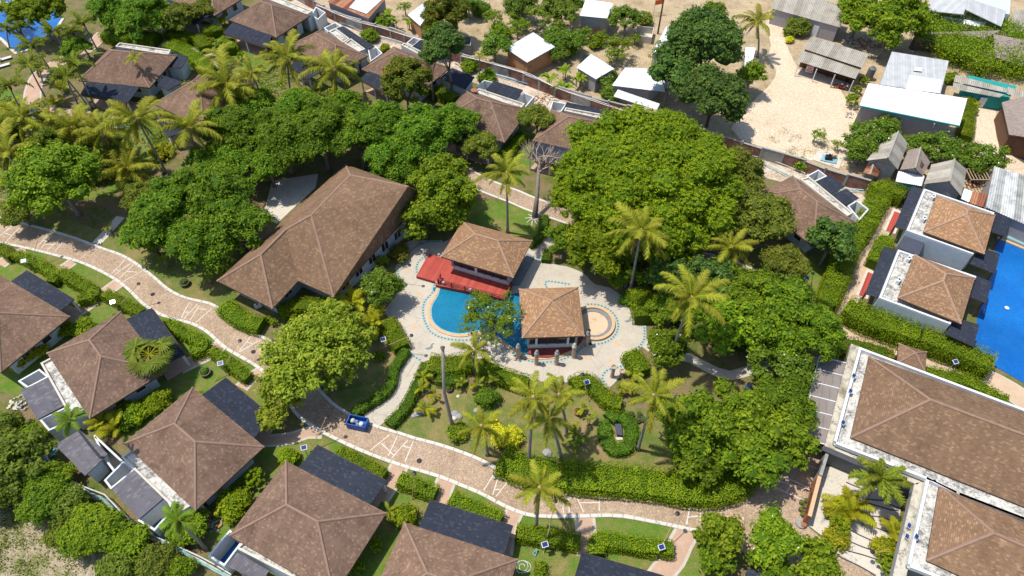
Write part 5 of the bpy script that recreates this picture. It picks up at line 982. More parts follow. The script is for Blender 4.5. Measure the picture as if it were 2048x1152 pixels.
pipes('zM -30 40 180 130 420 210 640 270 860 340 960 370',2.0,'bundle of pale pipes on the boundary wall above the villas',['pipe_w','pipe_w','bamboo']); pipes('z2 0 128 160 185 360 245',.4,'blue pipe along the rubble strip, left stretch',['pipe_b','pipe_w'])
pipes('z2 680 345 900 425 1230 525',.4,'blue pipe along the rubble strip, middle stretch',['pipe_b','pipe_w'],.07); pipes('z2 700 320 960 385 1100 430 1240 500 1450 570 1650 640',2.05,'pale pipes running on top of the middle wall',['pipe_w','pipe_w','bamboo'])
pipes('z3 370 888 500 925 660 1000 800 1050 1010 1085 1120 1095',.3,'pale blue pipe along the inside of the wall by the sand lot',['pipe_c','pipe_w'],.06,.5); pipes('z3 440 885 560 915 760 985',.3,'white pipes among the rubble beside the rain tree',['pipe_w','pipe_w'],.05,.4)
# lower boundary wall
LW=smoothline(K('z7 170 350 330 560 520 680 590 705 700 815 870 925 1000 985 1150 1065 1320 1160 1500 1280',.9),False,2.5); t=root('retaining_wall',LW[0],'low pale retaining wall with cyan pipe below the lower villas','wall')
for a,b in zip(LW,LW[1:]): MB().beam(Vector((a.x,a.y,.45)),Vector((b.x,b.y,.45)),.3,.9).build('wall_bay',M['conc2'],t)
pipes('z7 180 340 340 545 530 660 600 690 710 800 880 910 1010 970 1160 1050 1330 1150',1.0,'cyan pipe lying along the lower retaining wall',['pipe_c','pipe_w'],.06,.2)
# heaps
def heap(s,r,n,lb,mats,name='rubble',cat='rubble heap'):
    c=K(s)[0]; t=root(name,c,lb,cat)
    for m in mats:
        mb=MB()
        for k in range(n):
            a=random.random()*6.3; q=r*random.random()**.7; mb.box(c+Vector((q*math.cos(a),q*math.sin(a),.08+.25*(1-q/r)*random.random())),(random.uniform(.1,.45),random.uniform(.08,.3),random.uniform(.04,.2)),random.random()*3,tilt=Matrix.Rotation(random.uniform(-.5,.5),3,'X'))
        o=mb.build('pieces',M[m],t); o['kind']='stuff'
heap('z3 1090 260',2.4,40,'heap of broken tiles and white scrap behind the shop house',['timber','conc3','potr']); heap('z3 1010 240',1.2,18,'pale rubble pile left of the tile heap',['conc3','rock']); heap('z3 1125 225',.6,6,'white discarded furniture on the tile heap',['white'],'furniture','furniture')
heap('z7 255 440',1.3,26,'tangle of cyan pipe offcuts by the lower outbuilding',['pipe_c','white']); heap('z7 120 160',1.3,20,'white rubble beside the left villa annex',['conc3','rock']); heap('z2 700 365',1.3,14,'heap of rubble beside the blue pipe',['rock','conc3']); heap('z3 430 930',2.2,40,'grey rubble strewn by the wall near the rain tree',['rock','conc3','bamboo']); heap('z2 1180 580',2.2,30,'pale rubble between the two villa annexes',['conc3','timber'])
heap('z7 1230 850',1.4,16,'loose stones behind the lower villa',['rock','timber']); heap('zL 1500 720',1.3,30,'sticks and scrap under the timber frame',['bamboo','rail']); heap('zL 530 200',.9,10,'stones beside the white roofed house',['rock'])
for k,(s,mt) in enumerate((('zL 1692 165','black'),('zL 1698 250','black'),('zL 1728 262','tarp'),('zL 1700 300','black'),('zL 1735 290','black'),('zL 1695 320','blue'),('zL 1720 330','black'))):
    c=K(s)[0]; lb=('uppermost dark bucket beside the grey shingled roof','dark bucket above the blue ones by the shingled roof','pale blue bucket among the dark ones','black bucket in the middle of the row by the shingled roof','black bucket touching the shingled roof wall','deep blue bucket near the tarpaulin','lowest black bucket near the tarpaulin')[k]
    t=root('bucket',c,lb,'bucket','buckets beside the shingled roof'); MB().lathe(c,[(.2,0),(.3,.5),(.26,.5),(.18,.1)],12).build('body',M[mt],t)
o=root('tarpaulin',K('zL 1720 380')[0],'blue tarpaulin lying by the grey shingled roof','tarpaulin'); MB().prism(K('zL 1755 320 1770 345 1700 410 1675 400'),0,[.35,.35,.2,.2]).build('sheet',M['tarp'],o)
# ================================================================= GARDEN FURNISHINGS
def lamp(base,head,panel,lb,h=3.6):
    b=K(base)[0]; hd=g(px(head)[0],h); hd=b+(hd-b).normalized()*min((hd-b).length,5.5) if True else hd
    t=root('solar_lamp',b,lb,'lamp','solar garden lamps on bamboo poles'); MB().tube([b,hd],[.045,.03],6).build('pole',M['bamboo'],t); MB().lathe(hd,[(.04,-.06),(.22,-.03),(.2,.06),(.04,.1)],12).build('lamp_head',M['black'],t)
    if panel:
        p=g(px(panel)[0],1.9); MB().tube([Vector((p.x,p.y,0)),p],.04,6).build('stand',M['metal'],t); Tm=Matrix.Rotation(.3,3,'X'); f=MB().box(p,(.62,.5,.04),.3,tilt=Tm).build('solar_panel',M['white'],t); MB().box(p+Vector((0,0,.028)),(.5,.4,.015),.3,tilt=Tm).build('cell',M['panel'],f)
lamp('z8 1810 1070','z8 1945 792','z8 1852 985','solar lamp beside the clipped L shaped hedge'); lamp('z8 1172 1025','z8 1240 720','z8 1180 970','solar lamp beside the round pot below the leaning palm'); lamp('z8 415 715','z8 428 560',None,'thin lamp pole behind the short hedge between two pink paths')
lamp('z7 1780 440','z7 1880 238','z7 1750 412','solar lamp below the yellow green tree'); lamp('z8 1436 155','z8 1398 -10','z8 1422 35','solar lamp at the deck hedge above the lawn'); lamp('z4 640 722','z4 812 523','z4 648 645','solar lamp by the hedge of the fan palm villa'); lamp('z4 170 465','z4 222 265','z4 135 408','solar lamp by the left most dark porch roof')
lamp('z4 1235 1105','z4 1395 848','z4 1268 998','solar lamp beside the potted ring on the lower lawn'); lamp('zE 1250 302','zE 1590 160','zE 1290 202','solar lamp between round shrub and pool deck'); lamp('z6 790 560','z6 800 480','z6 765 507','solar lamp on the shaded lawn by the tall hedge'); lamp('z5 240 520','z5 400 433','z5 217 462','solar lamp rising through the round frangipani'); lamp('zF 1290 960','zF 925 962',None,'lamp pole leaning across the entrance court steps',2.5)
lamp('zJ 1195 345','zJ 1190 300','zJ 1193 300','lamp beside the sandy path below the pool villas',1.8)
def ringpot(s,r,lb,mat='pot'): pot(s,r,lb,None,'hedged',mat,h=.5)
ringpot('z4 1068 545',.62,'round dark pot on the lawn near the large hall'); ringpot('z4 1188 1060',.6,'round dark pot beside the pink path, left side'); ringpot('z8 1213 972',.5,'round dark pot beside the solar lamp at the bottom'); ringpot('z8 627 82',.42,'round dark pot beside the tall bare trunk'); ringpot('z8 1368 215',.45,'terracotta pot on the lawn among small palms','potr'); ringpot('z1 955 1018',.45,'white rimmed pot at the foot of the coconut palm','conc3')
for k,(s,r,lb) in enumerate((('zC 92 385',.48,'rounded grey boulder left of the lawn'),('zC 40 412',.3,'small pale boulder beside the leftmost boulder'),('zC 510 390',.42,'dark boulder at the foot of the bare trunk'),('zC 558 418',.4,'grey boulder right of the dark one at the trunk'),('zC 505 438',.3,'flat tan stone in front of the trunk boulders'),('zC 757 352',.34,'boulder by the cluster of thin stems'),('zC 548 188',.22,'small white stone on the lawn'),('zC 1560 835',.5,'mossy stone heap between two palm trunks'))):
    c=K(s)[0]; mb=MB(); mb.lathe(c,[(r*.9,-.02),(r,.15*r),(r*.85,.55*r),(r*.4,.8*r)],9); mb.v=[(v[0]+random.uniform(-.1,.1)*r,v[1]+random.uniform(-.1,.1)*r,v[2]) for v in mb.v]; o=mb.build('boulder',M['rock' if 'tan' not in lb and 'white' not in lb else 'conc3'],None,org=c); setp(o,lb,'boulder')
for k,(s,lb) in enumerate((('zD 475 410','upper left dark pot in the cluster by the leaning palm'),('zD 565 412','upper right dark pot in the cluster by the leaning palm'),('zD 545 480','lower left dark pot in the cluster by the leaning palm'),('zD 610 470','lower right dark pot in the cluster by the leaning palm'))): pot(s,.32,lb,'dark pots by the leaning palm','hedged')
t=root('bench',K('zD 320 590')[0],'dark slate plank bench inside the clipped ring hedge','bench'); a=K('zD 285 505 360 510 375 640 305 625',.5); MB().prism(a,.4,.5).build('seat',M['slate'],t); a=[p.xy.to_3d() for p in inset(outward([Vector((p.x,p.y,0)) for p in a]),.25)]
for p in a: MB().box(Vector((p.x,p.y,.2)),(.12,.12,.4)).build('leg',M['rock'],t)
o=MB().prism(K('zD 290 665 375 660 380 690 310 695'),0,.08).build('paving_slab',M['conc3'],None,org=K('zD 330 680')[0]); setp(o,'pale broken slab in front of the slate bench','slab')
# trash skip
c=K('zE 1035 1110')[0]; t=root('waste_skip',c,'blue wheeled skip with rubbish bags at the road edge','skip'); rz=-.22; R3=Matrix.Rotation(rz,3,'Z'); 
for x,y,lx,ly in((0,.55,2.0,.08),(0,-.55,2.0,.08),(1.0,0,.08,1.18),(-1.0,0,.08,1.18)): MB().box(c+R3@Vector((x,y,.65)),(lx,ly,.95),rz).build('side',M['blue'],t)
MB().box(c+Vector((0,0,.22)),(1.95,1.05,.08),rz).build('bottom',M['blue'],t)
for x in(-.8,.8):
    for y in(-.45,.45): q=c+R3@Vector((x,y,.1)); MB().tube([q-Vector((0,.05,0)),q+Vector((0,.05,0))],.1,8).build('wheel',M['black'],t)
for k,(x,y,r,m) in enumerate(((-.55,.1,.3,'conc3'),(.45,-.1,.32,'white'),(-.1,.05,.25,'tarp'),(.1,-.25,.22,'rock'))): q=root('rubbish_bag',c+Vector((x,y,.7)),('beige bag at the left end of the blue skip','large white bag at the right end of the blue skip','pale blue bag in the middle of the blue skip','small grey bag at the front of the blue skip')[k],'bag'); MB().lathe(c+R3@Vector((x,y,.55)),[(r*.8,0),(r,.2),(r*.6,.42),(.05,.5)],9).build('bag',M[m],q,smooth=True)
# blue bin under the trees
c=K('zD 1815 105')[0]; t=root('plastic_drum',c,'blue plastic drum half hidden under the right hand trees','drum'); MB().lathe(c,[(.3,0),(.34,.3),(.34,.7),(.3,.9)],12).build('body',M['blue'],t); MB().lathe(c+Vector((0,0,.9)),[(.31,0),(.31,.06)],12).build('lid',M['black'],t)
# white pillars upper left
for s,lb in(('z1 215 680','white round pillar nearer the thin palms on a square base'),('z1 122 735','white round pillar at the left on a square base'),('z1 690 735','white round post beside the palm crown')):
    c=K(s)[0]; t=root('pillar',c,lb,'pillar'); MB().box(c+Vector((0,0,.12)),(1.3,1.0,.24),.5).build('base',M['white'],t); MB().lathe(c+Vector((0,0,.24)),[(.38,0),(.38,1.5),(.42,1.5),(.42,1.6),(.3,1.6),(.3,1.3)],16).build('shaft',M['white'],t)
# fold ladder / teal tool, garden odds
t=root('garden_tool',K('z8 1120 1020')[0],'teal folding rack lying on the grass near the solar lamp','tool'); q=K('z8 1110 1025 1135 1005 1125 1040 1108 1030'); MB().beam(q[0]+Vector((0,0,.1)),q[1]+Vector((0,0,.5)),.06,.06).build('bar',M['pipe_c'],t); MB().beam(q[2]+Vector((0,0,.1)),q[1]+Vector((0,0,.5)),.06,.06).build('bar',M['pipe_c'],t); MB().beam(q[0]+Vector((0,0,.12)),q[2]+Vector((0,0,.12)),.06,.06).build('bar',M['pipe_c'],t)
c=K('z8 1053 1100')[0]; t=root('hose_coil',c,'coiled pale grey hose on the grass at the bottom','hose')
MB().tube([c+Vector(((.18+.035*k)*math.cos(k*.7),(.18+.035*k)*math.sin(k*.7),.05+.002*k)) for k in range(16)]+[c+Vector((.75*math.cos(a),.55*math.sin(a),.05)) for a in np.arange(4.2,9,.4)],.035,5).build('hose',M['pipe_w'],t)
# loungers by the far pool, upper left
pw2=smoothline(K('z1 -200 -60 -200 180 0 212 100 302 150 280 235 232 290 200 350 110 330 40 260 -60',0),True,1.5); sheet('pool_water',pw2,.05,M['water_blue'],'blue resort pool in the top left corner'); 
q=smoothline(K('z1 -60 215 0 222 100 312 160 290 245 240 300 205 365 110',0),False,1); m=MB()
for a,b in zip(q,q[1:]): m.beam(a+Vector((0,0,.08)),b+Vector((0,0,.08)),.5,.16)
o=m.build('pool_coping',M['conc3'],None,org=q[0]); setp(o,'pale curved coping round the top left pool','coping')
for s,rz,lb in(('z1 35 345',.6,'lower sun lounger beside the top left pool'),('z1 25 385',.6,'second sun lounger below the first by the top left pool'),('z1 80 5',-.4,'sun lounger at the very top beside the pool'),('z1 30 25',-.4,'sun lounger with pale cushion in the top left corner')):
    c=K(s)[0]; t=root('sun_lounger',c,lb,'sun lounger'); R3=Matrix.Rotation(rz,3,'Z')
    MB().box(c+Vector((0,0,.3)),(1.9,.65,.08),rz).build('seat',M['wall_w'],t); MB().box(c+R3@Vector((-.75,0,.5)),(.7,.6,.07),rz,tilt=Matrix.Rotation(.6,3,'Y')).build('backrest',M['wall_w'],t)
    for x in(-.8,.8):
        for y in(-.25,.25): MB().box(c+R3@Vector((x,y,.13)),(.07,.07,.26),rz).build('leg',M['wood'],t)
# person at the pool edge
def person(s,z,lb,shirt,rz=0):
    c=K(s,z)[0]; me=bpy.data.meshes.new('person'); R3=Matrix.Rotation(rz,3,'Z')
    V=[(0,0,.1),(0,0,.35),(0,0,.55),(0,-.02,.66),(0,-.03,.82),(.17,0,.52),(.26,-.12,.3),(.22,-.32,.2),(-.17,0,.52),(-.26,-.12,.3),(-.22,-.32,.2),(.1,-.1,.08),(.12,-.5,.1),(.12,-.55,-.3),(-.1,-.1,.08),(-.12,-.5,.1),(-.12,-.55,-.3)]
    Ed=[(0,1),(1,2),(2,3),(3,4),(2,5),(5,6),(6,7),(2,8),(8,9),(9,10),(0,11),(11,12),(12,13),(0,14),(14,15),(15,16)]; rad=[.14,.14,.13,.05,.11,.06,.045,.035,.06,.045,.035,.09,.065,.045,.09,.065,.045]
    me.from_pydata([tuple(R3@Vector(v)) for v in V],Ed,[]); o=bpy.data.objects.new('person',me); COL.objects.link(o); o.location=c; me.materials.append(M[shirt]); sk=o.modifiers.new('skin','SKIN'); sk.use_smooth_shade=True
    for k,r in enumerate(rad): me.skin_vertices[0].data[k].radius=(r,r)
    me.skin_vertices[0].data[0].use_root=True; sub=o.modifiers.new('sub','SUBSURF'); sub.levels=1; sub.render_levels=1; setp(o,lb,'person'); ORG[o.name]=c
    MB().lathe(c+R3@Vector((0,-.03,.8)),[(.05,-.12),(.1,-.04),(.11,.05),(.06,.13),(.01,.15)],10).build('head',M['skin'],o,smooth=True); MB().lathe(c+R3@Vector((0,.0,.83)),[(.1,-.06),(.12,.03),(.08,.12),(.01,.15)],10).build('hair',M['bamboo'],o,smooth=True)
person('z6 1762 715',.25,'person in dark blue sitting on the pool edge by the lower villa','blue',.9)

# ================================================================= HEDGES
hedge('z4 -20 310 20 335 62 372',1.3,1.2,'short hedge at the left edge below the road'); hedge('z4 85 358 200 410 290 462 300 505 285 525',1.3,1.2,'hooked hedge beside the leftmost dark porch roof')
hedge('z4 338 458 440 520 510 560 545 585 480 608 440 620',1.4,1.3,'L shaped hedge left of the pink path'); hedge('z4 598 585 700 640 810 695',1.3,1.2,'hedge between the pink path and the fan palm villa')
hedge('z4 942 748 1060 812 1150 865 1165 895 1090 925',1.4,1.3,'L shaped hedge right of the fan palm villa'); hedge('z4 1215 912 1330 1000 1425 1072',1.25,1.2,'hedge below the road near the yellow green tree')
hedge('z8 -20 432 130 500 250 570',1.5,1.3,'hedge behind the porch roof left of the first wide pink path'); hedge('z8 338 582 430 620 550 668',1.5,1.25,'hedge between the two wide pink paths'); hedge('z8 640 690 720 740 830 775 925 825',1.6,1.3,'hedge behind the middle dark porch roof')
hedge('z8 1015 890 1150 912 1385 945',1.5,1.25,'straight hedge below the road behind the round pot'); hedge('z8 1480 1020 1482 935 1600 945 1750 970 1920 985',1.5,1.25,'L shaped hedge at the bottom right of the pink path'); hedge('z8 1160 1065 1152 1150',.9,1.1,'narrow hedge stub at the bottom edge')
hedge('z8 930 460 1080 530 1300 560 1500 575 1700 590 1850 610 2016 640 z9 180 640 300 625 390 585 450 510',3.2,1.6,'long thick hedge along the garden side of the road')
hedge('zE 1530 295 1465 390 1395 500 1375 620 1300 745 1130 855 960 965',1.05,1.0,'clipped hedge left of the pale path to the pool',leaf='hedged',rough=.05); hedge('zE 1735 445 1660 610 1590 760 1500 915 1345 1080',1.2,1.0,'clipped hedge right of the pale path to the pool',leaf='hedged',rough=.05)
hedge('z5 270 740 300 800 335 860 355 895',2.0,1.3,'bushy hedge at the left border of the pool deck'); hedge('z5 510 985 600 1000 690 985 760 975',2.4,1.4,'thick hedge below the pool left of the dwarf palm'); hedge('z5 800 985 870 1025 950 1065 1080 1105',2.0,1.3,'curving hedge along the lower deck border')
hedge('z5 560 1075 640 1085 720 1080',1.4,1.0,'low dark hedge on the lawn behind the bare trunk',leaf='hedged'); hedge('z5 1340 1110 1420 1080 1480 1130 z8 1560 130 1620 150',1.8,1.4,'hedge at the lower right border of the deck'); hedge('z5 1715 560 1750 640 1765 720',2.6,1.9,'tall round hedge between deck and leaning coconut palm')
hedge('z5 1675 920 1715 980 1750 1035',2.2,1.6,'rounded hedge between deck and winding grey path'); hedge('z5 1195 340 1185 400',1.1,.8,'small clipped hedge at the upper deck entrance',leaf='hedged',rough=.05); hedge('z5 1180 140 1170 230 1120 290 1090 310',1.0,.8,'low hedge above the tan roofed pavilion',leaf='hedged')
hedge('zD 215 430 270 385 350 385 430 440 485 540 480 650 440 750 350 790 260 775 200 700 170 600 175 520 230 500',1.45,.8,'clipped ring hedge around the slate bench',leaf='hedged',rough=.05)
hedge('z4 1285 650 1340 700 1420 745 1500 765',2.2,1.3,'bushy hedge between the hall and the road'); hedge('z4 1600 690 1690 650 1790 650',2.0,1.4,'hedge in front of the hall notch'); hedge('z4 1790 660 1880 650 1950 680',2.0,1.4,'hedge below the bottom corner of the hall roof')
hedge('zL 750 700 800 760 740 860 680 980 620 1080 560 1150 z6 920 560 880 640',2.6,2.1,'tall hedge running beside the sandy path',rough=.2); hedge('zL 800 710 880 745 970 785',2.4,2.1,'tall hedge closing the top end of the sandy path',rough=.2); hedge('z6 1235 260 1205 330 1165 410',2.0,1.6,'short hedge between the two entrance decks')
hedge('z6 1000 650 1130 715 1300 775 1420 815',3.0,2.3,'thick hedge below the lower pool villa, left half',rough=.25); hedge('z6 1440 820 1560 865 1700 920 1850 990',2.8,2.3,'thick hedge below the lower pool villa, right half',rough=.25); hedge('z6 900 880 1000 880 1120 900 1270 945',2.0,1.5,'hedge with orange flowers by the reception parapet',leaf='flower',rough=.25)
hedge('z6 1460 1040 1560 1065 1680 1085 1780 1130 z9 1850 110 1930 145',1.8,1.0,'low hedge along the far side of the long parapet',rough=.2)
hedge('z1 600 165 720 190 830 195 900 200',3.4,1.8,'wide hedge block between pool and upper villas'); hedge('z1 965 240 1080 290 1170 360 1215 390',2.6,1.6,'curving hedge behind the largest upper villa'); hedge('z1 955 165 1030 190 1100 215',2.2,1.5,'hedge below the uppermost villa porch'); hedge('z1 1130 200 1170 245 1180 260',2.2,1.5,'hedge left of the round clipped ball'); hedge('z1 1160 175 1230 150 1250 170',2.0,1.5,'hedge between the two upper porches'); hedge('z1 1265 220 1320 230 1320 275',2.2,1.5,'hedge right of the round clipped ball')
hedge('z3 1700 560 1700 660 1690 780',2.0,1.5,'tall hedge at the right end of the white roofed house'); hedge('z2 940 900 965 860 1010 800 1060 760',1.8,1.3,'hedge right of the dish villa'); hedge('z2 530 500 600 530 660 560',2.2,1.4,'hedge between the round tree and the dish villa'); hedge('z7 300 900 400 800',1.0,1.0,'x') if False else None
hedge('z5 1120 290 1180 220',1.0,.8,'x') if False else None
for s,R,lb in(('z1 1220 252',.95,'clipped ball shrub among the upper hedges'),('z1 1395 330',.8,'clipped ball shrub beside the coconut palm'),('z8 212 975',.75,'clipped egg shaped shrub beside the bottom villa'),('z8 100 1118',.8,'lowest clipped shrub beside the bottom villa'),('z7 1472 592',1.1,'round clipped bush between two lower villas'),('z4 1545 750',.5,'left ball of the small topiary by the hall'),('z4 1580 765',.5,'right ball of the small topiary by the hall'),('z4 1700 735',.5,'ball topiary in front of the hall notch'),
  ('z5 245 420',.9,'flat round shrub beside the round frangipani'),('z9 950 870',.95,'bright ball shrub on the court steps'),('z9 1225 1085',1.1,'bright ball shrub at the lower end of the court'),('z3 1092 475',.9,'upper clipped cone by the grey water tank'),('z3 1050 525',.8,'middle clipped cone by the white roof'),('z3 1022 585',1.15,'largest clipped cone at the sand lot edge'),('z3 1728 640',.7,'round clipped bush at the end of the tall hedge')): bush(s,R,lb,'hedge',kind='ball',name='clipped_shrub',cat='shrub')
for s,R,lb,lf in(('z7 1345 735',1.7,'bright green bush below the villa with the dark porch roof','hedge'),('z7 900 150',1.5,'green bush right of the fan palm villa','hedge'),('z7 1660 460',1.1,'upright bush beside the lower dark porch roof','hedge'),('z8 365 795',1.3,'bush in front of the bottom villa roof corner','hedge'),('z8 955 345',1.4,'yellow leaved bush on the palm lawn','yellow'),('z8 880 285',.9,'pale leaved bush above the yellow one','yellow'),('z8 680 320',1.1,'loose green bush at the foot of the bare trunk','bright'),('z4 1880 1130',.1,'x','hedge'),('z7 770 210',1.4,'leafy bush between the two lower left villas','hedge'),('z7 720 250',1.3,'second leafy bush between the two lower left villas','spray'),('z7 1120 130',.9,'small bush right of the tall lawn bush','hedge'),('zE 1245 370',.75,'small round bush beside the solar lamp','broad'),('z5 340 360',1.4,'reddish bush at the upper left border of the deck','mango'),
  ('z8 850 120',1.3,'dark bush behind the thin stems on the lawn','hedged'),('z3 605 85',1.5,'round bush left of the long grey roof','hedge'),('z3 715 140',2.4,'large round bush below the long grey roof','olive'),('z3 665 225',.8,'yellow leaved plant by the sand track','yellow'),('z3 1925 850',1.0,'round bush beside the sand path at the right','olive'),('z2 255 270',.9,'bush by the wall on the rubble strip','hedge'),('z2 850 440',1.6,'green weeds by the brick wall near the thin palm','bright'),('z2 170 200',1.5,'weeds behind the villa annex by the wall','bright'),('z3 735 940',1.2,'weeds along the wall below the sand lot','bright'),('z3 1730 590',.9,'yellow flowering bush near the teal shack','yellow'),('z3 1600 450',1.2,'plants left of the teal shack','bright'),('z7 1090 860',2.0,'low green weeds behind the lower villa','bright'),('z7 700 160',1.0,'small leafy bush by the lower villa eave','hedge'),('z4 480 790',1.4,'bush below the leftmost porch path','hedge'),('z4 380 800',1.1,'bush beside the fan palm villa corner','hedge'),('z4 100 960',1.5,'leafy bush left of the fan palm villa','areca'),('z4 200 920',1.3,'yellow green bush against the leftmost villa','areca'),('z9 940 930',1.1,'grassy tuft below the bright ball shrub','areca'),('z9 1215 990',1.1,'grassy tuft above the lower ball shrub','areca'),('z9 930 790',1.0,'grassy tuft left of the yellow palm','areca'),
  ('z5 1655 630',.95,'ring planting at the foot of the leaning coconut palm','hedged'),('z2 750 170',.8,'x','hedge')):
    if lb!='x': bush(s,R,lb,lf)
# ================================================================= TREES
tree('0 1290 355',7.5,11.5,'fine','giant spreading rain tree right of the centre',flat=.95,r0=.55); tree('0 1200 490',5,4.8,'broad','leafy green tree at the lower left foot of the rain tree','fine')
tree('0 1165 400',6,4.0,'fine','small rain tree lobe at the left of the giant tree'); tree('0 1330 470',5.5,4.5,'broad','green tree in front of the giant rain tree','fine')
tree('0 1405 95',7.5,6.4,'dark','tall dark green tree beside the sand track, upper half',trunk='barkd'); tree('0 1430 195',6,5.0,'dark','dark green tree above the sand lot corner',trunk='barkd'); tree('0 1345 150',6,3.6,'dark','dark tree crown left of the tallest dark tree'); tree('0 1500 150',3.6,2.6,'bright','light green small tree between dark trees and sand track')
tree('0 1515 430',5.5,4.6,'olive','olive green tree left of the wall end villa'); tree('0 1470 345',6,4.2,'olive','small olive tree at the right rim of the giant tree'); tree('0 1570 525',4,2.7,'olive','olive tree below the wall end villa'); tree('0 1664 478',4.6,3.1,'dark','neat round dark tree on the lawn by the tall hedge')
tree('0 1555 640',5,4.9,'broad','mid green tree right of the two coconut palms'); tree('0 1618 672',5,3.6,'mango','dark leaved tree beside the flowering hedge',leaf='broad'); tree('0 1500 590',5,4.2,'broad','deep green tree behind the lowest right coconut palm'); tree('0 1450 650',4,4.2,'bright','light green tree between coconut palm and winding path'); tree('0 1340 560',3.5,3.0,'dark','dark tree behind the tall round hedge'); tree('0 1420 560',4.5,3.4,'dark','dark tree behind the crossing coconut fronds')
tree('0 1330 690',3,2.4,'broad','small tree with white blooms by the winding path',flowers=.02)
tree('0 1405 850',4.5,4.2,'bright','bright green tree at the right of the palm lawn',leaf='broad'); tree('0 1480 830',5,3.8,'bright','bright green tree behind the lawn tree',leaf='bright'); tree('0 1500 905',4,3.6,'bright','low bright green tree over the thick hedge end',leaf='broad'); tree('0 1560 868',4.6,3.3,'bright','bright green tree touching the dark round one',leaf='bright'); tree('0 1395 915',3.2,2.6,'bright','bright green low crown over the thick hedge',leaf='broad')
tree('0 1575 800',5,3.5,'spray','dense dark tree beside the grey walkway roof',flat=1.1); tree('0 1560 740',4,3.6,'frang','frangipani with white blooms behind the dark round tree',flowers=.03)
tree('0 625 715',5,5.3,'airy','large yellow green tree over the road bend'); tree('0 660 650',4.5,3.4,'airy','upper lobe of yellow green foliage near the hall hedge'); tree('0 565 770',3.6,2.8,'airy','lower yellow green tree at the road side'); tree('0 545 835',2.6,1.7,'airy','thin yellow green branches over the dark porch roof'); tree('0 720 670',3.2,1.8,'airy','small yellow green twig tree by the solar lamp')
tree('0 112 365',6,5.6,'broad','dense round green tree at the far left',leaf='bright'); tree('0 95 300',5,3.2,'broad','upper part tree behind the dense left tree')
for s,R,h,lb in(('0 330 420',5.2,6,'dark green tree in the grove left of the hall, left one'),('0 415 385',5.4,6.5,'dark green tree in the grove left of the hall, upper one'),('0 470 445',4.6,5.5,'dark green tree in the grove next to the hall'),('0 390 480',4.4,5,'lowest dark green tree in the grove above the road'),('0 300 470',3.4,4,'small dark tree at the road side of the grove')): tree(s,h,R,'spray',lb,trunk='barkd')
for s,R,h,lb in(('0 470 255',4.8,6,'spreading tree under the two central coconut palms'),('0 560 270',5.2,6.5,'spreading tree behind the service court'),('0 640 255',5.4,7,'largest spreading tree above the hall ridge'),('0 720 270',4.6,6,'spreading tree at the top right corner of the hall'),('0 600 215',4.2,5.5,'spreading tree below the twin coconut palms'),('0 690 215',3.6,5,'spreading tree near the round rust tipped tree'),('0 840 265',5.2,6,'spreading tree left of the dish villa'),('0 910 245',3.8,5,'spreading tree covering the dish villa roof corner'),('0 780 310',4.2,5,'spreading tree above the hall eave, right side')): tree(s,h,R,'spray',lb,leaf='spray')
tree('0 885 375',5.5,4.8,'bright','bright green tree between hall and long pavilion',leaf='bright'); tree('0 850 430',4,3.4,'bright','lower bright green crown beside the hall corner'); tree('0 910 425',3.6,2.8,'bright','bright crown touching the pavilion roof'); 
tree('0 815 165',6,3.7,'mango','round dense tree with rust tipped leaves among the upper villas',flat=1.1); tree('0 888 32',5,3.9,'mango','round mango tree in the fruit yard'); tree('0 870 70',3.5,2.6,'mango','lower crown of the mango tree by the wall',leaf='broad')
tree('z2 600 260',9,3.6,'dark','tall umbrella shaped tree with a slim trunk by the wall',lean=(-.6,-.3),r0=.22); tree('z2 520 320',8,1.9,'dark','small side crown by the umbrella shaped tree')
tree('z2 1250 75',4,4.2,'airy','round light green tree in the fruit yard',leaf='scrub'); tree('z2 1130 680',4,2.6,'olive','small tree beside the bare grey tree'); 
tree('0 1790 35',5.5,5.4,'bright','large bright green tree behind the grey metal roof'); tree('0 1725 30',4.5,4.2,'bright','bright green tree right of the long grey roof'); tree('0 1775 75',4,3.0,'bright','low bright crown above the tile heap')
tree('0 760 570' if False else '0 765 575',3.0,2.7,'frang','round frangipani with white blooms on the deck edge',flowers=.02); tree('0 985 635',3.6,3.9,'open','open frangipani tree leaning over the pool with pink white blooms',leaf='broad',flowers=.035,trunk='barkp'); tree('0 830 460',2.8,2.0,'open','thin flowering shrub tree between hall and deck',leaf='frang',flowers=.03)
for s,R,h,lb in(('z2 895 270',3.0,3,'frangipani left of the square white tin roof'),('z2 1040 45',3.6,3.2,'flowering frangipani at the top of the fruit yard'),('z2 1245 225',2.8,2.8,'frangipani behind the square white tin roof'),('z2 1640 110',3.2,3.2,'frangipani right of the tall shed with many blooms'),('z2 1350 240',2.4,2.6,'frangipani right of the square white tin roof'),('z2 1340 30',2.4,2.6,'frangipani behind the tall shed'),('z2 730 20',2.4,2.8,'frangipani at the top behind the mango tree'),('z2 1250 310',2.0,2,'low frangipani beside the banana plants'),('z2 1530 470',1.6,1.8,'low frangipani by the white double roof'),
  ('z3 1130 790',3.3,2.8,'frangipani in front of the grey rendered wall, left'),('z3 1070 860',2.8,2.4,'frangipani at the sand lot beside the tallest hut'),('z3 1220 745',2.6,2.4,'frangipani close under the grey rendered wall'),('z3 1400 840',2.4,2.2,'frangipani between the huts and the white roofed house'),('z3 1530 860',3.2,2.6,'flowering frangipani behind the thatched hut'),('z3 1610 900',2.2,2.2,'frangipani right of the flowering one'),('z3 1780 920',3.3,2.4,'frangipani beside the timber frame'),('z2 1740 320',2.0,2,'x')):
    if lb!='x': tree(s,h,R,'frang',lb,flowers=.05 if 'bloom' in lb or 'flower' in lb else .025,trunk='barkp')
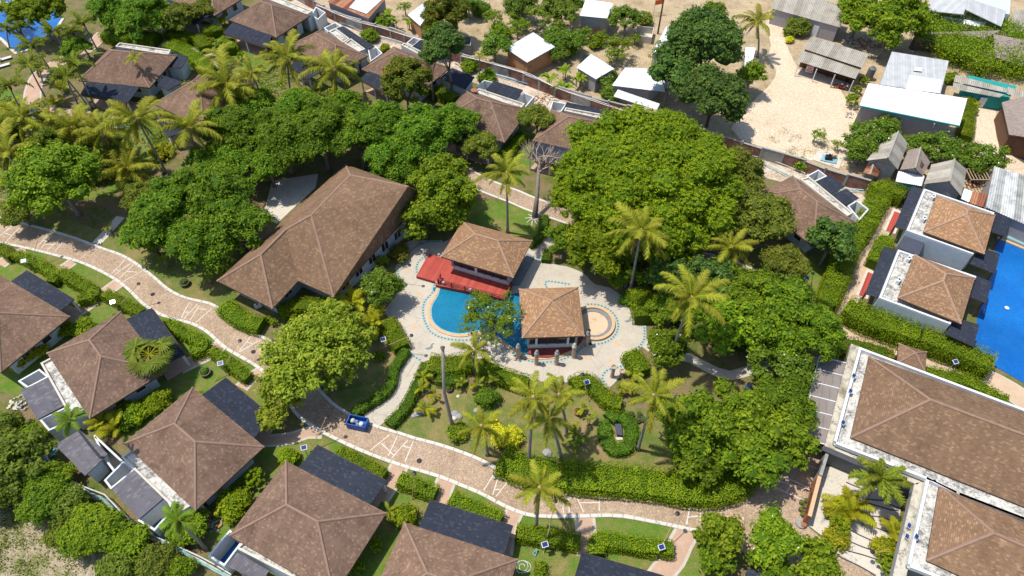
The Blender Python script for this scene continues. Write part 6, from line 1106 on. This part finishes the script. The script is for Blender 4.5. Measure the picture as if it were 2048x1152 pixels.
for s,R,h,lb in(('z2 880 100',1.9,2.6,'sparse young tree with thin trunk on the dry yard'),('z2 1030 155',2.2,2.4,'sparse young tree beside the frangipanis'),('z2 1605 270',2.6,2.6,'sparse light green tree between shed and concrete box'),('z2 1570 320',1.8,2.0,'small sparse tree above the white double roof'),('z2 1410 190',1.5,1.8,'sapling next to the tall shed'),('z2 1510 205',1.2,1.6,'sapling right of the tall shed gate'),('z3 832 775',1.3,1.5,'lone sapling on the sand lot'),('z3 940 830',.9,1.1,'tiny sapling by the concrete pad'),('z2 1700 215',1.3,1.5,'sapling beside the concrete box'),('z2 370 40',1.5,1.8,'thin shrub tree between rusty and white sheds')): tree(s,h,R,'open',lb,leaf='bright',trunk='barkp')
for s,R,h,lb,k in(('0 290 25',5.0,5,'dark tree at the top left between pool and villas','spray'),('0 215 15',3.8,5,'tree over the top left pool corner path','spray'),('0 360 35',3.4,3.6,'bushy tree by the uppermost porch','olive'),('z1 210 60',4.6,5.5,'light green tree leaning over the top left pool','fine'),('0 415 15',2.6,3,'small tree beside the uppermost villa','olive'),('0 150 95',2.6,3,'dark shrub tree beside the pool path','spray')): tree(s,h,R,k,lb,leaf={'olive':'olive','fine':'fine','spray':'spray'}[k])
for s,R,h,lb in(('0 1443 1065',2.3,3.2,'bright rounded tree at the bottom, left of three'),('0 1545 1072',2.6,3.4,'bright rounded tree at the bottom, tallest of three'),('0 1640 1125',2.3,2.8,'bright rounded tree at the bottom, right of three'),('0 1540 1135',2.2,2.0,'low tree below the tallest bottom tree'),('0 1430 1120',1.8,1.6,'low bush tree at the bottom edge')): tree(s,h,R,'bright',lb,leaf='broad' if 'low' in lb else 'bright',flowers=.008)
k=0
for s,R,h,lf in(('0 30 925',3.4,3.0,'scrub'),('0 10 975',2.6,2.2,'scrub'),('0 85 1000',2.4,2.2,'spray'),('0 140 1010',2.0,1.8,'scrub'),('0 195 1055',2.4,2.2,'bright'),('0 260 1090',1.9,1.6,'bright'),('0 315 1130',1.9,1.6,'scrub'),('0 355 1140',1.4,1.2,'bright'),('0 235 1145',2.0,1.6,'scrub'),('0 180 1060',2.2,2.0,'bright'),('0 110 955',1.8,1.6,'bright'),('0 0 860',2.0,1.6,'scrub'),('0 60 870',1.3,1.0,'bright'),('0 130 1060',1.6,1.1,'olive')):
    k+=1; lb=['big wild bush at the left edge below the villas','wild bush under the big one at the left edge','dark wild bush right of the left edge','wild bush near the cyan pipe offcuts','bright bush below the faded shed roof','bright bush by the low retaining wall','olive wild bush along the retaining wall','bright bush next to the bottom plunge pool villa','wild bush at the bottom edge left of the retaining wall','small bright bush on the dry slope','bright bush below the outbuilding','pale wild bush at the left edge by the rubble','small bush by the white rubble','low olive weed bush on the dry slope'][k-1]
    tree(s,h,R,'scrub' if R<3 else 'broad',lb,leaf=lf,name='wild_bush',cat='bush')
for q in range(70):
    pass
for s,R,h,lb,kd in(('0 505 205',3.4,4.5,'spreading tree below the largest upper coconut palm','spray'),('0 765 235',3.8,5,'spreading tree left of the round rust tipped tree','spray'),('0 530 320',3.6,5,'spreading tree shading the service court','spray'),('0 420 320',3.4,4,'dark tree under the right coconut palm of the left lawn','spray'),('0 455 325',3.6,4.5,'dark crown between grove and service court','spray'),('0 960 290',2.6,3.2,'small tree above the slim coconut palm','olive'),('0 285 390',2.6,3,'bushy crown at the upper corner of the dark grove','olive'),('0 235 300',2.2,1.8,'shaggy shrub tree on the left lawn','scrub'),('0 195 335',2.2,1.8,'shrub tree beside the dense round left tree','scrub'),('0 40 420',2.6,2.6,'tree at the left edge above the road','olive'),('0 10 260',2.6,3,'tree at the left edge by the white pillars path','olive'),('0 1250 545',2.6,2.2,'leafy shrub tree behind the leaning palm base','broad'),('0 1130 480',2.4,2.4,'small crown at the upper deck entrance','broad'),('0 1340 620',2.6,2.4,'shrub tree between two right coconut palms','broad'),('0 1680 555',1.4,1.2,'tiny shrub tree on the shaded lawn','olive')): tree(s,h,R,kd,lb,leaf={'spray':'spray','olive':'olive','scrub':'scrub','broad':'broad'}[kd])
for s,R,lb,lf in(('0 1000 60',1.8,'bush in the fruit yard right of the mango tree','bright'),('0 960 15',2.0,'bush at the top edge by the mango tree','frang'),('0 1195 80',1.6,'bush under the tall white roofed shed','bright'),('0 1215 150',1.6,'green bush between white roofs','frang'),('0 1130 95',1.8,'bush beside the square white tin roof','bright'),('0 1290 35',1.6,'bush by the utility pole top','olive'),('0 760 45',1.5,'bush between rusty shed and white shed','bright'),('0 1035 15',1.8,'bush at the top edge of the fruit yard','bright'),('0 1225 185',1.8,'bush at the left of the white double roof','frang'),('0 940 130',1.4,'weedy bush on the wall by the umbrella shaped tree','bright'),('0 1430 20',2.2,'dark bush at the top left of the sand track','broad'),('0 1375 40',2.0,'dark bush above the tall dark tree','broad'),('0 230 330',1.6,'low bush on the left lawn','areca'),('0 185 270',1.6,'low bush near the shaggy palm','areca'),('0 320 300',1.6,'low bush between the two pot side palms','areca'),('0 1960 330',1.6,'bush between timber frame and sand track','frang')): bush('z'+s,R,lb,lf)
# scattered ground cover outside the lower wall and vine on the old shed
def scatter(name,poly,n,leaf,ls,label,hz=.25,zf=None,clump=60,cr=.7):
    P=[(p.x,p.y) for p in poly]; xs=[p[0] for p in P]; ys=[p[1] for p in P]; C=[]
    def ins(x,y):
        c=False; j=len(P)-1
        for i in range(len(P)):
            if (P[i][1]>y)!=(P[j][1]>y) and x<(P[j][0]-P[i][0])*(y-P[i][1])/(P[j][1]-P[i][1])+P[i][0]: c=not c
            j=i
        return c
    cc=[]
    while len(cc)<clump:
        x,y=random.uniform(min(xs),max(xs)),random.uniform(min(ys),max(ys))
        if ins(x,y): cc.append((x,y,random.uniform(.4,1)*cr))
    idx=RNG.integers(0,clump,n); cc=np.array(cc); X=cc[idx,0]+RNG.normal(0,1,n)*cc[idx,2]; Y=cc[idx,1]+RNG.normal(0,1,n)*cc[idx,2]
    Z=abs(RNG.normal(0,hz,n))*cc[idx,2]/cr; Z=Z+(np.array([zf(x,y) for x,y in zip(X,Y)]) if zf else 0)
    c0=poly[0]; me=leaf_mesh(name,np.stack([X-c0.x,Y-c0.y,Z],1),RNG.normal(0,.6,(n,3))+np.array([0,0,.8]),ls,.5,RNG.uniform(0,1,n),[L_[leaf]]); o=inst(me,name,(c0.x,c0.y,0)); setp(o,label,None,None,'stuff'); return o
scatter('undergrowth',K('z1 0 560 500 640 900 700 1000 900 640 1060 300 1152 0 1152'),9000,'scrub',.38,'shaggy undergrowth beneath the left coconut palms',.35,None,110,1.0); scatter('undergrowth',K('z1 900 540 1500 380 1900 440 2016 560 1700 620 1200 760 950 720'),6000,'bright',.36,'undergrowth between the upper villas and the spreading trees',.35,None,80,1.0)
scatter('undergrowth',K('z5 1700 380 2016 420 z6 500 500 640 700 500 900 200 900 z5 1900 800 1800 560'),7000,'frang',.34,'dark undergrowth beneath the right hand trees',.3,None,90,1.0); scatter('leaf_litter',K('z4 0 160 400 300 900 520 1300 700 1550 870 1500 1050 1200 820 800 640 300 370 0 300'),1500,'dead',.1,'fallen leaves on the left part of the road',.01,lambda x,y:.04,60,2.0); scatter('leaf_litter',K('zE 100 700 600 900 1000 1010 640 1140 400 980'),1500,'dead',.1,'fallen leaves on the road under the yellow green tree',.01,lambda x,y:.04,40,1.2); scatter('leaf_litter',K('z9 280 700 800 560 840 800 700 1000 400 900'),1600,'dead',.1,'fallen leaves on the road by the sign wall',.01,lambda x,y:.04,40,1.5)
scatter('weeds',K('z7 -100 300 60 400 300 700 650 900 1000 1152 -100 1152'),7000,'scrub',.2,'dry weeds on the slope outside the lower wall',.2,None,110,.9)
scatter('weeds',K('z2 760 60 1300 60 1900 260 1800 560 1300 380 900 330'),4000,'olive',.16,'sparse weeds on the dry fruit yard',.12,None,60,.9); scatter('weeds',K('z3 560 700 1000 840 1000 930 740 920 500 840'),1500,'olive',.14,'weeds at the lower edge of the sand lot',.1,None,22,.6)
scatter('leaf_litter',K('z8 350 250 900 80 1500 120 1900 300 1800 520 1000 460'),2500,'olive',.09,'fallen leaves on the palm lawn',.02,None,120,1.6)
scatter('creeper',K('z3 1350 220 1500 130 1880 165 2016 200 2100 480 1700 440 1480 330 1350 290'),26000,'bright',.3,'thick green creeper smothering the old roofs',.35,lambda x,y:2.6,120,1.3)
scatter('creeper',K('z3 1480 330 1700 440 2060 480 2060 430 1700 380 1500 280'),9000,'hedge',.3,'lower curtain of creeper above the teal shack',.3,lambda x,y:random.uniform(.2,2.4),60,1.0)
# bare tree
bb=K('z5 1120 170')[0]; t=root('bare_tree',bb,'leafless grey tree with fine pinkish branches and exposed roots','tree'); mb=MB(); top=g(px('z2 1150 900')[0],7); mb.tube([bb,bb.lerp(top,.35)+Vector((.1,0,0)),top],[.42,.28,.2],8); mb.build('trunk',M['bark'],t,smooth=True)
mb=MB(); rr=random.Random(3)
def br(p,d,L,r,n):
    e=p+d*L; mb.tube([p,p.lerp(e,.5)+Vector((rr.uniform(-.1,.1),rr.uniform(-.1,.1),.05))*L,e],[r,r*.8,r*.55],4,cap=False)
    if n==0: return
    for k in range(3): br(p.lerp(e,.6+.4*k/2),(d+Vector((rr.uniform(-.8,.8),rr.uniform(-.8,.8),rr.uniform(-.2,.5)))).normalized(),L*rr.uniform(.6,.8),r*.55,n-1)
for k in range(7): a=k*.9; br(bb.lerp(top,.75+.04*k),Vector((math.cos(a)*.8,math.sin(a)*.8,.6)).normalized(),1.7,.12,3)
mb.build('branches',M['stone'],t); mb=MB()
for k in range(9): a=k*.7; mb.tube([bb+Vector((0,0,.35)),bb+Vector((math.cos(a)*.6,math.sin(a)*.6,.12)),bb+Vector((math.cos(a+.2)*1.3,math.sin(a+.2)*1.3,.02))],[.14,.1,.04],5)
mb.build('roots',M['conc3'],t)
# ================================================================= PALMS
pc='coconut palms in the gardens'
for b,c,n,sc_,lb in(('z1 1345 700','z1 1310 490',22,1.25,'largest coconut palm of the upper middle, over the spreading trees'),('z1 965 1010','z1 790 690',20,1.15,'coconut palm whose leaning trunk ends at the white rimmed pot'),('z1 1175 1000','z1 1090 740',20,1.15,'coconut palm with yellowing fronds right of the white rimmed pot palm'),('z4 275 100','z1 740 975',19,1.1,'coconut palm above the white stone path'),('z1 1690 620','z1 1655 345',19,1.15,'left one of the twin coconut palms by the double villas'),('z1 1960 640','z1 1925 405',19,1.15,'right one of the twin coconut palms, covering the roof by the wall'),('z1 470 900','z1 420 740',18,1.1,'shaggy palm below the white pillars'),('z4 75 120','z1 50 890',18,1.1,'coconut palm cut by the left edge'),
  ('z5 1665 605','z5 1735 235',20,.95,'tall leaning coconut palm at the upper right border of the deck'),('z6 345 560','z6 330 330',17,.82,'coconut palm in the trees right of the tall leaning one'),('z5 1890 1000','z6 100 625',18,.9,'coconut palm beside the winding grey path, yellow ribbed fronds'),('z8 1088 505','z8 1115 125',14,.68,'tallest slim coconut palm at the thick hedge'),('z8 1272 485','z8 1200 245',13,.68,'coconut palm with leaning trunk right of the tallest one'),('z8 1715 425','z8 1805 115',15,.72,'coconut palm with bent trunk beside the ring hedge'),('z8 850 455','z8 815 290',12,.62,'short coconut palm beside the yellow bush'),('z8 1130 870','z8 1150 645',12,.64,'coconut palm overhanging the road at the bottom'),('z5 965 245','z2 960 1000',18,.85,'slim coconut palm behind the long pavilion'),('z3 480 330','z3 480 125',16,.85,'coconut palm beside the sand track at the top'),('z8 1305 345','z8 1260 110',11,.55,'coconut palm behind the tallest slim one'),('z5 780 1060','z5 775 925',11,.55,'dwarf coconut palm at the lower left of the pool'),
  ('z1 215 870','z1 130 680',17,1.0,'coconut palm between the left white pillar and the round left tree'),('z1 620 950','z1 590 760',17,1.0,'coconut palm left of the white rimmed pot, low crown'),('z1 330 880','z1 275 720',15,.9,'coconut palm just below the two white pillars'),('z1 1330 520','z1 1265 330',15,.85,'coconut palm above the largest upper middle palm'),('z1 1560 700','z1 1450 420',13,.7,'coconut palm hidden behind the upper middle one')):
    if lb!='x': palm(b,c,'coco',n,lb,sc_=sc_*1.02,grp=pc,coconuts=n>=16)
k=0
for b,c,sc_ in(('z1 565 295','z1 480 135',1.0),('z1 395 320','z1 310 190',.95),('z1 295 410','z1 190 265',1.0),('z1 270 575','z1 165 375',1.0),('z1 555 625','z1 430 370',1.05),('z1 545 670','z1 380 450',1.0),('z1 160 705','z1 55 500',1.05),('z1 520 335','z1 420 190',.8),('z1 250 480','z1 230 400',.8),('z1 455 615','z1 370 420',.8),('z1 100 180','z1 30 60',.9),('z1 150 230','z1 110 160',.9),('z1 60 280','z1 40 170',.9)):
    k+=1; lb=['foxtail palm nearest the wide hedge block','foxtail palm at the pool end of the tan path','foxtail palm left of the tan path bend','foxtail palm beside the tan path above the white pillars','foxtail palm in front of the largest upper villa','foxtail palm with a long trunk crossing the dark porch roof','foxtail palm beside the left white pillar','thin foxtail palm right of the path by the pool trees','small foxtail palm between path and porch','thin foxtail palm left of the dark porch roof','palm in the far corner over the blue pool','palm with yellow fronds at the pool rim','lowest palm over the corner pool'][k-1]
    palm(b,c,'royal',11,lb,r=.13,sc_=sc_*1.15,name='foxtail_palm',grp='foxtail palms by the tan path')
palm('z1 850 545','z1 775 340','small',9,'thin stemmed palm in front of the largest upper villa roof',r=.1,sc_=1.0,name='thin_palm'); palm('z2 805 470','z2 805 325','small',9,'thin palm standing against the brick wall',r=.1,sc_=.8,name='thin_palm')
palm('z4 900 1090','z4 860 950','fan',30,'fan palm with stiff grey green leaves over the villa roof',r=.2,sc_=1.35,name='fan_palm'); palm('z9 1100 700','z9 1190 590','royal',18,'bright foxtail palm in the entrance court',r=.2,sc_=1.15,name='foxtail_palm')
palm('z7 640 540','z7 410 255','dark',13,'palm with a long leaning trunk beside the outbuilding roof',r=.14,sc_=1.1,name='leaning_palm'); palm('z7 1190 1000','z7 1025 830','dark',13,'palm with a long leaning trunk at the lower villa corner',r=.14,sc_=1.1,name='leaning_palm')
t=root('dead_palm',K('zC 510 565')[0],'tall crownless palm trunk standing bare on the lawn','dead palm'); b=K('zC 510 565')[0]; h=solve_h(px('zC 510 565')[0],px('z5 592 912')[0]); tp_=g(px('z5 592 912')[0],h); MB().tube([b,b.lerp(tp_,.12)+Vector((-.25,0,0)),b.lerp(tp_,.5)+Vector((-.5,0,0)),tp_],[.28,.2,.17,.15],9).build('trunk',M['barkp'],t,smooth=True); MB().lathe(tp_,[(.16,0),(.24,.1),(.12,.2)],8).build('stump',M['barkd'],t)
for s,n,sc_,lb in(('z5 75 625',20,1.25,'upper golden areca clump by the hall corner'),('z5 185 745',22,1.35,'lower golden areca clump beside the deck hedge'),('z9 1030 765',22,1.3,'yellow areca clump on the entrance court'),('z9 1270 890',12,.9,'thin areca clump against the court ledge'),('z7 590 250',14,1.1,'areca clump between the two lower left villas'),('z7 660 300',12,1.0,'second areca clump beside the outbuilding'),('z1 330 700',14,1.1,'areca clump by the right white pillar'),('z1 310 580',12,1.0,'areca clump left of the dark porch'),('z1 870 180',12,.9,'areca clump at the tan path by the upper hedge'),('z1 970 110',12,1.0,'palm clump beside the uppermost porch'),('z1 1280 115',12,1.0,'palm clump between the two upper porches'),('z1 1550 300',12,.9,'palm clump below the upper right porch'),('z1 740 60',14,1.2,'areca clump in the trees at the top'),('z1 1430 560',10,1.0,'palm clump under the largest upper palm'),('z1 60 620',12,1.2,'palm clump at the left edge by the path'),
  ('z1 40 30',12,1.2,'palm clump over the corner pool'),('z1 350 500',10,1.0,'palm clump between the foxtail trunks'),('z4 40 600',1,.1,'x'),('z1 100 780',16,1.4,'palm clump below the left white pillar'),('z1 400 800',14,1.3,'shaggy palm clump on the left grass'),('z1 60 1050',14,1.3,'palm clump left of the dense round tree'),('z1 620 560',8,.8,'palm clump at the dark porch corner')):
    if lb!='x': clump(s,'areca',n,lb,sc_)
for s,n,sc_,lb in(('z4 940 400',9,.8,'small palm clump on the lawn above the road, left'),('z4 860 340',9,.8,'small palm clump beside the dark grove'),('z4 1190 495',8,.7,'small palm at the left tip of the hall roof'),('z4 1300 450',10,.9,'yellow leaved clump beside the hall eave'),('z4 620 200',8,.7,'small palm beside the white stone path'),('z8 470 60',8,.65,'orange tipped dwarf palm by the clipped hedge, upper'),('z8 490 175',12,.8,'orange tipped dwarf palm left of the bare trunk'),('z8 545 100',8,.65,'dwarf palm beside the bare trunk'),('z8 790 40',10,.7,'dwarf palm trio near the deck hedge'),('z8 700 30',7,.6,'slim dwarf palm with curved stem on the lawn'),('z8 1345 310',9,.75,'dwarf palm among the lawn palms, lower'),('z8 1440 240',8,.7,'dwarf palm near the ring hedge'),('z8 1410 180',8,.65,'dwarf palm beside the terracotta pot'),('z8 1620 50',9,.7,'dwarf palm pair at the deck border, left'),('z8 1670 50',9,.7,'dwarf palm pair at the deck border, right'),('z5 1240 1075',10,.8,'dwarf palm at the lower deck edge'),('z5 480 1060',9,.75,'orange tipped dwarf palm by the pale path'),('z5 1690 1040',10,.8,'dwarf palm behind the pot stands'),('z5 880 1080',8,.7,'dwarf palm at the curving deck hedge'),('z7 260 1010',1,.1,'x'),('z2 430 870',8,.8,'yellow palm clump among the spreading trees'),('z8 280 770',8,.7,'small palm beside the lower porch post')):
    if lb!='x': clump(s,'small',n,lb,sc_,name='dwarf_palm',stems=3,h=1.0,spread=.15)
for s,n,sc_,lb in(('z5 1830 480',14,1.1,'dark palm clump behind the leaning palm'),('z5 1930 480',12,1.0,'second dark palm clump under the right trees'),('z8 1350 350',1,.1,'x'),('z2 330 740',14,1.3,'grey green palm clump among the spreading trees'),('z8 1370 360',9,.8,'dark leafed clump behind the lawn palms')):
    if lb!='x': clump(s,'dark',n,lb,sc_,name='palm_clump',stems=4,h=.7)
for s,n,sc_,lb in(('zM 590 120',12,.85,'left banana plant behind the wall'),('zM 660 170',10,.8,'middle banana plant behind the wall'),('zM 770 190',9,.8,'right banana plant by the narrow white shed'),('z2 1220 440',14,.9,'left banana plant of the large group by the wall'),('z2 1290 500',14,.9,'lowest banana plant of the large group'),('z2 1370 440',14,.9,'right banana plant of the large group'),('z2 1290 400',12,.85,'rear banana plant of the large group'),('z2 1080 380',8,.6,'small banana plant under the square white roof')): clump(s,'banana',n,lb,sc_,name='banana_plant',cat='banana plant',stems=4,h=1.3,spread=.5)
